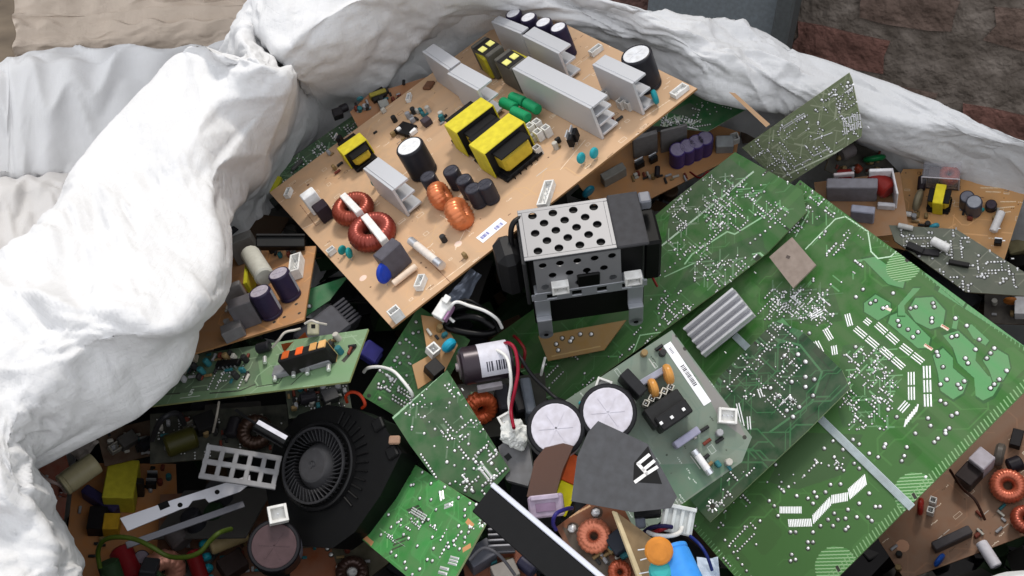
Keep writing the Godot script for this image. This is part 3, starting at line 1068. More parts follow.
func power_board() -> void:
	var b: Board
	b = board("power_board", "large tan power board lying highest, crowded with silver heatsinks and yellow transformers", XF(0.77, 0.3394, -0.5403, -0.3553, 0.9314, 0.0788, -0.2182, 0.0279, -0.0974), 299.6, 247.7, Color(0.757, 0.616, 0.486), Color(0.588, 0.439, 0.29), 11, [], 3)
	b.gloss = 0.5
	b.patches(Color(0.735, 0.59, 0.455), 26, 12.0)
	b.tracks(Color(0.78, 0.63, 0.47), 60, 0.8)
	b.line(Color(0.91, 0.839, 0.745), 0.5, [-0.3, 136.4, -1.9, 178])
	b.line(Color(0.91, 0.839, 0.745), 0.5, [-2.1, 76.8, 25.1, 85.7])
	b.line(Color(0.91, 0.839, 0.745), 0.5, [87.6, 177.1, 92.9, 216.3])
	b.line(Color(0.91, 0.839, 0.745), 0.5, [39.3, 240.7, 76.4, 241.9])
	b.line(Color(0.91, 0.839, 0.745), 0.5, [115.5, 1.2, 137.4, 3.6])
	b.line(Color(0.91, 0.839, 0.745), 0.5, [74.5, 222.2, 118, 193])
	b.line(Color(0.91, 0.839, 0.745), 0.5, [250.4, 235.6, 278.9, 238.8])
	b.line(Color(0.91, 0.839, 0.745), 0.5, [177.4, 223.9, 210.7, 213.8])
	b.spot(Color(0.361, 0.204, 0.133), 29.7, 27.9, 1.3)
	b.spot(Color(0.361, 0.204, 0.133), 26.3, 87.5, 1.3)
	b.spot(Color(0.361, 0.204, 0.133), 77, 201, 1.3)
	b.spot(Color(0.361, 0.204, 0.133), 92.8, -10.6, 1.3)
	b.spot(Color(0.361, 0.204, 0.133), 163.2, -4.5, 1.3)
	b.spot(Color(0.361, 0.204, 0.133), 305, 128, 1.3)
	b.spot(Color(0.925, 0.804, 0.745), 9.2, 181, 3.2)
	b.spot(Color(0.925, 0.804, 0.745), 79.6, 218.8, 3.2)
	b.spot(Color(0.925, 0.804, 0.745), 96.6, -6.8, 3.2)
	b.line(Color(0.471, 0.306, 0.212), 0.5, [12.4, 46, 10.1, 86.3, 24.5, 86.9])
	b.line(Color(0.471, 0.306, 0.212), 0.5, [54.6, 215.3, 53.9, 250.6, 70.8, 250.7])
	b.legend(240, Color(0.90, 0.84, 0.76), Color(0.36, 0.24, 0.16))
	heatsink(b.node, 188.4, 42.6, 50, 13.4, 34, 88.6, 3)
	heatsink(b.node, 186.4, 95.4, 48.2, 16, 34, 92.1, 3)
	heatsink(b.node, 75.9, 129.6, 49.1, 16.2, 30, 92.7, 3)
	heatsink(b.node, 225.5, 174.1, 105.5, 18.2, 32, 92.1, 4)
	heatsink(b.node, 261.3, 209.1, 49.8, 14.1, 32, 91.6, 3)
	heatsink(b.node, 252.4, 60.8, 44.1, 9.8, 30, 94, 3)
	heatsink(b.node, 255.7, 114.3, 53.8, 14, 30, 91, 3)
	cap(b.node, 106.7, 118.7, 12, 30, Color(0.157, 0.157, 0.18), Color(0.886, 0.894, 0.902), Transform3D.IDENTITY, Color(0.549, 0.561, 0.6), 0)
	cap(b.node, 280.8, 207.7, 12.5, 32, Color(0.149, 0.149, 0.173), Color(0.839, 0.847, 0.863), Transform3D.IDENTITY, Color(0.549, 0.561, 0.6), 0)
	cap(b.node, 264.8, 48.8, 7.4, 30, Color(0.173, 0.149, 0.243), Color(0.882, 0.882, 0.902), Transform3D.IDENTITY, Color(0.549, 0.561, 0.6), 0)
	cap(b.node, 268.1, 68.8, 7.4, 30, Color(0.173, 0.149, 0.243), Color(0.882, 0.882, 0.902), Transform3D.IDENTITY, Color(0.549, 0.561, 0.6), 0)
	cap(b.node, 270.4, 89.5, 7.4, 30, Color(0.173, 0.149, 0.243), Color(0.882, 0.882, 0.902), Transform3D.IDENTITY, Color(0.549, 0.561, 0.6), 0)
	cap(b.node, 272.6, 109.5, 7.4, 30, Color(0.173, 0.149, 0.243), Color(0.882, 0.882, 0.902), Transform3D.IDENTITY, Color(0.549, 0.561, 0.6), 0)
	transformer(b.node, 160.2, 130.3, 39.3, 42.9, 27, 0.5, Color(0.816, 0.761, 0.204))
	transformer(b.node, 160.6, 173.6, 42.2, 48.1, 27, 2.5, Color(0.816, 0.761, 0.204))
	transformer(b.node, 79.6, 44, 24.6, 34.8, 17, -2.9, Color(0.816, 0.761, 0.204))
	block(b.node, "transformer_coil", 223.2, 57.8, 17, 24, 28.8, Color(0.69, 0.643, 0.157), -8.1, 0.1, 2, 0.45, 0)
	block(b.node, "transformer_coil", 226.9, 98.8, 20.7, 24, 28.6, Color(0.69, 0.643, 0.157), 2.2, 0.1, 2, 0.45, 0)
	block(b.node, "transformer_core", 224, 61.4, 30, 26, 17, Color(0.345, 0.337, 0.314), 90, 1, 0.8, 0.45, 0)
	block(b.node, "window_frame", 223.8, 62, 17, 1.2, 20, Color(0.133, 0.125, 0.125), 0, 26.2, 0.3, 0.45, 0)
	block(b.node, "tape_window", 219.1, 63.4, 6, 0.8, 8, Color(0.886, 0.871, 0.51), 0, 27.2, 0.2, 0.45, 0)
	block(b.node, "tape_window", 228, 62.9, 6, 0.8, 8, Color(0.886, 0.871, 0.51), 0, 27.2, 0.2, 0.45, 0)
	block(b.node, "transformer_core", 224.6, 100.3, 30, 26, 17, Color(0.345, 0.337, 0.314), 90, 1, 0.8, 0.45, 0)
	block(b.node, "window_frame", 224.4, 101, 17, 1.2, 20, Color(0.133, 0.125, 0.125), 0, 26.2, 0.3, 0.45, 0)
	block(b.node, "tape_window", 219.8, 102.3, 6, 0.8, 8, Color(0.886, 0.871, 0.51), 0, 27.2, 0.2, 0.45, 0)
	block(b.node, "tape_window", 228.4, 101.9, 6, 0.8, 8, Color(0.886, 0.871, 0.51), 0, 27.2, 0.2, 0.45, 0)
	rod(b.node, "green_coil", 202.9, 122.8, 205.3, 139.7, 4.6, 11, Color(0.11, 0.557, 0.361), Color(0, 0, 0, 0), 0.4, 0)
	rod(b.node, "green_coil", 194.5, 120.7, 196.2, 138.8, 4.6, 11, Color(0.11, 0.557, 0.361), Color(0, 0, 0, 0), 0.4, 0)
	rod(b.node, "green_coil", 205.4, 142.5, 205.7, 160.2, 4.6, 11, Color(0.11, 0.557, 0.361), Color(0, 0, 0, 0), 0.4, 0)
	rod(b.node, "green_coil", 192.9, 140.4, 194.8, 160.6, 4.6, 11, Color(0.11, 0.557, 0.361), Color(0, 0, 0, 0), 0.4, 0)
	connector(b.node, 191, 166.2, 6, 9, 7, 0, WHITE, 1, "connector")
	connector(b.node, 197.4, 167.6, 6, 9, 7, 0, WHITE, 1, "connector")
	connector(b.node, 190.4, 178.9, 6, 9, 7, 0, WHITE, 1, "connector")
	connector(b.node, 197.2, 181.2, 6, 9, 7, 0, WHITE, 1, "connector")
	chip(b.node, 125.8, 53.4, 13.6, 19, 14.4, 4)
	block(b.node, "capacitor_box", 128.4, 62.8, 7, 4, 5, Color(0.941, 0.941, 0.941), 0, 0.1, 0.4, 0.45, 0)
	block(b.node, "capacitor_box", 121.3, 50.1, 4, 6, 4, Color(0.902, 0.902, 0.902), 0, 0.1, 0.5, 0.45, 0)
	toroid(b.node, 41.1, 110.5, 8, 11.8, 5.4, Vector3(0.15, 1, 0.1), Color(0.533, 0.227, 0.157), 30, 1.2, "choke_coil")
	toroid(b.node, 38.5, 151.5, 8, 13, 6, Vector3(0.15, 1, 0.1), Color(0.51, 0.204, 0.157), 32, 1.2, "choke_coil")
	block(b.node, "choke_strap", 41.5, 114.7, 33, 18, 5.9, Color(0.91, 0.902, 0.894), 88.6, 0.1, 0.6, 0.45, 0)
	block(b.node, "choke_strap", 40.3, 160.9, 42, 18, 6.3, Color(0.91, 0.902, 0.894), 85.9, 0.1, 0.6, 0.45, 0)
	block(b.node, "film_capacitor", 34.6, 198.2, 20.7, 22, 11.8, Color(0.337, 0.329, 0.361), 7.4, 0.1, 0.8, 0.45, 0)
	disc(b.node, 22.4, 204.9, 8.5, Color(0.118, 0.243, 0.667), 30, 5, "disc_capacitor")
	rod(b.node, "resistor", 22.2, 213.9, 44.2, 213.8, 2.6, 4, Color(0.886, 0.808, 0.729), Color(0, 0, 0, 0), 0.4, 0)
	connector(b.node, 37.8, 231.2, 12, 6, 6, 40, WHITE, 2, "connector")
	rod(b.node, "glass_fuse", 55.2, 188.5, 57.4, 234.7, 3.2, 6, Color(0.871, 0.839, 0.808), ALU, 0.4, 0)
	block(b.node, "relay", 21.3, 69.1, 13, 20, 10, Color(0.925, 0.933, 0.941), -2, 0.2, 0.8, 0.45, 0)
	block(b.node, "relay", 22.2, 86.7, 12, 15, 12, Color(0.173, 0.141, 0.173), -2, 0.2, 0.8, 0.45, 0)
	toroid(b.node, 97, 169.4, 9, 7, 4.6, Vector3(0.9, 0.25, 0.5), Color(0.769, 0.439, 0.275), 18, 1.4, "toroid_coil")
	toroid(b.node, 95.7, 202.1, 9, 8, 5, Vector3(0.9, 0.25, 0.5), Color(0.784, 0.455, 0.282), 18, 1.4, "toroid_coil")
	cap(b.node, 100.3, 150, 6.6, 18, Color(0.188, 0.188, 0.22), Color(0.243, 0.243, 0.275), Transform3D.IDENTITY, Color(0.282, 0.282, 0.314), 0)
	cap(b.node, 116.2, 162.3, 6.6, 18, Color(0.188, 0.188, 0.22), Color(0.243, 0.243, 0.275), Transform3D.IDENTITY, Color(0.282, 0.282, 0.314), 0)
	cap(b.node, 116.9, 181.9, 6.6, 18, Color(0.188, 0.188, 0.22), Color(0.243, 0.243, 0.275), Transform3D.IDENTITY, Color(0.282, 0.282, 0.314), 0)
	cap(b.node, 115.7, 197.8, 6.6, 18, Color(0.188, 0.188, 0.22), Color(0.243, 0.243, 0.275), Transform3D.IDENTITY, Color(0.282, 0.282, 0.314), 0)
	cap(b.node, 124.2, 203, 6.6, 18, Color(0.188, 0.188, 0.22), Color(0.243, 0.243, 0.275), Transform3D.IDENTITY, Color(0.282, 0.282, 0.314), 0)
	print_label(b.node, 104.7, 230.6, 24.3, 9.7, 2.8, 1, 0.1)
	disc(b.node, 192.5, 235.7, 4.5, Color(0.157, 0.588, 0.627), 20, 4, "disc_capacitor")
	disc(b.node, 201.9, 240.4, 4.5, Color(0.157, 0.588, 0.627), 20, 4, "disc_capacitor")
	disc(b.node, 269.8, 234.3, 6, Color(0.118, 0.51, 0.549), 60, 5, "disc_capacitor")
	disc(b.node, 11.5, 143.7, 4, Color(0.157, 0.549, 0.549), 20, 3, "disc_capacitor")
	disc(b.node, 13.9, 153.3, 4.6, Color(0.157, 0.549, 0.549), 50, 3, "disc_capacitor")
	disc(b.node, 70.9, 94.1, 4.5, Color(0.157, 0.471, 0.471), 40, 3, "disc_capacitor")
	connector(b.node, 5.1, 131.4, 7, 5, 5, 0, WHITE, 2, "connector")
	connector(b.node, 11.9, 23.4, 10, 5, 5, 45, WHITE, 2, "connector")
	connector(b.node, 287.5, 131.1, 12, 5, 6, 0, WHITE, 2, "connector")
	connector(b.node, 288.9, 239.7, 14, 4, 8, 0, WHITE, 2, "connector")
	connector(b.node, 8.2, 244.5, 9, 10, 7, 0, WHITE, 2, "connector")
	connector(b.node, 152.2, 14, 10, 4, 4, 50, WHITE, 2, "connector")
	connector(b.node, 152.9, 240.5, 26, 6, 8, 40, WHITE, 4, "connector")
	transistor(b.node, 200.1, 213, 40, 8)
	transistor(b.node, 205.6, 211.1, 40, 8)
	transistor(b.node, 78.3, 8.9, 40, 6)
	block(b.node, "transistor", 143.1, 64.2, 8, 6, 8, Color(0.275, 0.243, 0.267), 0, 0.1, 0.5, 0.45, 0)
	block(b.node, "thermistor", 173.7, 16.3, 11, 3, 9, Color(0.431, 0.298, 0.22), 30, 0.1, 1, 0.45, 0)
	b.litter([139.5, 26.2, 162, 64.9, 152, 81.1, 129.6, 43.4], 14, LITTER)
	b.litter([66.6, 2.7, 75.9, 17.7, 55.8, 56.7, 46.6, 42.6], 5, LITTER)
	b.litter([223.6, 190.1, 250.4, 235.6, 250.4, 235.6, 223.6, 190.1], 4, LITTER)
	b.litter([70.2, 189.4, 91.1, 219.1, 76.4, 241.9, 55.7, 213.5], 2, LITTER)
	b.litter([179.7, 163, 199.1, 194.7, 184.5, 214.4, 165.2, 183.8], 6, LITTER)
	b.litter([127.3, -14.1, 153.6, 31.7, 127.1, 76.5, 101.1, 33.9], 8, LITTER)
	connector(b.node, 178.7, 193.2, 6, 8, 6, 0, Color(0.784, 0.769, 0.745), 1, "terminal")
	connector(b.node, 252.6, 211, 6, 8, 6, 0, Color(0.784, 0.769, 0.745), 1, "terminal")
	connector(b.node, 251.5, 189.7, 6, 8, 6, 0, Color(0.784, 0.769, 0.745), 1, "terminal")
	connector(b.node, 255.2, 218, 6, 8, 6, 0, Color(0.784, 0.769, 0.745), 1, "terminal")
	finish(b)

func large_green_board() -> void:
	var b: Board
	b = board("large_green_board", "largest green board solder side up at the right, crossed by a pale flat strip", XF(0.5287, -0.0271, 0.8483, -0.5387, 0.7617, 0.3601, 0.2347, 0.0867, -0.0353), 238.3, 257.8, Color(0.18, 0.392, 0.141), Color(0.471, 0.541, 0.384), 12, [], 4)
	b.gloss = 0.42
	b.patches(Color(0.165, 0.36, 0.125), 26, 16.0)
	b.patches(Color(0.205, 0.42, 0.165), 16, 12.0)
	b.tracks(Color(0.235, 0.45, 0.19), 60, 1.0)
	b.poly(Color(0.118, 0.322, 0.133), [137.2, 18.4, 146.9, 9.3, 161.9, 12, 168.8, 22.4, 163.7, 30.6, 150.8, 33.2, 139.9, 29.9])
	b.poly(Color(0.345, 0.573, 0.361), [138.6, 18.8, 147.4, 10.5, 161, 12.9, 167.3, 22.3, 162.7, 29.8, 151, 32.2, 141.1, 29.2])
	b.poly(Color(0.118, 0.322, 0.133), [132.3, 39.8, 137, 30.5, 168.6, 34.2, 172.7, 41.4, 167.1, 46.3, 135.2, 45.8])
	b.poly(Color(0.345, 0.573, 0.361), [134.2, 39.8, 138.4, 31.4, 167.2, 34.7, 170.9, 41.3, 165.8, 45.7, 136.8, 45.2])
	b.poly(Color(0.118, 0.322, 0.133), [138.5, 37.5, 132.7, 31.3, 131.5, 13, 136.1, 9.4, 136.4, 28.2, 143, 33.9])
	b.poly(Color(0.345, 0.573, 0.361), [138.3, 36.4, 133, 30.8, 132, 14.1, 136.1, 10.9, 136.4, 28, 142.4, 33.1])
	b.poly(Color(0.118, 0.322, 0.133), [111.7, 45, 113.5, 33.8, 128, 31.8, 133.9, 38.1, 130.7, 49, 117, 50.5])
	b.poly(Color(0.345, 0.573, 0.361), [112.7, 44.7, 114.4, 34.5, 127.5, 32.7, 132.9, 38.4, 129.9, 48.3, 117.5, 49.7])
	b.poly(Color(0.118, 0.322, 0.133), [169.2, 27.4, 174.9, 17.3, 194.6, 19.2, 200.5, 27.2, 214.9, 30.3, 225.2, 29, 227.8, 39.6, 225.2, 47.1, 218.8, 47.7, 209.1, 38.1, 192.5, 36.8, 181.6, 30.2])
	b.poly(Color(0.345, 0.573, 0.361), [172.4, 27.9, 177.5, 18.7, 195.4, 20.4, 200.8, 27.7, 213.9, 30.5, 223.2, 29.3, 225.6, 39, 223.2, 45.8, 217.4, 46.3, 208.5, 37.6, 193.4, 36.5, 183.6, 30.4])
	b.poly(Color(0.118, 0.322, 0.133), [177.8, 12.8, 180.5, 9.2, 198.7, 11, 199.4, 15.7, 188.6, 16.9])
	b.poly(Color(0.345, 0.573, 0.361), [178.8, 12.8, 181.3, 9.5, 197.9, 11.2, 198.4, 15.4, 188.7, 16.5])
	b.poly(Color(0.118, 0.322, 0.133), [201.5, 12.1, 213.9, 10.6, 221.6, 16.8, 224.2, 27.5, 219.7, 32.7, 212, 27.9, 203.5, 24.8])
	b.poly(Color(0.345, 0.573, 0.361), [202.7, 13, 213.9, 11.6, 220.9, 17.3, 223.2, 27, 219.2, 31.7, 212.1, 27.3, 204.4, 24.6])
	b.poly(Color(0.118, 0.322, 0.133), [175.5, 42.9, 177, 33.6, 187.9, 34.9, 193.3, 40.8, 207.9, 41.1, 211.8, 50.8, 209.8, 59.2, 198.5, 60.1, 187.8, 51])
	b.poly(Color(0.345, 0.573, 0.361), [177.2, 43.2, 178.6, 34.7, 188.5, 35.9, 193.4, 41.3, 206.7, 41.6, 210.3, 50.4, 208.5, 58, 198.2, 58.8, 188.4, 50.5])
	b.poly(Color(0.118, 0.322, 0.133), [141.8, 1, 215.2, -7.4, 221.9, 0.4, 143.8, 5.9])
	b.poly(Color(0.345, 0.573, 0.361), [145.6, 0.9, 212.2, -6.8, 218.4, 0.3, 147.4, 5.4])
	b.poly(Color(0.118, 0.322, 0.133), [66.8, 105.2, 72.2, 91.9, 93.4, 94.7, 85, 104.7, 76.6, 111.8])
	b.poly(Color(0.345, 0.573, 0.361), [67.9, 104.9, 72.8, 92.8, 92.1, 95.3, 84.4, 104.4, 76.8, 110.8])
	b.poly(Color(0.118, 0.322, 0.133), [85.3, 19.8, 91.9, 11.9, 124.4, 11.8, 128.1, 18.7, 116.5, 23.5])
	b.poly(Color(0.345, 0.573, 0.361), [87.5, 19.5, 93.5, 12.4, 123, 12.2, 126.5, 18.5, 115.9, 22.9])
	b.poly(Color(0.118, 0.322, 0.133), [128.4, 98.8, 169.6, 92.9, 168, 102.6, 129.7, 106.1])
	b.poly(Color(0.345, 0.573, 0.361), [130.3, 99, 167.7, 93.6, 166.3, 102.4, 131.5, 105.6])
	b.poly(Color(0.118, 0.322, 0.133), [167.7, 11.7, 170.8, 9.7, 176.7, 18.9, 173.2, 20.5])
	b.poly(Color(0.345, 0.573, 0.361), [168.1, 12, 170.9, 10.2, 176.2, 18.6, 173.1, 20])
	b.poly(Color(0.118, 0.322, 0.133), [128.8, 1.4, 129.7, -4.7, 168.6, -3.2, 169.9, 3.7])
	b.poly(Color(0.345, 0.573, 0.361), [130.8, 1.2, 131.5, -4.3, 166.9, -3, 168.1, 3.3])
	b.poly(Color(0.173, 0.337, 0.149), [45.5, 82.8, 86, 50.6, 110.1, 64.7, 95.3, 82.1, 72.8, 92.8, 65, 102])
	b.poly(Color(0.173, 0.353, 0.157), [123.8, 78.9, 144.7, 53.6, 173.1, 73.8, 180.4, 107, 167.4, 124.1, 143.7, 110.1])
	b.poly(Color(0.165, 0.329, 0.149), [142.5, 151.5, 181.1, 117.8, 190.9, 148.6, 175.3, 179.3, 155.4, 191.4])
	b.poly(Color(0.165, 0.329, 0.149), [-8.2, 23.7, 17.2, 11.1, 44.4, 4.9, 40.7, 20.8, 13, 33])
	b.line(Color(0.769, 0.878, 0.769), 1, [46.2, 40.5, 47.1, 16.1, 47.4, 8, 52.3, 1.8, 74.9, 0.8, 88.1, 11.4, 96.1, 12.4, 102.3, 5.7, 103.2, -3.9])
	b.line(Color(0.588, 0.745, 0.588), 1, [-0.5, 19.6, 25.9, 15.6, 32.1, 37.7])
	b.line(Color(0.667, 0.804, 0.667), 0.8, [90.6, 96.6, 115.7, 96.1, 118.5, 96.3])
	b.bars(120.4, 63.4, 144.3, 63.5, 3, 1, 1.9, 2)
	b.bars(145.9, 62.6, 169, 63.1, 3, 1, 1.9, 2)
	b.bars(173.8, 61.4, 188.9, 77.3, 3, 1, 1.9, 2)
	b.bars(187.6, 79.3, 188.1, 88.7, 3, 1, 1.9, 1)
	b.bars(130.2, 51.2, 152.9, 52.1, 3, 1, 1.9, 2)
	b.bars(155, 51.9, 176.1, 51.5, 3, 1, 1.9, 2)
	b.bars(178.7, 51.2, 200.3, 73.4, 3, 1.2, 2.1, 3)
	b.ticks(195, 77.5, 196.8, 93, 7, 2.9, 5.1, 1.2)
	b.bars(108.2, 58.6, 117.9, 64.7, 3, 1, 1.7, 1)
	b.bars(104.5, 91.4, 108.7, 93, 3, 1, 1.7, 1)
	b.bars(103.4, 78, 114.7, 81.5, 3, 1, 1.7, 1)
	b.bars(105.5, 89.7, 116.1, 93.7, 3, 1, 1.7, 1)
	b.bars(118.1, 83.2, 124.7, 88.4, 3, 1, 1.7, 1)
	b.bars(88.9, 79.6, 92.8, 68.6, 3, 1, 1.7, 1)
	b.bars(121.6, 54, 127.8, 53.9, 3, 1, 1.7, 1)
	b.ticks(176, 199.8, 187.7, 187.9, 14, 3.6, 3.6, 0.9)
	b.ticks(187.3, 201.9, 199.1, 189, 14, 4.5, 3.5, 0.9)
	b.ticks(198.2, 187.4, 197.7, 168.3, 13, 5, 4.1, 0.9)
	b.ticks(197.3, 167.5, 204.3, 157.4, 10, 4.4, 4.6, 0.9)
	b.ticks(203.6, 156.1, 204.6, 139.6, 13, 6.3, 4.6, 0.9)
	b.star(143.2, 103, 5.2)
	for p in [Vector2(141.2, 26.6), Vector2(143.2, 23.7), Vector2(150.6, 14), Vector2(153.2, 15.6), Vector2(157.7, 23), Vector2(159.6, 25.1), Vector2(140.9, 39.3), Vector2(144.2, 41.5), Vector2(150.9, 39.7), Vector2(157.4, 41.7), Vector2(157.5, 36.7), Vector2(123.6, 25.8), Vector2(117.8, 38.1), Vector2(116.3, 41.8), Vector2(126, 38.9), Vector2(127.5, 36.5), Vector2(177.4, 24.8), Vector2(179.3, 22), Vector2(170, 12.9), Vector2(179.4, 12.3), Vector2(192.4, 14.6), Vector2(203.9, 13.2), Vector2(204.4, 17.4), Vector2(205, 21.7), Vector2(220.3, 20.1), Vector2(220.9, 27.8), Vector2(220.9, 36.1), Vector2(220.9, 32.5), Vector2(195.4, 21.6), Vector2(194.7, 30.6), Vector2(198.3, 32.2), Vector2(177.3, 39.5), Vector2(179.8, 41), Vector2(187.8, 44.9), Vector2(195.8, 50.1), Vector2(195.1, 55.5), Vector2(203.7, 47.9), Vector2(206.7, 48.8), Vector2(205.2, 43.4), Vector2(181.2, 92.6), Vector2(189.3, 92.5), Vector2(205.4, 78.9), Vector2(215.6, 67.1), Vector2(216.8, 63.6), Vector2(210.2, 81.7), Vector2(131.5, 73.6), Vector2(104.5, 44.9), Vector2(100.8, 65.9), Vector2(104.4, 37.3), Vector2(97.4, 88.3), Vector2(219.7, 77.7), Vector2(220.3, 74.7), Vector2(203, 64.1), Vector2(206.9, 63.5)]: b.blob(p.x, p.y, 1.35)
	for p in [Vector2(144.8, 172.8), Vector2(150.2, 178.1), Vector2(168.7, 135.9), Vector2(178.4, 125.3), Vector2(183.9, 124.7), Vector2(178.3, 135.5), Vector2(167.9, 144.2), Vector2(177.6, 143.8), Vector2(184.6, 148.4), Vector2(191, 137.2), Vector2(196, 137.3), Vector2(193.6, 124.7), Vector2(197.1, 112.1), Vector2(198, 114.3), Vector2(199.8, 122.4), Vector2(209, 103.7), Vector2(212, 109.4), Vector2(213.2, 113.2), Vector2(206.6, 92.6), Vector2(219.8, 85), Vector2(219.8, 88.6), Vector2(189.6, 160), Vector2(194.4, 154.7), Vector2(213.1, 145.3), Vector2(213.1, 155.3), Vector2(222.5, 149), Vector2(224.6, 146.8), Vector2(210.6, 164), Vector2(205.7, 179.1), Vector2(205.7, 172.8), Vector2(210.6, 174.1), Vector2(213.7, 169.7), Vector2(211.2, 179.7), Vector2(218.5, 163.4), Vector2(219.1, 172.8), Vector2(219.1, 175.3), Vector2(223.9, 157.9), Vector2(227.4, 157.9), Vector2(204.4, 193.2), Vector2(205, 186.1), Vector2(206.8, 200.8), Vector2(209.3, 198.2), Vector2(209.9, 203.9), Vector2(204.9, 215.6), Vector2(209.2, 216.1), Vector2(207.4, 219.4), Vector2(185, 172.2), Vector2(188.8, 173.4), Vector2(190.8, 166.4), Vector2(185, 178.6), Vector2(190.1, 178.6), Vector2(165.9, 200.4), Vector2(171.2, 200.3), Vector2(177.9, 183.2), Vector2(178.3, 203.4), Vector2(193, 205), Vector2(195.6, 202.3), Vector2(221, 79.1), Vector2(232.1, 110.5)]: b.blob(p.x, p.y, 1.3)
	b.cloud([47.1, 81.5, 83, 53, 100, 70.5, 65.1, 99.2], 99, 0.8, Color(0.329, 0.471, 0.329))
	b.cloud([125.2, 80.3, 152.6, 56.9, 181.8, 88.2, 155.7, 112], 70, 0.8, Color(0.431, 0.627, 0.431))
	b.cloud([153.2, 104.2, 174.3, 85.2, 191.7, 103.8, 171.3, 123], 29, 0.8, Color(0.376, 0.549, 0.376))
	b.cloud([-6.6, 25.3, 14, 10.8, 35.5, 32.6, 15.6, 47.3], 35, 0.8, Color(0.353, 0.549, 0.353))
	b.cloud([7.6, 7.2, 30.9, -9.1, 45.9, 6.4, 23.1, 22.9], 23, 0.8, Color(0.376, 0.588, 0.376))
	b.cloud([155.5, 180.7, 170.3, 166.3, 179.2, 175.4, 164.7, 189.9], 8, 0.9)
	b.cloud([165.2, 155.8, 184.7, 137, 189.7, 142.2, 170.3, 161.1], 10, 0.9)
	b.cloud([164.4, 216.4, 169.8, 210.9, 199.2, 239.9, 194.1, 245.4], 2, 1)
	b.cloud([37.5, 23.1, 65.9, 2.3, 98.6, 36.5, 71.6, 57.9], 12, 1, Color(0.376, 0.588, 0.376))
	b.cloud([97.3, 204.8, 133.9, 170.1, 181.4, 217.1, 147.7, 252.4], 21, 0.9, Color(0.275, 0.486, 0.259))
	b.cloud([109.8, 234.3, 149.9, 194.6, 191.6, 235.6, 154.2, 275.8], 15, 0.9, Color(0.235, 0.463, 0.227))
	b.cloud([58.1, 10.6, 70.4, 1.5, 84.7, 16.5, 72.6, 25.7], 6, 0.8)
	b.row(162.7, 245.2, 206.6, 250.4, 9, 1)
	b.spot(Color(0.251, 0.502, 0.235), 235, 123.3, 14.8)
	b.line(Color(0.62, 0.76, 0.58), 0.7, [221.4, 118.7, 228.7, 110.4])
	b.line(Color(0.62, 0.76, 0.58), 0.7, [220.6, 122.9, 232.8, 109.1])
	b.line(Color(0.62, 0.76, 0.58), 0.7, [220.9, 126, 235.9, 109])
	b.line(Color(0.62, 0.76, 0.58), 0.7, [221.6, 128.5, 238.5, 109.4])
	b.line(Color(0.62, 0.76, 0.58), 0.7, [222.6, 130.7, 240.7, 110.1])
	b.line(Color(0.62, 0.76, 0.58), 0.7, [224, 132.6, 242.7, 111.2])
	b.line(Color(0.62, 0.76, 0.58), 0.7, [225.5, 134.1, 244.5, 112.5])
	b.line(Color(0.62, 0.76, 0.58), 0.7, [227.3, 135.5, 246.1, 114.1])
	b.line(Color(0.62, 0.76, 0.58), 0.7, [229.3, 136.5, 247.4, 116])
	b.line(Color(0.62, 0.76, 0.58), 0.7, [231.6, 137.3, 248.4, 118.1])
	b.line(Color(0.62, 0.76, 0.58), 0.7, [234.2, 137.7, 249.2, 120.7])
	b.line(Color(0.62, 0.76, 0.58), 0.7, [237.2, 137.6, 249.4, 123.8])
	b.line(Color(0.62, 0.76, 0.58), 0.7, [241.3, 136.3, 248.6, 128])
	b.spot(Color(0.039, 0.047, 0.039), 235.7, 125.1, 2.2)
	b.spot(Color(0.251, 0.502, 0.235), 233.4, 198.9, 15.6)
	b.line(Color(0.62, 0.76, 0.58), 0.7, [219, 194, 226.7, 185.3])
	b.line(Color(0.62, 0.76, 0.58), 0.7, [218.2, 198.5, 231, 183.9])
	b.line(Color(0.62, 0.76, 0.58), 0.7, [218.5, 201.7, 234.3, 183.7])
	b.line(Color(0.62, 0.76, 0.58), 0.7, [219.2, 204.4, 237, 184.2])
	b.line(Color(0.62, 0.76, 0.58), 0.7, [220.3, 206.7, 239.4, 185])
	b.line(Color(0.62, 0.76, 0.58), 0.7, [221.7, 208.6, 241.6, 186.1])
	b.line(Color(0.62, 0.76, 0.58), 0.7, [223.4, 210.3, 243.4, 187.5])
	b.line(Color(0.62, 0.76, 0.58), 0.7, [225.2, 211.7, 245.1, 189.2])
	b.line(Color(0.62, 0.76, 0.58), 0.7, [227.4, 212.8, 246.4, 191.1])
	b.line(Color(0.62, 0.76, 0.58), 0.7, [229.8, 213.6, 247.6, 193.4])
	b.line(Color(0.62, 0.76, 0.58), 0.7, [232.5, 214.1, 248.3, 196.1])
	b.line(Color(0.62, 0.76, 0.58), 0.7, [235.8, 213.9, 248.6, 199.3])
	b.line(Color(0.62, 0.76, 0.58), 0.7, [240.1, 212.5, 247.8, 203.8])
	b.spot(Color(0.039, 0.047, 0.039), 234.1, 198.4, 2.2)
	b.spot(Color(0.251, 0.502, 0.235), 114.9, 6.1, 12.3)
	b.line(Color(0.62, 0.76, 0.58), 0.7, [103.5, 2.2, 109.6, -4.7])
	b.line(Color(0.62, 0.76, 0.58), 0.7, [102.9, 5.7, 113, -5.8])
	b.line(Color(0.62, 0.76, 0.58), 0.7, [103.1, 8.3, 115.6, -5.9])
	b.line(Color(0.62, 0.76, 0.58), 0.7, [103.7, 10.4, 117.8, -5.6])
	b.line(Color(0.62, 0.76, 0.58), 0.7, [104.6, 12.2, 119.7, -4.9])
	b.line(Color(0.62, 0.76, 0.58), 0.7, [105.7, 13.7, 121.3, -4])
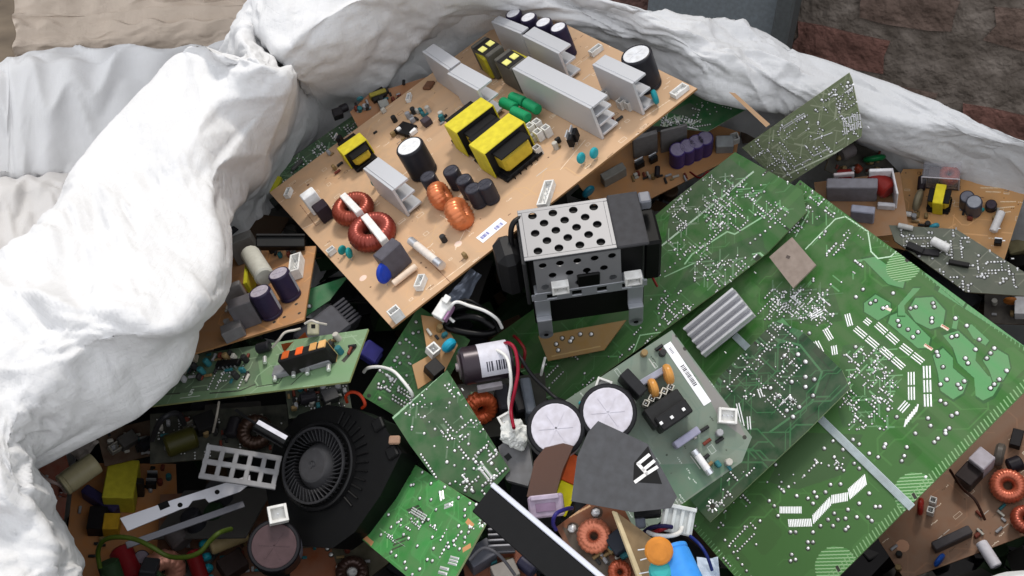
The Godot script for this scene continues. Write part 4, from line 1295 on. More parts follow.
	b.line(Color(0.62, 0.76, 0.58), 0.7, [107, 15.1, 122.8, -2.9])
	b.line(Color(0.62, 0.76, 0.58), 0.7, [108.5, 16.2, 124.1, -1.6])
	b.line(Color(0.62, 0.76, 0.58), 0.7, [110.1, 17.1, 125.2, -0.1])
	b.line(Color(0.62, 0.76, 0.58), 0.7, [112, 17.7, 126.1, 1.7])
	b.line(Color(0.62, 0.76, 0.58), 0.7, [114.2, 18, 126.7, 3.9])
	b.line(Color(0.62, 0.76, 0.58), 0.7, [116.8, 17.9, 126.9, 6.4])
	b.line(Color(0.62, 0.76, 0.58), 0.7, [120.2, 16.8, 126.2, 9.9])
	b.spot(Color(0.039, 0.047, 0.039), 113.9, -0.2, 2.2)
	for k in 84: b.line(Color(0.5, 0.66, 0.46), 0.8, [b.W - 6.0, 3.0 + k * b.H / 84.0, b.W - 0.6, 4.6 + k * b.H / 84.0])
	for k in 70: b.line(Color(0.42, 0.6, 0.42), 0.6, [3.0 + k * b.W / 70.0, 0.8, 4.2 + k * b.W / 70.0, 2.6])
	for k in 80: b.line(Color(0.42, 0.62, 0.4), 0.6, [4.0 + k * b.W / 80.0, b.H - 4.6, 4.0 + k * b.W / 80.0, b.H - 0.8])
	b.spot(Color(0.047, 0.055, 0.047), 2.8, 2.4, 1.2)
	b.line(Color(0.91, 0.839, 0.769), 2.2, [127.2, 37.5, 131.3, 36.7])
	b.line(Color(0.91, 0.839, 0.769), 2.2, [167.9, 40.9, 173.5, 40.3])
	b.line(Color(0.91, 0.839, 0.769), 2.2, [166.7, 22.9, 171.8, 22.3])
	b.line(Color(0.69, 0.329, 0.251), 0.7, [167.7, 40.3, 173.1, 39.9])
	b.line(Color(0.69, 0.329, 0.251), 0.7, [166.7, 22.4, 171.8, 21.8])
	finish(b)

func flat_strip() -> void:
	var o: Node3D
	o = thing("flat_ribbon_strip", "pale blue grey flat ribbon strip lying diagonally across the largest green board", "ribbon cable", XF(0.5151, -0.0405, 0.8562, -0.5387, 0.7617, 0.3601, 0.178, 0.0029, 0.0596))
	part(o, "ribbon", ribbon(187.6, 5.8), m(Color(0.72, 0.77, 0.78), 0.4))
	for k in 6: part(o, "conductor", strip_line(187.6), m(Color(0.60, 0.65, 0.67), 0.4), at(0, (k - 2.5) * 0.85, 0.42))

func middle_green_boards() -> void:
	var b: Board
	b = board("long_green_board", "long narrow green board running diagonally beside the perforated metal box", XF(0.5778, -0.0972, 0.8104, -0.4345, 0.8039, 0.4062, 0.1609, 0.093, -0.1082), 125.5, 261, Color(0.165, 0.361, 0.149), Color(0.471, 0.541, 0.384), 13, [45.1, -0.7, 113.3, -9.5, 129.2, 2.3, 130.1, 45.7, 123.5, 91.3, 101, 211.9, 97.9, 256.8, 0, 261, 25.3, 144.1, 34.4, 64.5], 3.6)
	b.patches(Color(0.2, 0.40, 0.17), 18, 10.0)
	b.tracks(Color(0.25, 0.45, 0.24), 50, 0.8)
	b.poly(Color(0.22, 0.337, 0.204), [34.7, 64.8, 39.2, 6, 69.4, 6.3, 58.1, 95.8])
	b.poly(Color(0.165, 0.314, 0.157), [87.8, 91.4, 113.8, 36.2, 126.1, 45.7, 95.5, 122.1])
	b.line(Color(0.69, 0.769, 0.69), 1.6, [57.2, 98, 70.3, 2.8])
	b.line(Color(0.588, 0.745, 0.588), 1.3, [84.5, 97, 83, 86.8, 91.5, 54.2, 97.9, 51.9, 106.1, 22.8])
	b.line(Color(0.549, 0.706, 0.549), 1, [79.4, 115.8, 91.1, 88.7])
	b.line(Color(0.549, 0.706, 0.549), 1, [121.4, 55.1, 129.1, 45.9])
	b.line(Color(0.588, 0.765, 0.588), 1, [110.2, 184.9, 100.8, 164.6, 111.8, 151.4, 124.9, 154.4])
	b.cloud([15.9, 47, 61, 12.6, 96.4, 47.5, 53.2, 82.2], 75, 0.8, Color(0.471, 0.549, 0.463))
	b.cloud([56.5, 91.3, 86.5, 66.8, 97.6, 77.6, 68, 102.1], 21, 0.8, Color(0.471, 0.588, 0.463))
	b.cloud([83, 86.8, 127.6, 50, 145.6, 68, 102.1, 105.1], 64, 0.8, Color(0.376, 0.51, 0.376))
	b.cloud([45.6, 33.1, 84.1, 3.6, 112.3, 31.9, 75.2, 61.7], 35, 0.9, Color(0.431, 0.627, 0.431))
	b.cloud([85.1, 126.5, 123.5, 93.5, 141.7, 111.3, 104.2, 144.3], 23, 0.9)
	b.cloud([46.8, 230.9, 110.3, 173.3, 138.1, 198.9, 76.9, 256.8], 21, 0.9, Color(0.314, 0.549, 0.314))
	b.cloud([53.7, 7.8, 90.1, -19.6, 124.2, 15.1, 89.4, 42.9], 23, 0.8, Color(0.431, 0.627, 0.431))
	b.cloud([58.3, 149.5, 104.6, 109.8, 141.5, 145, 97.4, 185], 15, 0.9)
	for k in 14: b.line(Color(0.5, 0.68, 0.5), 0.9, [10.0 + k * 17.0, b.H - 1.0, 14.0 + k * 17.0, b.H - 9.0])
	b.row(86.2, 39.8, 75.4, 117.4, 16, 0.8)
	b.row(118, 14.5, 113.4, 49.4, 8, 1)
	finish(b)
	b = board("barcode_board", "grey green component board with a long barcode sticker and two big silver topped capacitors", XF(0.5695, -0.4451, 0.6911, -0.014, 0.8353, 0.5495, 0.1058, 0.1016, 0.1534), 95.8, 97, Color(0.431, 0.486, 0.439), Color(0.533, 0.549, 0.471), 14, [1, 0, 87, 0.3, 95.9, 15.4, 95.1, 63, 97.3, 104.1, -1.5, 99.2], 3.4)
	b.patches(Color(0.40, 0.46, 0.41), 14, 14.0)
	b.tracks(Color(0.40, 0.47, 0.42), 26, 1.0)
	b.poly(Color(0.494, 0.486, 0.478), [2.1, 0.8, 33, 1.1, 69.5, 0.5, 87.1, 3.6, 66.5, 10.5, 38.3, 5.2, 9.1, 6.1])
	b.poly(Color(0.329, 0.439, 0.361), [64.3, 63.8, 94.1, 18.1, 94.1, 62.3])
	b.legend(70, Color(0.75, 0.78, 0.75), Color(0.18, 0.22, 0.19))
	print_label(b.node, 30, 9.5, 47.1, 5.8, 177.3, 2, 0.1)
	b.spot(Color(0.063, 0.071, 0.071), 5.9, -0.5, 1.4)
	b.spot(Color(0.063, 0.071, 0.071), 15.9, 0.5, 1.4)
	b.spot(Color(0.063, 0.071, 0.071), 84.2, 4.3, 1.4)
	b.spot(Color(0.745, 0.235, 0.275), 6.6, 14.1, 1.2)
	b.spot(Color(0.588, 0.173, 0.212), 88.5, 28.9, 1.6)
	cap(b.node, 11.9, 103.1, 18.5, 24, Color(0.118, 0.118, 0.129), Color(0.804, 0.792, 0.831), Transform3D.IDENTITY, Color(0.549, 0.561, 0.6), 0)
	cap(b.node, 22.4, 70.5, 18.5, 24, Color(0.118, 0.118, 0.129), Color(0.804, 0.792, 0.831), Transform3D.IDENTITY, Color(0.549, 0.561, 0.6), 0)
	block(b.node, "film_capacitor", 19.3, 29.6, 24, 9, 4.3, Color(0.588, 0.596, 0.651), 85.9, 0.1, 0.6, 0.45, 0)
	disc(b.node, 23.9, 21.9, 7, Color(0.769, 0.549, 0.282), -20, 6, "disc_capacitor")
	disc(b.node, 25.5, 35.2, 6.5, Color(0.769, 0.549, 0.282), -20, 6, "disc_capacitor")
	block(b.node, "heatsink_plate", 16.1, 45.3, 18.4, 20, 7.5, Color(0.141, 0.141, 0.149), 187.3, 0.1, 0.6, 0.45, 0)
	block(b.node, "bridge_rectifier", 41.1, 37.3, 26.3, 15, 13.9, Color(0.157, 0.157, 0.157), 88.4, 0.1, 0.8, 0.45, 0)
	block(b.node, "bridge_rectifier", 47.2, 36.7, 23.2, 20, 9.9, Color(0.133, 0.133, 0.137), 88.3, 0.1, 0.8, 0.45, 0)
	connector(b.node, 30.8, 44.9, 4, 10, 4, 30, Color(0.886, 0.871, 0.824), 1, "terminal")
	connector(b.node, 30.3, 40, 4, 10, 4, 30, Color(0.886, 0.871, 0.824), 1, "terminal")
	connector(b.node, 31.1, 35.5, 4, 10, 4, 30, Color(0.886, 0.871, 0.824), 1, "terminal")
	connector(b.node, 31.3, 30.6, 4, 10, 4, 30, Color(0.886, 0.871, 0.824), 1, "terminal")
	connector(b.node, 31.4, 25.7, 4, 10, 4, 30, Color(0.886, 0.871, 0.824), 1, "terminal")
	block(b.node, "lead", 46.9, 46.7, 2, 1, 2, Color(0.902, 0.902, 0.902), 0, 20.2, 0.1, 0.45, 0)
	block(b.node, "lead", 47.8, 39, 2, 1, 2, Color(0.902, 0.902, 0.902), 0, 20.2, 0.1, 0.45, 0)
	block(b.node, "lead", 48, 29.9, 2, 1, 2, Color(0.902, 0.902, 0.902), 0, 20.2, 0.1, 0.45, 0)
	connector(b.node, 5.6, 60.4, 10, 7, 9, 35, WHITE, 1, "connector")
	connector(b.node, 67.2, 5.5, 12, 5, 10, 50, WHITE, 3, "connector")
	block(b.node, "film_capacitor", 63.3, 36.5, 18.7, 10, 5, Color(0.588, 0.588, 0.675), 88.8, 0.1, 0.6, 0.45, 0)
	rod(b.node, "resistor", 72.6, 37.1, 90.4, 37.3, 2.4, 4, Color(0.91, 0.91, 0.918), ALU, 0.4, 0)
	disc(b.node, 8.1, 79.1, 3, Color(0.118, 0.588, 0.627), 0, 3, "disc_capacitor")
	b.litter([55.4, 26.5, 72.1, 2.5, 97.4, 22.2, 81, 45.9], 10, LITTER)
	b.litter([-3, 23.5, 6.5, 9.9, 14.5, 16, 5.1, 29.5], 4, LITTER)
	b.litter([-2.9, 64.4, 15.8, 37.4, 23.8, 43.3, 5.1, 70.2], 4, LITTER)
	finish(b)
	b = board("dark_green_board", "dark green board with a star of solder near its corner, under the barcode board", XF(0.5149, -0.0407, 0.8563, -0.5387, 0.7617, 0.3601, 0.2066, 0.0336, 0.0756), 75.3, 146.2, Color(0.094, 0.251, 0.141), Color(0.588, 0.659, 0.502), 15, [-3.8, 2.9, 17.8, -5.3, 61.5, -3.9, 75.3, 1.7, 75.5, 46.5, 72.8, 144.4, 49.6, 145.1, 9.4, 109, -4.5, 65.1], 3.6)
	b.poly(Color(0.102, 0.235, 0.133), [-13.9, 37.5, 4.4, 10.7, 35.8, 14.3, 35.7, 45.9, 9.7, 64.9])
	b.line(Color(0.251, 0.455, 0.298), 1.6, [4.3, 13.9, 24.6, 3.4, 51.8, 7, 62.7, 27.9, 56.2, 65.4])
	b.line(Color(0.094, 0.204, 0.118), 1.2, [-1.6, 12.7, 26.3, -1.3, 57.2, 2, 70.1, 31.1, 64.9, 65.3])
	b.tracks(Color(0.19, 0.40, 0.24), 40, 0.9)
	b.cloud([-42.6, 30.3, 6.6, -11.9, 52.9, 32.9, 7.3, 75.9], 87, 0.8, Color(0.275, 0.431, 0.298))
	b.cloud([-37.2, -4.4, -12.4, -24.9, 10.9, -2.4, -13, 18.4], 41, 0.8, Color(0.314, 0.431, 0.329))
	b.cloud([23.4, 113.9, 60.1, 77.4, 96.1, 111.4, 61.6, 148.3], 17, 0.9, Color(0.275, 0.471, 0.298))
	b.star(65.5, 135.1, 5)
	b.star(52.4, 37.6, 3)
	for p in [Vector2(21.6, 17.2), Vector2(28.7, 9.5), Vector2(37.1, 9.7), Vector2(45.4, 17.8), Vector2(51.6, 14.7), Vector2(40.5, 27.5), Vector2(32.1, 41.9), Vector2(40.5, 42), Vector2(48.8, 36.8), Vector2(50.9, 23.1), Vector2(59.7, 23.9), Vector2(53.6, 45.3), Vector2(58.4, 36.9), Vector2(60.4, 45.3)]: b.blob(p.x, p.y, 1.6)
	b.bars(20.7, 67.3, 39.2, 77.8, 2, 1, 2, 1)
	b.bars(35, 68.5, 44.1, 75.7, 2, 1, 2, 1)
	b.bars(25.1, 48.4, 32.9, 51.8, 2, 1, 2, 1)
	finish(b)

func left_boards() -> void:
	var b: Board
	b = board("small_green_board", "small dark green board under the tip of the large tan board", XF(0.8436, -0.2819, 0.4569, -0.0013, 0.8499, 0.5269, -0.0722, 0.0452, 0.072), 48, 80.7, Color(0.149, 0.369, 0.165), Color(0.471, 0.541, 0.384), 16, [0.6, -1.4, 48, 0, 54.1, 82, 30, 78, 3.6, 78.9], 3.4)
	b.tracks(Color(0.2, 0.44, 0.2), 24, 0.9)
	b.cloud([-8.4, 43.2, 17, 27, 39.4, 60.1, 14.3, 76.1], 20, 1, Color(0.275, 0.471, 0.275))
	for p in [Vector2(5.6, 10.1), Vector2(11.6, 15.6), Vector2(8.6, 18.6), Vector2(4.5, 30.4), Vector2(6.9, 25.5), Vector2(11.2, 35.3), Vector2(16, 35.6), Vector2(13.2, 43.1), Vector2(8.9, 43.6), Vector2(9.8, 49.8), Vector2(11, 61.5), Vector2(12.1, 66.4), Vector2(14.7, 63.6), Vector2(15.6, 73.1)]: b.blob(p.x, p.y, 1.2)
	b.row(6.9, 25.5, 17, 27, 4, 0.9)
	b.spot(Color(0.039, 0.055, 0.039), 7.8, 75.8, 1.6)
	finish(b)
	b = board("speckled_green_board", "green board speckled with solder between the fan and the barcode motor", XF(0.7682, 0.4102, -0.4916, -0.0898, 0.8293, 0.5516, -0.0894, 0.0342, 0.1778), 57.4, 81.4, Color(0.141, 0.329, 0.157), Color(0.471, 0.541, 0.384), 17, [7.5, 0.8, 57.4, 0, 47.5, 81.4, 18.5, 85.7, 4.5, 54.2, 5.3, 24.1], 3.4)
	b.poly(Color(0.157, 0.29, 0.165), [25.3, 5.4, 51, 18, 42.3, 40, 19.5, 29.7])
	b.line(Color(0.588, 0.706, 0.588), 1.4, [7.7, 1.8, 54.7, -0.6])
	b.cloud([32.9, -15.7, 81.1, 25.3, 49.5, 63.8, 1.9, 23.9], 70, 0.8, Color(0.329, 0.431, 0.329))
	b.cloud([21, 39, 49.9, 63.3, 30.9, 86.6, 2.1, 62.6], 35, 1)
	b.bars(33.6, 67.1, 33.5, 78, 2, 1.6, 2.6, 1)
	b.line(Color(0.471, 0.588, 0.494), 1.4, [29.9, 66.2, 35.3, 66.4, 36, 79])
	b.row(7.2, 34.1, 5.7, 52.6, 9, 0.8)
	finish(b)
	b = board("bright_green_board", "bright green square board with white solder joints in front of the fan", XF(0.5817, 0.3947, 0.7113, -0.648, 0.7533, 0.1119, -0.0846, -0.0076, 0.1696), 122.6, 63.2, Color(0.204, 0.486, 0.227), Color(0.588, 0.667, 0.471), 18, [], 4)
	b.patches(Color(0.23, 0.53, 0.26), 14, 10.0)
	b.tracks(Color(0.26, 0.56, 0.29), 30, 0.9)
	b.line(Color(0.11, 0.235, 0.125), 1.2, [10.7, 4.2, 1.2, 32.1])
	b.poly(Color(0.133, 0.235, 0.141), [44.8, 28.8, 54.1, 21.2, 71.5, 25.5, 69.5, 30.1])
	for p in [Vector2(13.3, 3.3), Vector2(27.8, 7), Vector2(35.9, 13.2), Vector2(38.1, 12), Vector2(39.7, 1.6), Vector2(54.5, 4.8), Vector2(69.5, 1.9), Vector2(87.5, 2.8), Vector2(67.5, 6.5), Vector2(71.9, 9.4), Vector2(83.1, 9.7), Vector2(73.2, 17.4), Vector2(63.3, 13.8), Vector2(51.9, 17.3), Vector2(22.6, 34.7), Vector2(30.3, 38.5), Vector2(20.1, 42.6), Vector2(19, 38.1), Vector2(6.9, 52.9), Vector2(18.8, 50), Vector2(34.2, 52.4), Vector2(39.9, 44.2), Vector2(45.5, 36.2), Vector2(44.4, 38.5), Vector2(62.4, 31.1), Vector2(71.5, 25.5), Vector2(80.4, 26.5), Vector2(83.9, 33.3), Vector2(74.8, 43.6), Vector2(90.6, 38.6), Vector2(56.1, 43.1), Vector2(62.8, 43.1), Vector2(53.7, 57.3), Vector2(60.4, 57.2), Vector2(71.8, 56.8), Vector2(76.1, 59.4), Vector2(84.9, 60), Vector2(88.7, 54.3), Vector2(90.6, 46.6), Vector2(95.6, 45.3), Vector2(112.8, 17.5), Vector2(111.5, 14.5), Vector2(112, 21.4), Vector2(106.5, 20.1), Vector2(104.3, 27.3), Vector2(103, 32.3), Vector2(101.4, 17.8), Vector2(98.9, 7.1), Vector2(101.9, 10.4), Vector2(100.2, 2), Vector2(106.2, 0.5), Vector2(-0.4, 23.6), Vector2(9.6, 32.9), Vector2(-1.2, 3.4)]: b.blob(p.x, p.y, 1.15)
	b.bars(68, 5.3, 74.4, 10.4, 2, 1.6, 2.2, 1)
	b.bars(78.8, 13.3, 85.9, 7.7, 2, 1.6, 2, 1)
	b.bars(49.6, 26.8, 68.5, 25.8, 3, 1, 1.6, 3)
	b.bars(108.9, 38.6, 118.4, 36.2, 3, 1.5, 2, 1)
	b.bars(105.2, 47.3, 114.7, 44.8, 2, 2, 3, 1)
	b.cloud([-13.3, 29.5, 3.1, 23.3, 21.2, 40.2, 5.6, 46.5], 14, 0.8, Color(0.706, 0.745, 0.667))
	b.cloud([21.2, 40.2, 69.9, 20.6, 82.7, 33.7, 35.7, 53.7], 15, 0.8, Color(0.353, 0.627, 0.353))
	b.cloud([89.8, 21.7, 111.4, 12.7, 122.9, 25.5, 102, 34.5], 9, 0.9)
	b.star(119.6, 7.6, 3.8)
	b.line(Color(0.784, 0.549, 0.353), 3.4, [17.3, 60.5, 30.5, 60.7])
	b.line(Color(0.784, 0.549, 0.353), 3.4, [106.5, 12.1, 113, 13])
	b.line(Color(0.784, 0.549, 0.353), 3.4, [116.8, 28.1, 120.2, 24])
	lettering(b.node, "VCN", 12.6, 20.6, 6.5, Color(0.06, 0.12, 0.06), -8)
	lettering(b.node, "7C5", 21.4, 22.9, 5.5, Color(0.06, 0.12, 0.06), -8)
	b.bars(47.4, 49.7, 65.1, 48.7, 1, 0.2, 1, 1)
	b.line(Color(0.102, 0.227, 0.11), 1.2, [53.5, 55.5, 61.4, 48.4])
	b.line(Color(0.102, 0.227, 0.11), 1.2, [52, 52.8, 60.9, 45.2])
	b.line(Color(0.102, 0.227, 0.11), 1.2, [50.5, 50, 60.4, 42.1])
	finish(b)
	b = board("strip_board", "pale green strip board carrying an orange and black banded transformer", XF(0.9052, 0.3734, 0.2027, -0.3856, 0.9224, 0.0225, -0.2722, -0.0026, 0.0802), 187.2, 47.7, Color(0.424, 0.549, 0.4), Color(0.525, 0.549, 0.361), 19, [], 3.6)
	b.poly(Color(0.337, 0.431, 0.329), [-18, -1.1, 86.4, -0.5, 110.6, 40.8, 3.1, 37.4])
	b.tracks(Color(0.52, 0.63, 0.5), 22, 0.8)
	b.line(Color(0.118, 0.157, 0.118), 0.8, [105.6, 41.7, 125.2, 40.9, 126.9, 34.3])
	b.line(Color(0.118, 0.157, 0.118), 0.8, [137.2, 43.6, 145.7, 32.4])
	b.poly(Color(0.078, 0.094, 0.078), [173.6, 27.3, 180.8, 14.7, 182.8, 17.3, 176.9, 29.6])
	b.line(Color(0.157, 0.196, 0.157), 1.2, [2.8, 36.8, 33.1, 38.3])
	b.line(Color(0.157, 0.196, 0.157), 1.2, [63.6, 42.1, 91.9, 43.4, 103.6, 39.2])
	block(b.node, "transformer", 151, 28.9, 38.5, 17, 8.1, Color(0.118, 0.11, 0.11), 10.8, 0.1, 1, 0.45, 0)
	block(b.node, "tape_band", 138.2, 30.9, 5.7, 17.6, 7, Color(0.745, 0.353, 0.157), 9.7, 0.1, 0.3, 0.45, 0)
	block(b.node, "tape_band", 149.2, 28.8, 5.7, 17.6, 7, Color(0.902, 0.376, 0.157), 9.7, 0.1, 0.3, 0.45, 0)
	block(b.node, "tape_band", 160.1, 26.7, 5.6, 17.6, 6.9, Color(0.784, 0.588, 0.353), 9.7, 0.1, 0.3, 0.45, 0)
	block(b.node, "tape_band", 167, 25.4, 5.6, 17.6, 6.9, Color(0.847, 0.667, 0.431), 9.7, 0.1, 0.3, 0.45, 0)
	block(b.node, "transformer_base", 143.2, 29.5, 47.7, 5, 9.9, Color(0.502, 0.51, 0.525), 8.3, 0.1, 0.8, 0.45, 0)
	rod(b.node, "pin", 121.5, 35, 123.8, 40.8, 1.6, 3, Color(0.863, 0.871, 0.863), Color(0, 0, 0, 0), 0.3, 0.7)
	rod(b.node, "pin", 137.4, 33.8, 139.6, 39.5, 1.6, 3, Color(0.863, 0.871, 0.863), Color(0, 0, 0, 0), 0.3, 0.7)
	rod(b.node, "pin", 149, 33.2, 151.1, 38.9, 1.6, 3, Color(0.863, 0.871, 0.863), Color(0, 0, 0, 0), 0.3, 0.7)
	rod(b.node, "pin", 166.7, 32.3, 168.7, 37.9, 1.6, 3, Color(0.863, 0.871, 0.863), Color(0, 0, 0, 0), 0.3, 0.7)
	rod(b.node, "pin", 104.7, 16.4, 107.3, 22.4, 1.6, 3, Color(0.863, 0.871, 0.863), Color(0, 0, 0, 0), 0.3, 0.7)
	chip(b.node, 71, 17.1, 21.6, 5.4, -2, 5)
	b.litter([5.9, -4.8, 85.1, 7.2, 98.3, 37.3, 22.6, 27.4], 34, LITTER)
	connector(b.node, 27.1, 7.8, 16, 6, 7, 15, Color(0.769, 0.729, 0.651), 2, "connector")
	rod(b.node, "capacitor", 96.2, 9.3, 106.8, 7.3, 4, 5, Color(0.141, 0.141, 0.157), Color(0, 0, 0, 0), 0.4, 0)
	b.litter([155.9, 1.3, 178.7, 5, 184.4, 22.1, 162.1, 18.7], 10, LITTER)
	b.line(Color(0.847, 0.871, 0.847), 0.7, [35.7, 43.3, 54.8, 43.3])
	lettering(b.node, "5", 44.5, 39.2, 8, Color(0.85, 0.88, 0.85), 0)
	b.cloud([11.6, 6.2, 89.6, 17.5, 97.2, 34.9, 21.3, 24.8], 12, 0.8)
	finish(b)
	b = board("tan_board", "tan board at the sack's left edge with two dark capacitors and grey film blocks", XF(0.9522, 0.2887, -0.1001, -0.297, 0.9514, -0.0811, -0.2601, 0.0099, 0.0035), 102.3, 99.1, Color(0.659, 0.478, 0.314), Color(0.588, 0.439, 0.29), 20, [-24.8, -61.2, 103.3, -1, 103, 99, 0.2, 99.4], 3.4)
	b.tracks(Color(0.74, 0.53, 0.33), 20, 1.0)
	b.spot(Color(0.118, 0.086, 0.071), 93.8, 74.8, 1.4)
	b.spot(Color(0.118, 0.086, 0.071), 97.7, 88, 1.4)
	b.spot(Color(0.118, 0.086, 0.071), 85.4, 87.3, 1.4)
	b.spot(Color(0.118, 0.086, 0.071), 77.6, 90, 1.4)
	cap(b.node, 75.4, 80.1, 8.5, 24, Color(0.173, 0.149, 0.243), Color(0.667, 0.643, 0.69), Transform3D.IDENTITY, Color(0.549, 0.561, 0.6), 0)
	cap(b.node, 88.7, 63, 8.5, 24, Color(0.173, 0.149, 0.243), Color(0.667, 0.643, 0.69), Transform3D.IDENTITY, Color(0.549, 0.561, 0.6), 0)
	block(b.node, "film_capacitor", 42.2, -14.4, 21.1, 22, 12.3, Color(0.408, 0.408, 0.4), 188.9, 0.1, 0.6, 0.45, 0)
	block(b.node, "film_capacitor", 47.4, 59.4, 16.5, 24, 5.9, Color(0.439, 0.431, 0.431), 186.8, 0.1, 0.6, 0.45, 0)
	block(b.node, "film_capacitor", 58, 81.8, 17.9, 22, 12.8, Color(0.361, 0.353, 0.369), 5.7, 0.1, 0.6, 0.45, 0)
	rod(b.node, "film_coil", 54.7, 10.8, 73.8, 53.7, 8, 18, Color(0.745, 0.745, 0.706), Color(0, 0, 0, 0), 0.4, 0)
	block(b.node, "yellow_tape", 53.6, 35.8, 27.4, 16, 3.4, Color(0.69, 0.667, 0.157), 95.6, 0.1, 0.5, 0.45, 0)
	connector(b.node, 91.2, 28.6, 25.2, 9, 9.2, 91.8, WHITE, 4, "connector")
	b.litter([16.1, 19.1, 49.6, 35.3, 58.1, 91, 26.6, 76.9], 8, LITTER)
	b.litter([60, -17.4, 88.9, -2.4, 91.4, 20.8, 63.2, 6.6], 8, LITTER)
	block(b.node, "capacitor_box", 47, 93.2, 16, 10, 12, Color(0.431, 0.424, 0.431), 15, 0.1, 0.5, 0.45, 0)
	finish(b)
	b = board("speckled_board", "green speckled board tucked under the upper left edge of the large tan board", XF(0.7852, 0.3164, -0.5323, 0.0209, 0.8456, 0.5333, -0.2391, 0.0043, -0.1525), 118.4, 48.4, Color(0.204, 0.329, 0.22), Color(0.471, 0.541, 0.384), 21, [], 3.4)
	b.tracks(Color(0.3, 0.44, 0.3), 30, 0.9)
	b.cloud([2, 2, 114.4, 2, 114.4, 44.4, 2, 44.4], 150, 0.9, Color(0.431, 0.549, 0.424))
	block(b.node, "yellow_sticker", 5.8, 15.5, 17.6, 6, 6.1, Color(0.745, 0.729, 0.196), 30, 0.1, 0.4, 0.45, 0)
	block(b.node, "choke", -2.9, 31.9, 10, 12, 9, Color(0.157, 0.173, 0.165), 0, 0.1, 0.5, 0.45, 0)
	rod(b.node, "resistor", 27, 12.1, 40.5, 9.5, 2, 3, Color(0.353, 0.353, 0.345), Color(0, 0, 0, 0), 0.4, 0)
	finish(b)
	b = board("small_brown_board", "small brown board peeking out behind the large tan board near the white sack", XF(0.9154, 0.1223, -0.3836, 0.1059, 0.8461, 0.5224, -0.1559, 0.0671, -0.1872), 79.4, 45.7, Color(0.627, 0.424, 0.282), Color(0.588, 0.439, 0.29), 22, [-0.4, 11.1, 21.5, 0.4, 83.9, 1.6, 83.2, 41.6, 2.6, 42.7], 3.4)
	block(b.node, "transformer", 29.8, 4.7, 16.3, 8, 4.2, Color(0.588, 0.549, 0.235), 1.1, 0.1, 0.5, 0.45, 0)
	block(b.node, "transformer", 29.9, 5.3, 15, 6, 9, Color(0.133, 0.125, 0.118), 15, 0.1, 0.5, 0.45, 0)
	b.litter([6.6, -0.9, 21.9, 4.7, 16.9, 18, 1.6, 12.4], 12, LITTER)
	b.litter([30.8, 1, 55.2, 9.8, 51.4, 19.5, 27.1, 10.7], 14, LITTER)
	block(b.node, "capacitor_box", 31.2, 16.6, 9, 7, 8, Color(0.588, 0.588, 0.569), 0, 0.1, 0.5, 0.45, 0)
	rod(b.node, "capacitor", 56, 4.4, 57.9, -0.4, 1.6, 5, Color(0.118, 0.118, 0.125), Color(0, 0, 0, 0), 0.4, 0)
	rod(b.node, "capacitor", -8.9, 8, -1, 6.7, 4, 4, Color(0.133, 0.125, 0.141), Color(0, 0, 0, 0), 0.4, 0)
	block(b.node, "choke", -12.2, 11.3, 9, 10, 8, Color(0.141, 0.133, 0.141), 0, 0.1, 0.5, 0.45, 0)
	disc(b.node, 12.4, 4.2, 3.5, Color(0.235, 0.471, 0.51), 0, 3, "disc_capacitor")
	finish(b)
	b = board("notched_brown_board", "small notched brown board with a teal trimmer beside the barcode motor", XF(0.8083, 0.0393, -0.5874, 0.1674, 0.9412, 0.2933, -0.0952, 0.0523, 0.1096), 43.8, 49.9, Color(0.627, 0.463, 0.29), Color(0.588, 0.439, 0.29), 23, [34, 0, 45.7, 9.5, 44.3, 34.8, 24.5, 47.7, 0, 49.9, 6.4, 31.6, 20.3, 31.3], 3.4)
	connector(b.node, 24.4, 30.8, 8, 8, 8, 10, WHITE, 1, "connector")
	disc(b.node, 35.2, 34.7, 6, Color(0.133, 0.588, 0.706), 10, 7, "disc_capacitor")
	block(b.node, "relay", 16.7, 44.3, 11, 9, 11, Color(0.118, 0.11, 0.11), 10, 0.1, 0.5, 0.45, 0)
	b.litter([32.5, 9.3, 45.5, 16.7, 39.8, 25.5, 26.9, 18.1], 6, LITTER)
	b.spot(Color(0.118, 0.086, 0.063), 14.3, 41.4, 3)
	finish(b)

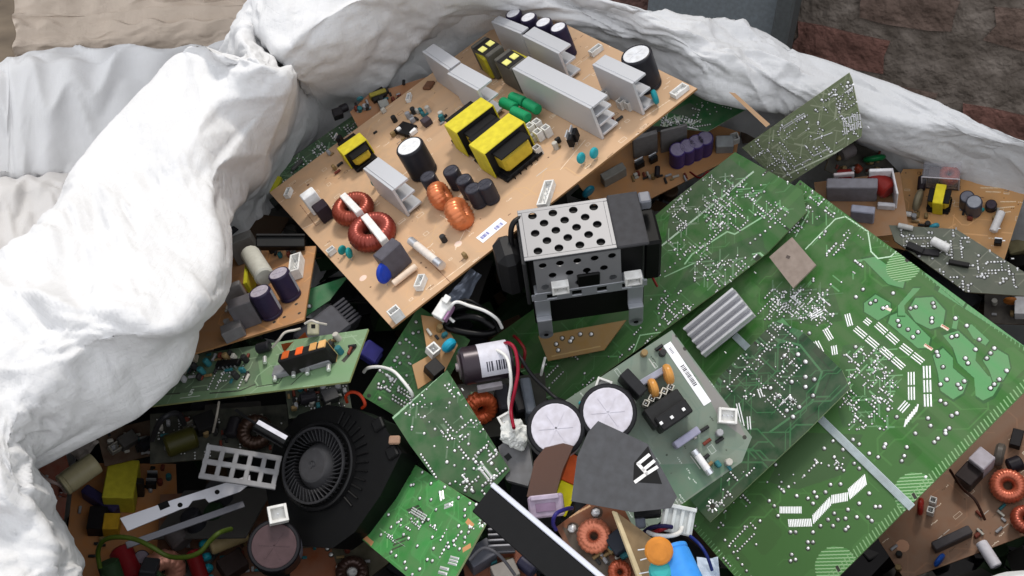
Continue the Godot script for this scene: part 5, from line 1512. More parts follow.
func right_boards() -> void:
	var b: Board
	b = board("grey_green_board", "grey green board standing on edge at the back, its solder side facing the camera", XF(0.5982, 0.7724, 0.2133, -0.4902, 0.1421, 0.8599, 0.201, 0.0721, -0.1032), 113.6, 48.6, Color(0.408, 0.455, 0.337), Color(0.549, 0.573, 0.439), 24, [0, 0.2, 113.6, 0, 112.1, 6, 94.6, 43.1, 89.3, 48.9, 9.6, 49.2], 4)
	b.tracks(Color(0.5, 0.54, 0.42), 46, 0.7)
	b.cloud([2, 2, 110.6, 2, 110.6, 45.6, 2, 45.6], 110, 0.8, Color(0.588, 0.612, 0.51))
	b.bars(39.9, 6.2, 64.5, 7.1, 2, 1, 1.6, 2)
	b.bars(55.5, 29, 73.1, 33, 1, 1, 1.6, 2)
	b.bars(87.1, 29.5, 80.5, 40.7, 2, 1.2, 1.8, 2)
	b.bars(92.3, 29.2, 86.2, 40.7, 2, 1.2, 1.8, 2)
	b.bars(96.8, 29.8, 89.7, 41.7, 2, 1.2, 1.8, 2)
	b.bars(99.5, 31.7, 93.2, 41.6, 2, 1.2, 1.8, 2)
	b.line(Color(0.745, 0.769, 0.69), 1.2, [13.7, 41.2, 80.5, 50.2])
	b.bars(26, 39.5, 43.4, 41.4, 1, 1.2, 2, 2)
	b.bars(46.5, 40.8, 63.3, 42.6, 1, 1.2, 2, 2)
	for p in [Vector2(108.3, 5.8), Vector2(105.7, 7.8), Vector2(110.3, 9.8), Vector2(103.4, 12.5), Vector2(82.6, 5.4), Vector2(73.2, 9.3), Vector2(94.1, 8.4), Vector2(89.6, 19.5), Vector2(60.7, 13.8), Vector2(68.3, 19.1)]: b.blob(p.x, p.y, 1.2)
	finish(b)
	b = board("right_tan_board", "tan board at the right edge with a clear cased relay and a yellow transformer", XF(0.898, 0.1969, 0.3934, -0.3656, 0.8315, 0.4183, 0.3356, 0.0459, -0.1251), 120.8, 89.2, Color(0.776, 0.573, 0.361), Color(0.588, 0.439, 0.29), 25, [19.6, 9.4, 123.8, -0.2, 109.9, 88.2, 76.5, 92.9, 0.3, 82.5], 3.4)
	b.tracks(Color(0.87, 0.66, 0.44), 26, 0.9)
	b.spot(Color(0.886, 0.714, 0.51), 110.6, 9.8, 8)
	b.legend(70, Color(0.90, 0.84, 0.76), Color(0.36, 0.24, 0.16))
	b.line(Color(0.925, 0.839, 0.706), 0.8, [84.6, 22.6, 104, 21])
	b.line(Color(0.925, 0.839, 0.706), 0.8, [88.9, 25.8, 100.6, 25.3])
	b.line(Color(0.925, 0.839, 0.706), 0.8, [101.5, 34.2, 113, 33.1])
	b.line(Color(0.925, 0.839, 0.706), 0.8, [101.2, 40, 112.5, 37.8])
	b.line(Color(0.925, 0.839, 0.706), 0.8, [102.6, 44.6, 110.1, 42.7])
	b.spot(Color(0.157, 0.102, 0.071), 82.2, 15.1, 1.4)
	connector(b.node, 111.9, 11.6, 10, 4, 9, 0, WHITE, 1, "connector")
	clear_relay(b.node, 52.9, 18.1)
	transformer(b.node, 53.9, 42, 18.2, 17.7, 24, 86.6, Color(0.886, 0.816, 0.173))
	cap(b.node, 81.6, 45.9, 6.5, 22, Color(0.275, 0.282, 0.329), Color(0.588, 0.596, 0.627), Transform3D.IDENTITY, Color(0.549, 0.561, 0.6), 0)
	cap(b.node, 75.7, 40.8, 6, 20, Color(0.196, 0.196, 0.235), Color(0.431, 0.431, 0.471), Transform3D.IDENTITY, Color(0.549, 0.561, 0.6), 0)
	cap(b.node, 94.7, 41.2, 4.6, 9, Color(0.141, 0.118, 0.141), Color(0.235, 0.196, 0.235), Transform3D.IDENTITY, Color(0.549, 0.561, 0.6), 0)
	rod(b.node, "resistor", 103.4, 46, 98.8, 64.9, 3.4, 6, Color(0.886, 0.871, 0.863), Color(0, 0, 0, 0), 0.4, 0)
	transistor(b.node, 103.6, 74.7, 0, 6)
	disc(b.node, 36.9, 43.8, 10, Color(0.471, 0.439, 0.361), 80, 6, "disc_capacitor")
	rod(b.node, "resistor", 25.8, 54.2, 33, 54.5, 2.4, 4, Color(0.894, 0.886, 0.871), Color(0, 0, 0, 0), 0.4, 0)
	disc(b.node, 52.7, 65.1, 4.5, Color(0.235, 0.588, 0.667), 30, 4, "disc_capacitor")
	disc(b.node, 87.3, 45.2, 3, Color(0.157, 0.549, 0.549), 0, 3, "disc_capacitor")
	rod(b.node, "capacitor", 37.4, 19.8, 37.9, 33, 3.5, 9, Color(0.157, 0.125, 0.141), Color(0, 0, 0, 0), 0.4, 0)
	b.litter([26.4, 28.6, 42.8, 27.2, 47.6, 65.2, 31.5, 66.8], 8, LITTER)
	b.litter([67.2, 27.6, 98.6, 25, 102.1, 57.4, 71.1, 60.5], 6, LITTER)
	finish(b)
	b = board("olive_board", "dark olive strip board with a white resistor, overlapping the right tan board", XF(0.957, 0.214, 0.1958, -0.276, 0.8794, 0.3879, 0.3266, 0.0321, -0.0438), 107.8, 63.1, Color(0.345, 0.361, 0.314), Color(0.471, 0.439, 0.345), 26, [-3.2, -1.1, 49.4, 5.3, 108, 55.9, 106.6, 68.9, 52.6, 63, 0.8, 14.3], 3.4)
	b.cloud([6, 3, 103.8, 3, 103.8, 60.1, 6, 60.1], 110, 1, Color(0.471, 0.478, 0.424))
	rod(b.node, "resistor", 29.1, 17.8, 42, 26.5, 4, 6, Color(0.925, 0.925, 0.918), Color(0, 0, 0, 0), 0.4, 0)
	block(b.node, "transistor", 25.9, 26.7, 18, 3, 6, Color(0.157, 0.149, 0.157), -10, 0.1, 0.5, 0.45, 0)
	block(b.node, "connector", 49, 38.4, 16, 4, 4, Color(0.133, 0.125, 0.125), -15, 0.1, 0.5, 0.45, 0)
	rod(b.node, "resistor", 3.8, 1, 15.5, 4.7, 2.4, 3, Color(0.745, 0.745, 0.729), Color(0, 0, 0, 0), 0.4, 0)
	block(b.node, "relay", 16.2, 23.1, 14, 5, 6, Color(0.157, 0.157, 0.157), -30, 0.1, 0.5, 0.45, 0)
	finish(b)
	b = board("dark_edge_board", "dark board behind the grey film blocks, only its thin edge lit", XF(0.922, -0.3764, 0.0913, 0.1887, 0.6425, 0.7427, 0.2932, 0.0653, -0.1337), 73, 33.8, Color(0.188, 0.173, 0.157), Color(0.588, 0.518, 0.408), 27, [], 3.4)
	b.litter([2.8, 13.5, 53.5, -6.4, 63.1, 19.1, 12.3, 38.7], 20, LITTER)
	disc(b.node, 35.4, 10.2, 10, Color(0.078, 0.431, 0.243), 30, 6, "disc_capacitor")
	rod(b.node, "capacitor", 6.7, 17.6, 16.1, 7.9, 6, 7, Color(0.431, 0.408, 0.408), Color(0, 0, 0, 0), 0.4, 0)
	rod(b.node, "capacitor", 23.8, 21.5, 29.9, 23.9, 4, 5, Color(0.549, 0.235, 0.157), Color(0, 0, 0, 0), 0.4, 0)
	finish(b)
	b = board("hidden_tan_board", "half hidden tan board with grey film blocks and a red coil in a white frame", XF(0.9587, 0.2506, 0.1345, -0.284, 0.8709, 0.4012, 0.2699, 0.0385, -0.0984), 72.3, 59.3, Color(0.588, 0.424, 0.29), Color(0.588, 0.439, 0.29), 28, [], 3.4)
	block(b.node, "film_capacitor", 29.8, 18.7, 41.6, 26, 9.7, Color(0.494, 0.486, 0.51), -8.1, 0.1, 0.8, 0.45, 0)
	block(b.node, "film_capacitor", 36.3, 41.7, 19.3, 20, 7.2, Color(0.549, 0.557, 0.612), -14.7, 0.1, 0.8, 0.45, 0)
	block(b.node, "coil_frame", 53.4, 12.6, 17.9, 32, 2.9, Color(0.871, 0.863, 0.871), -6, 0.1, 0.6, 0.45, 0)
	block(b.node, "coil_frame", 56.7, 33.5, 14.2, 8, 3.6, Color(0.824, 0.816, 0.831), -12.5, 0.1, 0.6, 0.45, 0)
	block(b.node, "coil_side", 63.8, 22.5, 25.4, 28, 1.6, Color(0.847, 0.839, 0.855), 93.2, 0.1, 0.6, 0.45, 0)
	rod(b.node, "red_coil", 48.4, 8.5, 60.1, 26, 9, 16, Color(0.51, 0.141, 0.118), Color(0, 0, 0, 0), 0.4, 0)
	block(b.node, "coil_frame", 24.5, 7.4, 17, 24, 2.4, Color(0.808, 0.769, 0.776), -2.5, 0.1, 0.6, 0.45, 0)
	rod(b.node, "red_coil", 18.9, 4.3, 31.3, 5.3, 5, 16, Color(0.471, 0.133, 0.125), Color(0, 0, 0, 0), 0.4, 0)
	b.litter([1.3, -23.7, 26.8, -19.9, 25.2, -4.8, -0.1, -8.5], 10, LITTER)
	finish(b)
	b = board("back_green_board", "green board lying behind the right corner of the large tan board", XF(0.9396, -0.0771, 0.3334, -0.1124, 0.8506, 0.5136, 0.1309, 0.0895, -0.1905), 96, 41.5, Color(0.149, 0.376, 0.204), Color(0.667, 0.729, 0.627), 29, [35.1, 0, 75.9, -5, 97.2, -1.5, 62.6, 37.3, 1.8, 47.3, -1.8, 35.7], 3.4)
	b.poly(Color(0.298, 0.361, 0.298), [24.6, 28.8, 39.2, 14.2, 50, 19, 43.8, 29.9])
	b.cloud([19.2, 34.3, 45.2, 26.9, 47.6, 35.3, 21.7, 42.7], 35, 0.9, Color(0.745, 0.769, 0.706))
	b.cloud([38.5, 11.7, 77.5, 0.8, 81.5, 15.4, 42.7, 26.3], 15, 0.8)
	b.row(46.2, 38.3, 62.5, 30.4, 9, 0.8)
	finish(b)
	b = board("purple_capacitor_board", "tan board with a row of purple capacitors behind the perforated metal box", XF(0.9471, 0.259, -0.1897, -0.1463, 0.8741, 0.4633, 0.0457, 0.02, -0.1598), 156.2, 69.4, Color(0.706, 0.502, 0.314), Color(0.588, 0.439, 0.29), 30, [0, 0, 136.8, 7.8, 166.6, 33.1, 154.2, 55.1, 67.8, 68.1, 17.8, 66.6], 3.4)
	cap(b.node, 101.9, 42, 7.6, 26, Color(0.29, 0.227, 0.463), Color(0.549, 0.518, 0.62), Transform3D.IDENTITY, Color(0.588, 0.549, 0.706), 0)
	cap(b.node, 111.5, 41.7, 7.6, 26, Color(0.29, 0.227, 0.463), Color(0.549, 0.518, 0.62), Transform3D.IDENTITY, Color(0.588, 0.549, 0.706), 0)
	cap(b.node, 120.3, 40.6, 7.6, 26, Color(0.29, 0.227, 0.463), Color(0.549, 0.518, 0.62), Transform3D.IDENTITY, Color(0.588, 0.549, 0.706), 0)
	cap(b.node, 128.9, 39.9, 7.6, 26, Color(0.29, 0.227, 0.463), Color(0.549, 0.518, 0.62), Transform3D.IDENTITY, Color(0.588, 0.549, 0.706), 0)
	block(b.node, "film_capacitor", 77.2, 23.2, 23.3, 38, 4.2, Color(0.478, 0.471, 0.471), 176.1, 0.1, 0.7, 0.45, 0)
	block(b.node, "film_capacitor", 103.3, 27.9, 24.7, 42, 2.3, Color(0.494, 0.486, 0.486), 174.9, 0.1, 0.7, 0.45, 0)
	block(b.node, "film_capacitor", 147, 43.4, 15.7, 14, 11.9, Color(0.659, 0.675, 0.682), 161.1, 0.1, 0.8, 0.45, 0)
	transistor(b.node, 67.4, 35.4, 10, 9)
	transistor(b.node, 81.1, 34.6, 10, 8)
	rod(b.node, "capacitor", 78.3, 52.8, 82.1, 43.3, 2.6, 8, Color(0.157, 0.141, 0.157), Color(0, 0, 0, 0), 0.4, 0)
	block(b.node, "film_capacitor", 41.4, 37, 23.9, 16, 8.1, Color(0.51, 0.502, 0.478), 11.3, 0.1, 0.8, 0.45, 0)
	b.litter([58.7, 38.3, 118.8, 61.3, 115.3, 70.9, 55.4, 48.1], 16, LITTER)
	disc(b.node, 14.1, 45.2, 7, Color(0.118, 0.431, 0.51), 20, 5, "disc_capacitor")
	connector(b.node, 158.5, 40, 7, 9, 8, 0, WHITE, 2, "connector")
	finish(b)
	b = board("brown_corner_board", "brown board in the lower right corner with a copper toroid and white resistor", XF(0.7786, 0.4336, -0.4536, -0.3352, 0.8985, 0.2835, 0.2613, -0.1069, 0.1698), 197.3, 104.5, Color(0.51, 0.376, 0.29), Color(0.588, 0.439, 0.29), 31, [24.8, 0.2, 200.3, -0.6, 165.8, 108.5, 9.5, 56.4, 16.1, 24.1], 3.6)
	b.tracks(Color(0.56, 0.41, 0.31), 26, 0.9)
	b.spot(Color(0.745, 0.549, 0.431), 26.6, 36.6, 5)
	b.legend(90, Color(0.90, 0.84, 0.76), Color(0.36, 0.24, 0.16))
	block(b.node, "transformer", 113.8, 29.6, 13.9, 22, 13.7, Color(0.769, 0.745, 0.784), 4.7, 0.1, 0.8, 0.45, 0)
	block(b.node, "transformer_core", 100.2, 30.7, 16.1, 16, 14.2, Color(0.204, 0.173, 0.173), 6.9, 0.1, 0.8, 0.45, 0)
	toroid(b.node, 115.2, 53.7, 8, 8.2, 4.6, Vector3(-0.1, 1, 0.15), Color(0.745, 0.392, 0.29), 26, 1.2, "toroid_coil")
	toroid(b.node, 104.9, 79.6, 8, 7, 4, Vector3(0.3, 1, 0.1), Color(0.588, 0.275, 0.196), 22, 1.15, "toroid_coil")
	rod(b.node, "capacitor", 126.9, 29.9, 130.6, 35.9, 9, 9, Color(0.376, 0.353, 0.329), Color(0, 0, 0, 0), 0.4, 0)
	rod(b.node, "capacitor", 125.6, 44, 135.6, 47.5, 6, 10, Color(0.141, 0.125, 0.149), Color(0, 0, 0, 0), 0.4, 0)
	block(b.node, "transistor", 148.6, 31.2, 14, 8, 8, Color(0.118, 0.102, 0.11), 30, 0.1, 0.5, 0.45, 0)
	block(b.node, "film_capacitor", 55.7, 56.8, 30.5, 12, 6.8, Color(0.298, 0.282, 0.29), -14.1, 0.1, 0.8, 0.45, 0)
	disc(b.node, 37.4, 62.5, 6, Color(0.141, 0.329, 0.667), 10, 4, "disc_capacitor")
	disc(b.node, 56.5, 25.2, 7, Color(0.588, 0.173, 0.141), 40, 5, "disc_capacitor")
	rod(b.node, "resistor", 69.6, 70.9, 64.4, 90.7, 4.4, 6, Color(0.847, 0.839, 0.871), Color(0, 0, 0, 0), 0.4, 0)
	connector(b.node, 67.1, 27.3, 5, 10, 5, 30, WHITE, 1, "connector")
	connector(b.node, 60.3, 31.5, 5, 9, 5, 30, WHITE, 1, "connector")
	b.litter([78.7, 40.9, 105.2, 63.6, 88.2, 79.3, 61.8, 57.2], 8, LITTER)
	b.litter([23.4, 30.2, 42.7, 46.3, 26.4, 62.4, 7.1, 46.6], 4, LITTER)
	finish(b)

func perforated_box() -> void:
	var cn: Node3D
	var lg: Node3D
	var s: Shape
	var o = thing("perforated_metal_box", "silver metal box with a perforated lid and bracket legs, in the middle of the heap", "drive cage", XF(0.9896, 0.1156, -0.0858, -0.0943, 0.9709, 0.2203, 0.0035, 0.1347, 0.0683))
	s = Shape.new()
	perforated(s, 3.0, 3.0, 14.46, 7.82, 4, 5, 3.1, 0.9)
	for q in [[31.9, 1.5, 63.8, 3.0], [31.9, 43.6, 63.8, 3.0], [1.5, 22.6, 3.0, 39.1], [62.3, 22.6, 3.0, 39.1]]: s.box(Vector3(q[0], 0, q[1]) * MM, Vector3(q[2], 0.9, q[3]) * MM, 0.0003)
	part(o, "perforated_lid", s.done(), m(Color(0.43, 0.43, 0.44), 0.45, 0.4))
	s = Shape.new()
	perforated(s, 6.0, 0.0, 11.97, 11.0, 5, 3, 2.8, 0.9)
	part(o, "perforated_front", s.done(), m(Color(0.56, 0.56, 0.57), 0.42, 0.55), at(0, 45.3, -1.0) * Transform3D(Basis(Vector3.RIGHT, PI / 2 * 0.93), Vector3.ZERO))
	block(o, "foam_strip", 74.7, 22.6, 21.8, 3.0, 47.1, Color(0.25, 0.25, 0.26), 0, -0.8, 0.8, 0.9)
	block(o, "housing", 42.8, 21.6, 81.7, 84.0, 39.1, Color(0.05, 0.048, 0.05), 0, -86.0, 1.5, 0.55)
	s = Shape.new()
	for q in [[4.0, -36.5, 77.7, 2.6], [4.0, -44.5, 77.7, 2.6]]: s.box(Vector3(q[0] + q[2] * 0.5, q[1], 48.1) * MM, Vector3(q[2], q[3], 1.4) * MM, 0.0003)
	for k in 5: s.box(Vector3(4.0 + k * 17.92 + 3.0, -40.5, 48.1) * MM, Vector3(10.9, 6.0, 1.4) * MM)
	s.box(Vector3(42.8, -35.6, 44.1) * MM, Vector3(77.7, 1.2, 9.0) * MM, 0.0003)
	part(o, "slotted_bar", s.done(), m(Color(0.64, 0.65, 0.67), 0.4, 0.6))
	s = Shape.new()
	s.box(Vector3(0, -10.0, 0) * MM, Vector3(11.0, 20.0, 1.2) * MM, 0.0003)
	s.box(Vector3(0, -20.6, 2.0) * MM, Vector3(11.0, 1.2, 5.0) * MM, 0.0003)
	s.box(Vector3(0, -30.0, 4.0) * MM, Vector3(10.6, 19.0, 1.2) * MM, 0.0003)
	s.xf = Transform3D(Basis(Vector3.RIGHT, PI / 2), Vector3(0, -39.0, 4.0) * MM)
	s.lathe([[0.0, -0.0006], [0.0053, -0.0006], [0.0053, 0.0006], [0.0, 0.0006]], 20)
	lg = part(o, "leg", s.done(), m(Color(0.64, 0.65, 0.67), 0.4, 0.6), at(8.5, 48.3, -44.0))
	s = Shape.new()
	s.xf = Transform3D(Basis(Vector3.RIGHT, PI / 2), Vector3(0, -39.0, 4.75) * MM)
	s.lathe([[0.0, 0.0], [0.0018, 0.0], [0.0018, 0.0002], [0.0, 0.0002]], 14)
	part(lg, "screw_hole", s.done(), m(Color(0.02, 0.02, 0.02), 0.8))
	s = Shape.new()
	s.box(Vector3(0, -10.0, 0) * MM, Vector3(11.0, 20.0, 1.2) * MM, 0.0003)
	s.box(Vector3(0, -20.6, 2.0) * MM, Vector3(11.0, 1.2, 5.0) * MM, 0.0003)
	s.box(Vector3(0, -30.0, 4.0) * MM, Vector3(10.6, 19.0, 1.2) * MM, 0.0003)
	s.xf = Transform3D(Basis(Vector3.RIGHT, PI / 2), Vector3(0, -39.0, 4.0) * MM)
	s.lathe([[0.0, -0.0006], [0.0053, -0.0006], [0.0053, 0.0006], [0.0, 0.0006]], 20)
	lg = part(o, "leg", s.done(), m(Color(0.64, 0.65, 0.67), 0.4, 0.6), at(75.7, 48.3, -44.0))
	s = Shape.new()
	s.xf = Transform3D(Basis(Vector3.RIGHT, PI / 2), Vector3(0, -39.0, 4.75) * MM)
	s.lathe([[0.0, 0.0], [0.0018, 0.0], [0.0018, 0.0002], [0.0, 0.0002]], 14)
	part(lg, "screw_hole", s.done(), m(Color(0.02, 0.02, 0.02), 0.8))
	cn = connector(o, 22.3, 47.1, 12.0, 7.0, 9.0, 0, WHITE, 2)
	cn.position.y = -28 * MM; cn.rotation.x = PI / 2
	cn = connector(o, 73.7, 47.1, 12.0, 7.0, 9.0, 0, WHITE, 2)
	cn.position.y = -30 * MM; cn.rotation.x = PI / 2
	block(o, "latch", 42.8, 47.1, 16.0, 14.0, 5.0, Color(0.03, 0.03, 0.03), 0, -34.0, 0.8)
	block(o, "side_clip", 89.7, 6, 8.0, 9.0, 10.0, Color(0.42, 0.43, 0.46), 0, -6.0, 1.0)
	block(o, "side_motor", -11, 20.3, 18.0, 46.0, 28.0, Color(0.12, 0.12, 0.125), 8, -58.0, 6.0, 0.5)
	block(o, "side_plate", -0.5, 22.6, 3.0, 50.0, 40.6, Color(0.2, 0.2, 0.205), 0, -56.0, 0.8, 0.4)
	block(o, "side_housing", 90.7, 18.9, 13.0, 44.0, 31.6, Color(0.03, 0.03, 0.032), 0, -58.0, 2.0, 0.6)
	s = Shape.new()
	s.tube(smooth([Vector3(4, -2, 4) * MM, Vector3(-4, -1, 10) * MM, Vector3(-7, -10, 16) * MM, Vector3(-6, -24, 22) * MM]), 0.002)
	part(o, "black_lead", s.done(), m(BLACK, 0.4))

func blower_fan() -> void:
	var im: Node3D
	var s: Shape
	var o = thing("blower_fan", "black blower fan with a grey hub and ring of curved blades", "fan", XF(0.8843, 0.3728, 0.2813, -0.4643, 0.7666, 0.4436, -0.1862, -0.0076, 0.144))
	s = Shape.new()
	var hs := PackedVector2Array()
	s.prism(PackedVector2Array([Vector2(34.5, 85.8) * MM, Vector2(16.4, 68.9) * MM, Vector2(6.3, 40.5) * MM, Vector2(11.3, 11.4) * MM, Vector2(31.2, -7.3) * MM, Vector2(57, -13.7) * MM, Vector2(81.5, -10) * MM, Vector2(104.9, -0.7) * MM, Vector2(124.7, 21.8) * MM, Vector2(110.4, 50.7) * MM, Vector2(91.5, 75.6) * MM, Vector2(74.2, 86.7) * MM]), -26 * MM, -3 * MM)
	part(o, "housing", s.done(), m(Color(0.045, 0.045, 0.048), 0.5))
	s = Shape.new()
	s.xf = at(55.6, 30.7, -3.0).scaled_local(Vector3.ONE * 0.79)
	s.lathe([[0.0365, 0.0], [0.0405, 0.0], [0.0400, 0.005], [0.0385, 0.0058], [0.0368, 0.005], [0.0365, 0.0]], 56)
	part(o, "inlet_ring", s.done(), m(Color(0.10, 0.10, 0.105), 0.35))
	s = Shape.new()
	s.xf = at(55.6, 30.7, -2.9).scaled_local(Vector3.ONE * 0.79)
	s.lathe([[0.0, 0.0], [0.0362, 0.0], [0.0362, 0.0006], [0.0, 0.0006]], 48)
	part(o, "dark_floor", s.done(), m(Color(0.012, 0.012, 0.013), 0.7))
	im = part(o, "impeller", imp_hub(), m(Color(0.24, 0.24, 0.25), 0.55), at(55.6, 30.7, -2.0).scaled_local(Vector3.ONE * 0.79))
	s = Shape.new()
	s.box(Vector3(0, 0.004, 0), Vector3(0.0122, 0.009, 0.0009), 0.0002)
	var blade := s.done()
	for k in 44:
		var t := TAU * k / 44.0
		var bl := part(im, "blade", blade, m(Color(0.19, 0.19, 0.20), 0.45), Transform3D(Basis(Vector3.UP, -t + 0.42) , Vector3(cos(t), 0.0, sin(t)) * 0.0272))
	s = Shape.new()
	s.lathe([[0.0325, 0.0072], [0.0345, 0.0072], [0.0345, 0.0092], [0.0325, 0.0092], [0.0325, 0.0072]], 56)
	part(im, "blade_ring", s.done(), m(Color(0.20, 0.20, 0.21), 0.4))
	s = Shape.new()
	for k in 13:
		var t := -1.15 + k * 0.155
		s.xf = at(55.6, 30.7, -3.0) * Transform3D(Basis(Vector3.UP, -t), Vector3.ZERO)
		s.box(Vector3(0.0375, 0.0006, 0), Vector3(0.010, 0.0024, 0.0011), 0.0004)
	part(o, "housing_ribs", s.done(), m(Color(0.045, 0.045, 0.05), 0.5))
	block(o, "mounting_lug", 103.5, 2, 9, 5, 9, Color(0.055, 0.055, 0.058), 30, -6, 1)
	block(o, "mounting_lug", 117.3, 21.7, 9, 5, 9, Color(0.055, 0.055, 0.058), 30, -6, 1)
	block(o, "mounting_screw", 119.8, 13.5, 9, 3, 6, Color(0.62, 0.5, 0.42), 0, -2, 1)

func centre_things() -> void:
	var s: Shape
	var o: Node3D
	var c: Node3D
	o = thing("barcode_motor", "small dark motor wrapped in a white barcode sticker, among red and white wires", "motor", XF(0.9768, 0.0278, -0.2123, 0.0232, 0.9719, 0.2342, -0.0366, 0.055, 0.1441))
	s = Shape.new()
	s.lathe([[0.0, 0.0], [0.0105, 0.0], [0.0125, 0.0012], [0.0135, 0.003], [0.0135, 0.0347], [0.0128, 0.0367], [0.0, 0.0367]], 32)
	part(o, "motor_case", s.done(), m(Color(0.17, 0.13, 0.16), 0.32, 0.3), tilted(0, 0, 0, Vector3.RIGHT))
	s = Shape.new()
	s.lathe([[0.0, -0.003], [0.003, -0.003], [0.0035, 0.0], [0.0085, 0.0], [0.009, -0.001], [0.0, -0.0012]], 24)
	part(o, "bearing_cap", s.done(), m(Color(0.52, 0.48, 0.49), 0.35, 0.5), tilted(0, 0, 0, Vector3.RIGHT))
	wrap_label(o, 0.0137, 0.0132, 0.0345)
	block(o, "mounting_clip", 18.4, 15, 18, 6, 4, Color(0.62, 0.6, 0.62), 0, -12, 0.6)
	o = thing("coil_module", "small module with a rusty orange coil and dark upright blocks below the barcode motor", "module", XF(0.9806, 0.0161, -0.1953, 0.0231, 0.9802, 0.1967, -0.0428, 0.0144, 0.1241))
	s = Shape.new()
	s.prism(PackedVector2Array([Vector2(0.4, 0) * MM, Vector2(68.8, 1) * MM, Vector2(61.3, 45.6) * MM, Vector2(25.3, 48) * MM, Vector2(2.1, 47) * MM]), -1.6 * MM, 0 * MM)
	part(o, "base_plate", s.done(), m(Color(0.204, 0.204, 0.18), 0.5, 0))
	block(o, "green_block", 15.5, 17.9, 13.6, 10, 7.4, Color(0.22, 0.329, 0.22), 171.8, 0.1, 0.6, 0.45, 0)
	toroid(o, 14.3, 27.9, 9, 8, 5, Vector3(0.2, 0.5, 1), Color(0.769, 0.353, 0.196), 18, 1.15, "toroid_coil")
	block(o, "dark_block", 32, 24.7, 9.4, 16, 20.4, Color(0.212, 0.212, 0.235), 2.7, 0.1, 1.2, 0.45, 0)
	block(o, "silver_sided_block", 49.7, 28.3, 7.4, 18, 30.1, Color(0.384, 0.408, 0.447), -2.1, 0.1, 1.2, 0.45, 0)
	block(o, "dark_block", 43, 24, 8.6, 12, 26.6, Color(0.118, 0.11, 0.125), 4.1, 0.1, 1.2, 0.45, 0)
	o = thing("grey_bracket", "grey plastic bracket with white glue on top, left of the big capacitors", "bracket", XF(0.9416, 0.2644, -0.2088, -0.15, 0.8839, 0.4429, -0.0167, 0.0296, 0.1847))
	s = Shape.new()
	s.prism(PackedVector2Array([Vector2(4.3, 10.2) * MM, Vector2(14.9, 6.6) * MM, Vector2(25.4, 12.6) * MM, Vector2(22.2, 33.3) * MM, Vector2(15.6, 42.4) * MM, Vector2(2.7, 33.6) * MM]), -10 * MM, 0 * MM)
	part(o, "bracket_plate", s.done(), m(Color(0.439, 0.439, 0.447), 0.5, 0))
	connector(o, 15.7, -4.7, 10, 4, 10, 10, WHITE, 2, "connector")
	part(o, "white_glue", lump(7, 0.0095, 3), m(Color(0.85, 0.86, 0.85), 0.35), at(18.4, 7.1, 4))
	part(o, "white_glue", lump(9, 0.006, 5), m(Color(0.85, 0.86, 0.85), 0.35), at(19.5, 12.7, 4))
	block(o, "screw_hole", 8.7, 19.1, 4, 0.5, 4, Color(0.02, 0.02, 0.02), 20, 0.0, 0.1)
	o = thing("white_plug", "white plug with a pinkish side, just below the tip of the large tan board", "connector", XF(0.5207, 0.4751, -0.7093, -0.1328, 0.8658, 0.4824, -0.0542, 0.06, 0.0995))
	block(o, "plug_body", 7, 0, 15, 9, 9, WHITE, 0, -4, 0.6)
	block(o, "plug_side", 7, 5.4, 13, 7, 2, Color(0.66, 0.5, 0.64), 0, -3.4, 0.4)
	block(o, "plug_latch", 14, 0, 6, 3, 5, WHITE, 0, 5, 0.4)
	o = thing("grey_foil_flap", "crumpled blue grey foil flap between the large tan board and the perforated box", "foil", XF(0.6691, 0.3413, -0.6601, -0.0573, 0.9093, 0.4121, -0.0503, 0.052, 0.0668))
	part(o, "foil", flap(0.028, 0.0149, 4), m(Color(0.50, 0.53, 0.59), 0.35, 0.35))
	wire("black cable loop coiled left of the perforated metal box", Color(0.04, 0.04, 0.045), 2.6, [Vector3(-0.0503, 0.045, 0.0881), Vector3(-0.0443, 0.06, 0.0909), Vector3(-0.0309, 0.065, 0.092), Vector3(-0.0162, 0.06, 0.0952), Vector3(-0.0089, 0.05, 0.0976), Vector3(-0.0191, 0.05, 0.106), Vector3(-0.0368, 0.05, 0.1039), Vector3(-0.0489, 0.05, 0.0976), Vector3(-0.04, 0.055, 0.0943), Vector3(-0.0249, 0.06, 0.0995), Vector3(-0.0132, 0.055, 0.1048)], "", "black_cable", "cable")
	wire("white wire curving over the black cable loop", WHITE, 1.2, [Vector3(-0.0427, 0.055, 0.0985), Vector3(-0.047, 0.06, 0.0963), Vector3(-0.0435, 0.072, 0.0984), Vector3(-0.0391, 0.074, 0.0974), Vector3(-0.0303, 0.075, 0.1027), Vector3(-0.0195, 0.072, 0.1047), Vector3(-0.0109, 0.065, 0.1058), Vector3(-0.0073, 0.055, 0.1048)])
	wire("white wire arching over the small dark green board", WHITE, 1.2, [Vector3(-0.1086, 0.03, 0.1254), Vector3(-0.1031, 0.045, 0.1356), Vector3(-0.0937, 0.05, 0.1393), Vector3(-0.0833, 0.055, 0.1479), Vector3(-0.0756, 0.055, 0.1574), Vector3(-0.0699, 0.05, 0.1631), Vector3(-0.0694, 0.04, 0.1597)])
	wire("white wire running down past the barcode motor", WHITE, 1.2, [Vector3(-0.0208, 0.055, 0.1254), Vector3(-0.0112, 0.068, 0.1401), Vector3(-0.0041, 0.07, 0.1488), Vector3(-0.0014, 0.068, 0.1592), Vector3(-0.0007, 0.06, 0.1657), Vector3(-0.0021, 0.05, 0.1723), Vector3(0, 0.045, 0.1841), Vector3(0.0013, 0.045, 0.1947)])
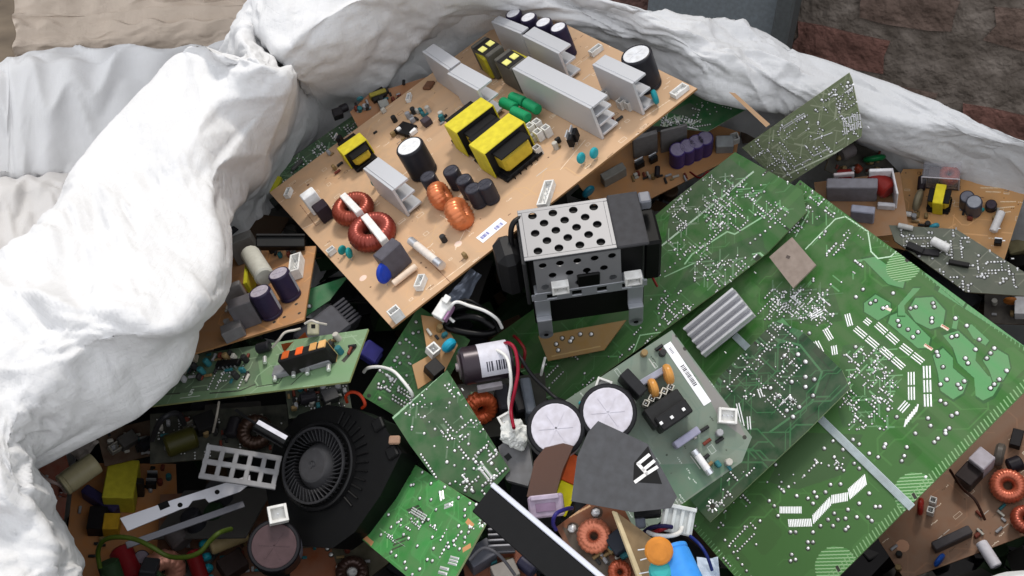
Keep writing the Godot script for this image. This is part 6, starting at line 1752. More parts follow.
	wire("crimson wire beside the white motor wire", Color(0.55, 0.07, 0.17), 1.3, [Vector3(-0.0092, 0.06, 0.1283), Vector3(-0.0028, 0.072, 0.1372), Vector3(0.0021, 0.072, 0.1441), Vector3(0.0041, 0.066, 0.1574), Vector3(0.002, 0.06, 0.1703), Vector3(-0.0007, 0.05, 0.1795), Vector3(0.0013, 0.05, 0.1954)])
	wire("dark red wire bending behind the barcode motor", Color(0.38, 0.05, 0.07), 1.2, [Vector3(0.0015, 0.05, 0.1081), Vector3(0.0057, 0.06, 0.1243), Vector3(0.0092, 0.06, 0.1343), Vector3(0.0071, 0.05, 0.1403)])
	wire("dark grey wire from the motor towards the big capacitors", Color(0.1, 0.1, 0.11), 1.4, [Vector3(0.0007, 0.06, 0.1273), Vector3(0.007, 0.062, 0.144), Vector3(0.0139, 0.055, 0.1518), Vector3(0.0229, 0.05, 0.1594), Vector3(0.0303, 0.05, 0.1687), Vector3(0.0374, 0.045, 0.1679)])
	wire("orange wire loop above the fan", Color(0.62, 0.2, 0.1), 1.2, [Vector3(-0.1196, 0.02, 0.1458), Vector3(-0.1189, 0.03, 0.1489), Vector3(-0.114, 0.035, 0.1496), Vector3(-0.1079, 0.035, 0.1524), Vector3(-0.1044, 0.03, 0.1565), Vector3(-0.1071, 0.025, 0.1559)])
	wire("white lead below the perforated box leg", WHITE, 1.0, [Vector3(0.0243, 0.035, 0.116), Vector3(0.0225, 0.04, 0.1289), Vector3(0.0212, 0.03, 0.1284)])
	wire("red wire on the dark side of the perforated box", Color(0.5, 0.08, 0.1), 1.0, [Vector3(0.0984, 0.09, 0.0623), Vector3(0.1006, 0.085, 0.0679), Vector3(0.1042, 0.075, 0.0699), Vector3(0.11, 0.06, 0.0644)])
	var b: Board
	b = board("tan_offcut_board", "small tan offcut board with a few solder points under the perforated metal box", XF(0.9474, 0.3158, 0.0518, -0.2938, 0.7939, 0.5324, 0.0219, -0.0267, 0.0307), 75.7, 23.5, Color(0.588, 0.455, 0.259), Color(0.588, 0.439, 0.29), 33, [0, 0, 75.7, 1.1, 53.7, 22.4, 5.5, 22.7], 3.4)
	for p in [Vector2(14.4, 9.7), Vector2(20.2, 5.7), Vector2(28.6, 7.3), Vector2(35.8, 5.3), Vector2(45, 7.1), Vector2(15.3, 15.1), Vector2(26.6, 9.5)]: b.blob(p.x, p.y, 1.6)
	b.line(Color(0.706, 0.588, 0.376), 1, [9.5, 19.1, 50.9, 18.5])
	finish(b)
	o = thing("ribbed_heatsink", "bare ribbed aluminium heatsink resting on the largest green board beside the barcode board", "heatsink", XF(0.7286, 0.6358, -0.2547, -0.5387, 0.7617, 0.3601, 0.1391, -0.0018, 0.0477))
	block(o, "heatsink_plate", 25.9, 15.2, 51.8, 2, 30.3, Color(0.68, 0.68, 0.70), 0, -5, 0.3, 0.4, 0.7)
	block(o, "fin", 25.9, 1.5, 51.5, 6, 2.2, Color(0.84, 0.84, 0.85), 0, -3.2, 0.4, 0.45, 0.5)
	block(o, "fin", 25.9, 8.3, 51.5, 6, 2.2, Color(0.84, 0.84, 0.85), 0, -3.2, 0.4, 0.45, 0.5)
	block(o, "fin", 25.9, 15.2, 51.5, 6, 2.2, Color(0.84, 0.84, 0.85), 0, -3.2, 0.4, 0.45, 0.5)
	block(o, "fin", 25.9, 22, 51.5, 6, 2.2, Color(0.84, 0.84, 0.85), 0, -3.2, 0.4, 0.45, 0.5)
	block(o, "fin", 25.9, 28.8, 51.5, 6, 2.2, Color(0.84, 0.84, 0.85), 0, -3.2, 0.4, 0.45, 0.5)
	o = thing("square_spacer", "small square beige grey plate with a tiny centre hole lying on the green boards", "spacer", XF(0.6881, 0.629, -0.3618, -0.4886, 0.7703, 0.4098, 0.2004, 0.0512, 0.0272))
	s = Shape.new()
	s.prism(PackedVector2Array([Vector2(5.6, -1.2) * MM, Vector2(29, 0.4) * MM, Vector2(25.2, 31.2) * MM, Vector2(0.5, 31.6) * MM]), -2 * MM, 0 * MM)
	part(o, "spacer_plate", s.done(), m(Color(0.588, 0.533, 0.494), 0.6, 0))
	block(o, "centre_hole", 15.5, 10.2, 2.4, 0.3, 3, Color(0.35, 0.31, 0.29), 20, 0.0, 0.1)

func bottom_things() -> void:
	var s: Shape
	var o: Node3D
	var b: Board
	o = thing("grey_insulating_sheet", "dark grey insulating sheet with a black patch of white print, lying over the big capacitors", "insulating sheet", XF(0.9983, 0.0462, 0.0361, -0.0568, 0.9156, 0.3982, 0.0343, 0.1145, 0.2443))
	s = Shape.new()
	s.prism(PackedVector2Array([Vector2(16.4, 0) * MM, Vector2(30.2, 6.7) * MM, Vector2(45, 14) * MM, Vector2(55.5, 35.1) * MM, Vector2(60.1, 44.8) * MM, Vector2(56.4, 51.1) * MM, Vector2(34.4, 53.4) * MM, Vector2(0.1, 47.2) * MM, Vector2(3.8, 21.7) * MM, Vector2(10.4, 6.7) * MM]), -0.5 * MM, 0 * MM)
	part(o, "sheet", s.done(), m(Color(0.298, 0.302, 0.314), 0.75, 0))
	s = Shape.new()
	s.prism(PackedVector2Array([Vector2(36.5, 25.2) * MM, Vector2(45, 15.2) * MM, Vector2(52, 37.4) * MM, Vector2(35.6, 36.3) * MM]), 0.1 * MM, 0.12 * MM)
	part(o, "black_patch", s.done(), m(Color(0.063, 0.063, 0.067), 0.6, 0))
	s = Shape.new()
	s.xf = at(40, 33.9, 0.16, 35.8)
	s.box(Vector3.ZERO, Vector3(8.9, 0.08, 1.9) * MM)
	s.xf = at(41.3, 28.7, 0.16, -49.9)
	s.box(Vector3.ZERO, Vector3(8.6, 0.08, 1.9) * MM)
	s.xf = at(42.1, 23.1, 0.16, 39.1)
	s.box(Vector3.ZERO, Vector3(9.4, 0.08, 1.9) * MM)
	s.xf = at(44.8, 26.7, 0.16, 39)
	s.box(Vector3.ZERO, Vector3(9.3, 0.08, 1.9) * MM)
	s.xf = at(46.4, 29.6, 0.16, 32.3)
	s.box(Vector3.ZERO, Vector3(8.6, 0.08, 1.9) * MM)
	part(o, "white_print", s.done(), m(Color(0.92, 0.92, 0.92), 0.6))
	o = thing("amber_film", "translucent amber film strip curling at the lower left of the big capacitors", "film", XF(0.9159, 0.1764, 0.3607, -0.2834, 0.9203, 0.2695, 0.0196, 0.0749, 0.2249))
	part(o, "film", flap2(PackedVector2Array([Vector2(5.3, 0) * MM, Vector2(21.2, 1.8) * MM, Vector2(21, 20.4) * MM, Vector2(19, 36.3) * MM, Vector2(0.6, 38.8) * MM, Vector2(1.8, 18.2) * MM]), 0.0005), amber())
	o = thing("clear_plug", "pinkish translucent plug hanging below the amber film", "connector", XF(0.9847, 0.1743, -0.0051, -0.1279, 0.7417, 0.6584, 0.0096, 0.075, 0.269))
	block(o, "plug_body", 10, 7, 21, 7, 13, Color(0.66, 0.60, 0.68), 0, -5, 1.0, 0.3)
	block(o, "plug_rib", 10, 1.5, 17, 2, 3, Color(0.72, 0.67, 0.74), 0, 1.5, 0.5, 0.3)
	block(o, "plug_window", 10, 7.5, 12, 0.6, 5, Color(0.55, 0.46, 0.56), 0, 1.9, 0.2, 0.3)
	o = thing("orange_yellow_transformer", "transformer with orange and yellow tape wedged beside the grey insulating sheet", "transformer", XF(0.9763, -0.1356, 0.1686, 0.0484, 0.8964, 0.4407, 0.0283, 0.0632, 0.2203))
	block(o, "core", 10, 24, 22, 12, 44, Color(0.05, 0.05, 0.05), -12, -14, 1)
	block(o, "orange_tape", 13, 13, 16, 3, 18, Color(0.80, 0.34, 0.14), -12, -2.5, 0.6)
	block(o, "yellow_tape", 9, 32, 16, 3, 20, Color(0.86, 0.82, 0.10), -12, -2.5, 0.6)
	block(o, "black_tape", 4, 46, 15, 3, 10, Color(0.04, 0.04, 0.04), -12, -2.5, 0.6)
	b = board("toroid_board", "small dark brown board carrying a copper wound toroid at the bottom centre", XF(0.8189, 0.3245, -0.4735, -0.1812, 0.9288, 0.3232, 0.0235, 0.0576, 0.2815), 43.8, 50.3, Color(0.439, 0.243, 0.141), Color(0.667, 0.431, 0.275), 34, [3.6, -0.1, 43.3, -0.4, 44.4, 7.4, 36.9, 48.6, 25.4, 54.3, -1.4, 41.9], 3.4)
	b.line(Color(0.784, 0.627, 0.471), 1.2, [13.7, -0.2, 27.3, 1.6])
	b.spot(Color(0.078, 0.055, 0.039), 37.9, 8.3, 1.6)
	b.poly(Color(0.275, 0.22, 0.188), [6.6, 2.1, 20, 19.4, 17.4, 42.8, -0.1, 37.2])
	toroid(b.node, 18.4, 19.8, 7, 6.2, 3.7, Vector3(-0.1, 1, 0.2), Color(0.808, 0.478, 0.361), 20, 1.2, "toroid_coil")
	toroid(b.node, 18.3, 44.6, 4, 4.2, 2.6, Vector3(0.2, 1, 0.4), Color(0.588, 0.275, 0.173), 16, 1.15, "toroid_coil")
	for p in [Vector2(28, 7), Vector2(11, 6.3)]: b.blob(p.x, p.y, 2.6)
	block(b.node, "film_capacitor", 29, 31.1, 14, 10, 12, Color(0.157, 0.173, 0.212), 0, 0.1, 0.5, 0.45, 0)
	b.litter([16.5, 24.2, 30.7, 34.6, 22, 46.2, 7.9, 36], 8, LITTER)
	finish(b)
	o = thing("beige_plate", "thin beige plate wedged upright with one pale cut edge, right of the copper toroid", "plate", XF(0.8508, -0.4675, 0.2399, 0.338, 0.8365, 0.4314, 0.0576, 0.0918, 0.291))
	s = Shape.new()
	s.prism(PackedVector2Array([Vector2(1.3, -0.1) * MM, Vector2(27.9, 3) * MM, Vector2(39.3, 10.8) * MM, Vector2(44.8, 27.7) * MM, Vector2(34.8, 31.5) * MM]), -2.2 * MM, 0 * MM)
	part(o, "plate", s.done(), m(Color(0.525, 0.439, 0.322), 0.7, 0))
	s = Shape.new()
	s.prism(PackedVector2Array([Vector2(0.1, 0.6) * MM, Vector2(2.6, 0) * MM, Vector2(34.4, 29.3) * MM, Vector2(31.6, 30.7) * MM]), -1.6 * MM, 0.3 * MM)
	part(o, "cut_edge", s.done(), m(Color(0.808, 0.737, 0.588), 0.7, 0))
	wire("blue wire curving beside the clear plug", Color(0.16, 0.14, 0.42), 1.2, [Vector3(0.0255, 0.075, 0.2929), Vector3(0.0237, 0.08, 0.2916), Vector3(0.0253, 0.085, 0.2889), Vector3(0.0316, 0.08, 0.2819), Vector3(0.0358, 0.07, 0.274)])
	o = thing("orange_disc_capacitor", "round orange disc capacitor between the beige plate and blue capacitor", "capacitor", XF(0.9674, 0.2271, -0.1118, -0.0848, 0.707, 0.7021, 0.0752, 0.095, 0.3214))
	part(o, "disc_body", lens(0.0078, 0.005), m(Color(0.78, 0.50, 0.20), 0.3), at(5, 0))
	s = Shape.new()
	for e in [-2.0, 2.0]: s.tube([Vector3(0 + 5, 0, e) * MM, Vector3(-6, -1, e * 1.4) * MM], 0.0004, 5)
	part(o, "lead_wires", s.done(), m(ALU, 0.3, 0.8))
	o = thing("teal_capacitor", "small teal drop shaped capacitor just below the orange disc capacitor", "capacitor", XF(0.9906, 0.1156, 0.073, -0.1339, 0.9275, 0.349, 0.0757, 0.085, 0.3263))
	part(o, "drop_body", lens(0.0068, 0.008), m(Color(0.22, 0.62, 0.62), 0.3), at(6, 0))
	s = Shape.new()
	s.tube([Vector3(2, 0, 0) * MM, Vector3(-6, -2, 1) * MM], 0.0004, 5)
	part(o, "lead_wires", s.done(), m(ALU, 0.3, 0.8))
	o = thing("blue_capacitor", "bright blue sleeved capacitor lying at the bottom edge, right of the orange disc", "capacitor", XF(0.3514, -0.2286, 0.9079, -0.0569, 0.9627, 0.2645, 0.0895, 0.085, 0.3116))
	cap(o, 0, 0, 10.5, 44, Color(0.24, 0.56, 0.88), ALU, tilted(0, 2, 0, Vector3(1, 0, 0)), Color(0.75, 0.8, 0.85))
	block(o, "black_band", 14, 9, 9, 4, 10, Color(0.08, 0.07, 0.08), 20, 4, 1)
	o = thing("white_wire_plug", "white ribbed plug with red, blue and white wires, over the green board's left edge", "connector", XF(0.9666, 0.0075, 0.256, -0.1573, 0.8063, 0.5702, 0.0902, 0.075, 0.274))
	block(o, "plug_body", 9.5, 8, 19, 9, 16, Color(0.74, 0.76, 0.76), 0, -6, 0.8)
	for k in 4: block(o, "plug_rib", 2.4 + k * 4.7, 8, 2.2, 1.4, 15, Color(0.80, 0.82, 0.82), 0, 2.8, 0.4)
	block(o, "plug_lip", 9.5, 0.6, 20, 3, 2.4, Color(0.8, 0.82, 0.82), 0, 2, 0.4)
	wire("red wire leaving the white ribbed plug", Color(0.5, 0.08, 0.12), 1.3, [Vector3(0.0916, 0.07, 0.2874), Vector3(0.0866, 0.07, 0.2895), Vector3(0.0826, 0.065, 0.2881), Vector3(0.0794, 0.06, 0.2833)])
	wire("dark blue wire leaving the white ribbed plug", Color(0.1, 0.08, 0.25), 1.3, [Vector3(0.0935, 0.072, 0.2888), Vector3(0.0872, 0.075, 0.2902), Vector3(0.0809, 0.07, 0.2881), Vector3(0.0774, 0.06, 0.2854)])
	wire("white wire looping under the white ribbed plug", WHITE, 1.3, [Vector3(0.0998, 0.07, 0.2874), Vector3(0.0965, 0.075, 0.295), Vector3(0.0894, 0.078, 0.299), Vector3(0.0825, 0.075, 0.2963), Vector3(0.0798, 0.068, 0.2895)])
	o = thing("black_clip", "black square clip at the lower edge of the grey insulating sheet", "clip", XF(0.9921, 0.1015, 0.074, -0.123, 0.9053, 0.4065, 0.072, 0.075, 0.2719))
	block(o, "clip_body", 8, 4, 16, 9, 13, Color(0.10, 0.10, 0.105), 5, -4, 1)
	block(o, "clip_tab", 4, 12, 6, 6, 8, Color(0.45, 0.47, 0.52), 5, -6, 1)
	block(o, "clip_head", 9, 0, 10, 11, 5, Color(0.06, 0.06, 0.065), 5, -4, 0.8)
	o = thing("white_plastic_scrap", "torn white plastic scrap right of the blue capacitor", "plastic scrap", XF(0.9844, 0.1692, 0.0491, -0.1761, 0.9527, 0.2477, 0.1095, 0.0514, 0.297))
	part(o, "scrap", flap(0.0123, 0.0188, 9), m(Color(0.75, 0.8, 0.86), 0.4))
	o = thing("black_bar_heatsink", "long black bar with a silver upper edge slanting across the bottom centre", "heatsink", XF(0.6804, 0.0487, 0.7312, -0.3786, 0.8777, 0.2939, -0.0088, 0.085, 0.2727))
	block(o, "bar", 42.2, 9.5, 94.3, 5, 18, Color(0.05, 0.05, 0.055), 0, -5, 0.6, 0.5)
	block(o, "silver_edge", 42.2, -1.0, 95.3, 6.5, 3.2, Color(0.80, 0.81, 0.86), 0, -5.5, 0.5, 0.4, 0.4)
	o = thing("small_finned_heatsink", "small grey finned heatsink right of the bright green board", "heatsink", XF(0.9958, 0.0908, 0.0107, -0.0912, 0.9786, 0.1843, -0.0156, 0.0213, 0.2462))
	block(o, "heatsink_base", 8.5, 10.9, 17, 3, 21.7, Color(0.42, 0.42, 0.44), 0, -9, 0.4, 0.4, 0.6)
	block(o, "fin", 8.5, 1.5, 16.7, 8, 1.4, Color(0.46, 0.46, 0.48), 0, -6.2, 0.3, 0.4, 0.6)
	block(o, "fin", 8.5, 5.2, 16.7, 8, 1.4, Color(0.46, 0.46, 0.48), 0, -6.2, 0.3, 0.4, 0.6)
	block(o, "fin", 8.5, 9, 16.7, 8, 1.4, Color(0.46, 0.46, 0.48), 0, -6.2, 0.3, 0.4, 0.6)
	block(o, "fin", 8.5, 12.7, 16.7, 8, 1.4, Color(0.46, 0.46, 0.48), 0, -6.2, 0.3, 0.4, 0.6)
	block(o, "fin", 8.5, 16.5, 16.7, 8, 1.4, Color(0.46, 0.46, 0.48), 0, -6.2, 0.3, 0.4, 0.6)
	block(o, "fin", 8.5, 20.2, 16.7, 8, 1.4, Color(0.46, 0.46, 0.48), 0, -6.2, 0.3, 0.4, 0.6)
	b = board("rust_board", "rust brown board fragment between the bright green board and the black bar", XF(0.9756, 0.0251, -0.2181, 0.0106, 0.9869, 0.161, -0.0346, 0.0026, 0.2568), 45, 39.3, Color(0.471, 0.235, 0.141), Color(0.588, 0.392, 0.275), 35, [], 3.4)
	block(b.node, "film_capacitor", 11.7, 12.2, 18, 14, 13, Color(0.329, 0.337, 0.376), 20, 0.1, 0.5, 0.45, 0)
	block(b.node, "film_capacitor", 24.9, 26.5, 16, 12, 12, Color(0.471, 0.455, 0.439), 10, 0.1, 0.5, 0.45, 0)
	b.litter([4.1, -0.9, 45.7, 8.3, 38.7, 37.9, -1.7, 29], 12, LITTER)
	rod(b.node, "capacitor", 36.1, 20.3, 43.6, 30.2, 5, 8, Color(0.157, 0.157, 0.235), Color(0, 0, 0, 0), 0.4, 0)
	finish(b)

func pit_things() -> void:
	var s: Shape
	var o: Node3D
	var b: Board
	b = board("shaded_tan_board", "tan board deep in the shade at the lower left, with a yellow transformer", XF(0.969, -0.2036, -0.1402, 0.2226, 0.9653, 0.1365, -0.3589, -0.1023, 0.1027), 88.5, 109.8, Color(0.667, 0.439, 0.243), Color(0.588, 0.439, 0.29), 36, [3.4, 2.2, 73.7, 1.9, 80.2, 53.9, 88.8, 113.9, 0.6, 112.6, -4.9, 29.2], 3.4)
	block(b.node, "transformer", 34.6, 30.3, 23.8, 26, 34.6, Color(0.769, 0.729, 0.22), -1.2, 0.1, 0.8, 0.45, 0)
	block(b.node, "transformer_core", 37.4, 31, 28.7, 24, 5.6, Color(0.157, 0.141, 0.133), -0.1, 0.1, 0.8, 0.45, 0)
	block(b.node, "film_capacitor", 19.4, 41.3, 33.1, 14, 8, Color(0.204, 0.18, 0.329), -34.6, 0.1, 1, 0.45, 0)
	block(b.node, "yellow_coil", 30.8, 62.6, 12, 16, 14, Color(0.745, 0.588, 0.157), 0, 0.1, 0.5, 0.45, 0)
	block(b.node, "relay", 19.8, 58.4, 14, 14, 20, Color(0.102, 0.094, 0.102), 0, 0.1, 0.5, 0.45, 0)
	transistor(b.node, 56.8, 18.9, 0, 8)
	transistor(b.node, 56.6, 25.9, 0, 8)
	b.litter([49, 5.2, 69.1, 4.9, 71.9, 33.1, 52.1, 33.2], 8, LITTER)
	b.litter([-0.6, 42.6, 22.2, 42.5, 28.1, 85.9, 5.9, 85.7], 8, LITTER)
	b.spot(Color(0.157, 0.094, 0.055), 54.3, 7.5, 1.6)
	finish(b)
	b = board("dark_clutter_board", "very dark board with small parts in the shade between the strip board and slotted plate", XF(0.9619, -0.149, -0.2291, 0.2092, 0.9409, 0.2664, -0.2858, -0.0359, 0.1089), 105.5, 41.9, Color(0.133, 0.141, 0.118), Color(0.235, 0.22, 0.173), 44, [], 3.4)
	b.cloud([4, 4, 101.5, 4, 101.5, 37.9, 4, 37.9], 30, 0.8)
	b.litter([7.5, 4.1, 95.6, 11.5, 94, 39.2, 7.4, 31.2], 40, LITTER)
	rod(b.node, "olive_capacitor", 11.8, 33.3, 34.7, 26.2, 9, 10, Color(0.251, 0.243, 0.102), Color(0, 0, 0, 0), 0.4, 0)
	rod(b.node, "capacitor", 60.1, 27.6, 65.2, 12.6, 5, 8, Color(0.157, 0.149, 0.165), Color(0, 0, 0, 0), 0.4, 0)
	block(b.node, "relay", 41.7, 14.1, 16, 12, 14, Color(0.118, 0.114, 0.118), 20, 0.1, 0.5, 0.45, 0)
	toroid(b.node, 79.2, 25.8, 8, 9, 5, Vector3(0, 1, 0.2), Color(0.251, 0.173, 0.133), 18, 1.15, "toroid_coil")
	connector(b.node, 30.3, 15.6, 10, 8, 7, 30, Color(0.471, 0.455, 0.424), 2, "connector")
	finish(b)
	wire("grey cable curving out of the shade under the strip board", Color(0.16, 0.16, 0.17), 2.2, [Vector3(-0.2746, -0.03, 0.1399), Vector3(-0.2647, -0.01, 0.142), Vector3(-0.2565, 0, 0.1418), Vector3(-0.2525, -0.01, 0.1312), Vector3(-0.254, -0.03, 0.1241)])
	wire("pale stiff lead hanging below the strip board", Color(0.5, 0.48, 0.45), 0.9, [Vector3(-0.2125, 0.02, 0.1458), Vector3(-0.2114, 0.02, 0.1572), Vector3(-0.2147, 0.01, 0.158), Vector3(-0.2183, 0, 0.1571)])
	wire("thin dark lead beside the black tube", Color(0.12, 0.12, 0.13), 1.1, [Vector3(-0.2022, 0.01, 0.1447), Vector3(-0.1894, 0.012, 0.1559), Vector3(-0.1784, 0.015, 0.1659), Vector3(-0.1658, 0.01, 0.1691)])
	wire("thin red lead by the purple capacitors", Color(0.4, 0.06, 0.06), 0.9, [Vector3(0.1576, 0.05, -0.098), Vector3(0.1636, 0.055, -0.082), Vector3(0.1702, 0.06, -0.0839), Vector3(0.178, 0.055, -0.085)])
	wire("black lead looping off the white plug", Color(0.03, 0.03, 0.035), 1.2, [Vector3(-0.0438, 0.07, 0.0952), Vector3(-0.0334, 0.075, 0.0963), Vector3(-0.0232, 0.072, 0.0995), Vector3(-0.0147, 0.06, 0.0995), Vector3(-0.0103, 0.05, 0.1039)])
	wire("thin blue lead beside the blue capacitor", Color(0.10, 0.16, 0.42), 1, [Vector3(0.1037, 0.07, 0.2936), Vector3(0.1082, 0.072, 0.301), Vector3(0.1116, 0.07, 0.307), Vector3(0.1154, 0.06, 0.3098)])
	wire("brown lead across the lower right board", Color(0.2, 0.1, 0.06), 1, [Vector3(0.3249, -0.03, 0.1684), Vector3(0.3228, -0.02, 0.1922), Vector3(0.3286, -0.02, 0.2026), Vector3(0.3354, -0.03, 0.2125)])
	wire("thin grey lead near the rust board", Color(0.3, 0.3, 0.32), 1, [Vector3(-0.0259, 0.03, 0.2838), Vector3(-0.0171, 0.04, 0.2819), Vector3(-0.0073, 0.04, 0.2875), Vector3(0.0018, 0.03, 0.2943)])
	o = thing("cream_capacitor", "cream sleeved capacitor lying left of the shaded yellow transformer", "capacitor", XF(0.6704, 0.0529, -0.7401, 0.2789, 0.9063, 0.3175, -0.3234, -0.02, 0.1905))
	cap(o, 0, 0, 8.5, 27.7, Color(0.60, 0.57, 0.45), Color(0.62, 0.60, 0.50), tilted(0, 0, 0, Vector3(1, 0, 0)), Color(0.5, 0.48, 0.4))
	o = thing("pale_card", "pale grey folded card in the shade under the sack's left rim", "card", XF(0.6449, 0.0926, -0.7586, 0.2752, 0.8979, 0.3435, -0.3358, -0.0275, 0.15))
	part(o, "card", flap(0.019, 0.0161, 12), m(Color(0.52, 0.49, 0.47), 0.7))
	o = thing("silver_bracket", "long silver sheet metal bracket with a notch and round holes, lower left", "bracket", XF(0.8515, -0.1291, -0.5082, 0.2833, 0.9289, 0.2386, -0.2686, -0.015, 0.2287))
	s = Shape.new()
	s.prism(PackedVector2Array([Vector2(1.1, -6.3) * MM, Vector2(37.1, -6.6) * MM, Vector2(39.7, 1.9) * MM, Vector2(3.1, 4.3) * MM]), -1.2 * MM, 0 * MM)
	s.prism(PackedVector2Array([Vector2(37.1, -6.6) * MM, Vector2(93.1, -5.6) * MM, Vector2(91.3, 0.5) * MM, Vector2(82.3, 3.9) * MM, Vector2(59.5, 4) * MM, Vector2(58.1, 0.1) * MM, Vector2(49.5, -1.2) * MM, Vector2(45.3, 2.1) * MM, Vector2(39.7, 1.9) * MM]), -1.2 * MM, 0 * MM)
	part(o, "bracket_strip", s.done(), m(Color(0.698, 0.698, 0.722), 0.42, 0.4))
	s = Shape.new()
	s.xf = at(40.7, -1.2, 0.02)
	s.lathe([[0.0018, 0.0], [0.0, 0.0001]], 14)
	s.xf = at(67.3, -1.4, 0.02)
	s.lathe([[0.0018, 0.0], [0.0, 0.0001]], 14)
	s.xf = at(30.5, -4.8, 0.1, 4)
	s.box(Vector3.ZERO, Vector3(7, 0.2, 5) * MM)
	part(o, "bracket_holes", s.done(), m(Color(0.03, 0.03, 0.03), 0.8))
	block(o, "bracket_flange", 41.7, 11, 83.4, 1.2, 5, Color(0.34, 0.34, 0.36), 0, -9, 0.3, 0.4, 0.5)
	o = thing("slotted_plate", "pale grey slotted plastic plate above the silver bracket", "vent plate", XF(0.9696, -0.2444, 0.0079, 0.2361, 0.9443, 0.2292, -0.2185, 0.0043, 0.172))
	slotted(o, 53.7, 26.2)
	o = thing("black_tube", "short black tube with a bright highlight left of the fan", "tube", XF(0.8779, -0.3009, 0.3724, 0.2109, 0.9414, 0.2634, -0.1817, 0.02, 0.1665))
	s = Shape.new()
	s.lathe([[0.0, 0.0], [0.0045, 0.0], [0.0055, 0.001], [0.0055, 0.0254], [0.0045, 0.0264], [0.0, 0.0264]], 20)
	part(o, "tube_body", s.done(), m(Color(0.06, 0.06, 0.065), 0.22), tilted(0, 0, 0, Vector3.RIGHT))
	block(o, "tube_label", 13.2, 0, 23.7, 0.4, 3.4, Color(0.8, 0.8, 0.84), 0, 5.3, 0.1)
	o = thing("brown_topped_capacitor", "large dark capacitor with a dull brown top below the fan", "capacitor", XF(0.989, -0.1421, -0.0406, 0.1452, 0.884, 0.4443, -0.1705, -0.02, 0.2398))
	cap(o, 8, 0, 18, 34, Color(0.09, 0.085, 0.10), Color(0.30, 0.23, 0.24), at(8, 0, -34), Color(0.5, 0.5, 0.56))
	o = thing("white_clip", "white notched clip above the brown topped capacitor", "clip", XF(0.9411, -0.0914, -0.3255, 0.2206, 0.8957, 0.3862, -0.1684, -0.01, 0.22))
	connector(o, 6, 4, 13, 8, 12, 0, WHITE, 1)
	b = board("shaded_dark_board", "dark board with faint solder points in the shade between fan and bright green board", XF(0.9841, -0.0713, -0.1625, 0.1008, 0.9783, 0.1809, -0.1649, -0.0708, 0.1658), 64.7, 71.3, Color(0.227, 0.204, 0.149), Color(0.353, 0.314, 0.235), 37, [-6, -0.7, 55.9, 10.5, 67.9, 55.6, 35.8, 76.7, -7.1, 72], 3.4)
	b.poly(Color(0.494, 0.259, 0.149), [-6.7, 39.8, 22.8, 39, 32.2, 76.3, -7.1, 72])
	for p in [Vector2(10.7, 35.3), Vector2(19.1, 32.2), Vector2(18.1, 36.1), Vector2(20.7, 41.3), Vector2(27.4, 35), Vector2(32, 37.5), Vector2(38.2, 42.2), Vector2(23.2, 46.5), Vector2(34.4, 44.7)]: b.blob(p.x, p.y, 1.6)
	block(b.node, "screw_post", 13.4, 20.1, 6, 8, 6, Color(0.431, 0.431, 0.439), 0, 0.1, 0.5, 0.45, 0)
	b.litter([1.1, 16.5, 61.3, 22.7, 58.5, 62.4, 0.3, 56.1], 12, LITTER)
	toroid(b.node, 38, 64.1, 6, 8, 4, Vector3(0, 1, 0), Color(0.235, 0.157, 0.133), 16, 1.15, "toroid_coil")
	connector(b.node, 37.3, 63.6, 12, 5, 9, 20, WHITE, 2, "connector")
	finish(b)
	b = board("pit_board", "dark brown board in the lower left pit under the green and yellow wire", XF(0.9662, -0.1774, -0.1868, 0.2077, 0.9655, 0.1571, -0.2885, -0.1085, 0.1326), 94.4, 87.8, Color(0.376, 0.212, 0.133), Color(0.471, 0.314, 0.196), 38, [], 3.4)
	rod(b.node, "red_capacitor", -25.7, 53.2, -13.1, 80, 9, 16, Color(0.471, 0.094, 0.118), Color(0, 0, 0, 0), 0.4, 0)
	rod(b.node, "red_capacitor", 27.8, 59.5, 36, 84.3, 6, 18, Color(0.471, 0.102, 0.118), Color(0, 0, 0, 0), 0.4, 0)
	rod(b.node, "grey_capacitor", 12.3, 40.7, 21.2, 53.8, 9, 20, Color(0.329, 0.306, 0.306), Color(0, 0, 0, 0), 0.4, 0)
	toroid(b.node, 6.2, 72.6, 14, 10, 7, Vector3(0.3, 0.6, 0.7), Color(0.745, 0.51, 0.431), 16, 1.15, "toroid_coil")
	disc(b.node, 36, 48.3, 4.5, Color(0.157, 0.588, 0.667), 20, 6, "disc_capacitor")
	disc(b.node, 37.6, 59.8, 4.5, Color(0.157, 0.588, 0.667), 20, 6, "disc_capacitor")
	disc(b.node, 39, 69.1, 4.5, Color(0.157, 0.588, 0.667), 20, 6, "disc_capacitor")
	disc(b.node, 40.5, 78.3, 4.5, Color(0.157, 0.588, 0.667), 20, 6, "disc_capacitor")
	cap(b.node, -9.5, 62, 6, 20, Color(0.157, 0.141, 0.173), Color(0.471, 0.431, 0.471), Transform3D.IDENTITY, Color(0.549, 0.561, 0.6), 0)
	rod(b.node, "film_coil", 40.9, 58.1, 69.2, 47.3, 6, 20, Color(0.667, 0.588, 0.431), Color(0, 0, 0, 0), 0.4, 0)
	cap(b.node, 48, 36.3, 7, 22, Color(0.094, 0.094, 0.102), Color(0.157, 0.157, 0.165), Transform3D.IDENTITY, Color(0.549, 0.561, 0.6), 0)
	cap(b.node, 56.6, 34.7, 7, 22, Color(0.094, 0.094, 0.102), Color(0.157, 0.157, 0.165), Transform3D.IDENTITY, Color(0.549, 0.561, 0.6), 0)
	cap(b.node, 64.3, 32.9, 7, 22, Color(0.094, 0.094, 0.102), Color(0.157, 0.157, 0.165), Transform3D.IDENTITY, Color(0.549, 0.561, 0.6), 0)
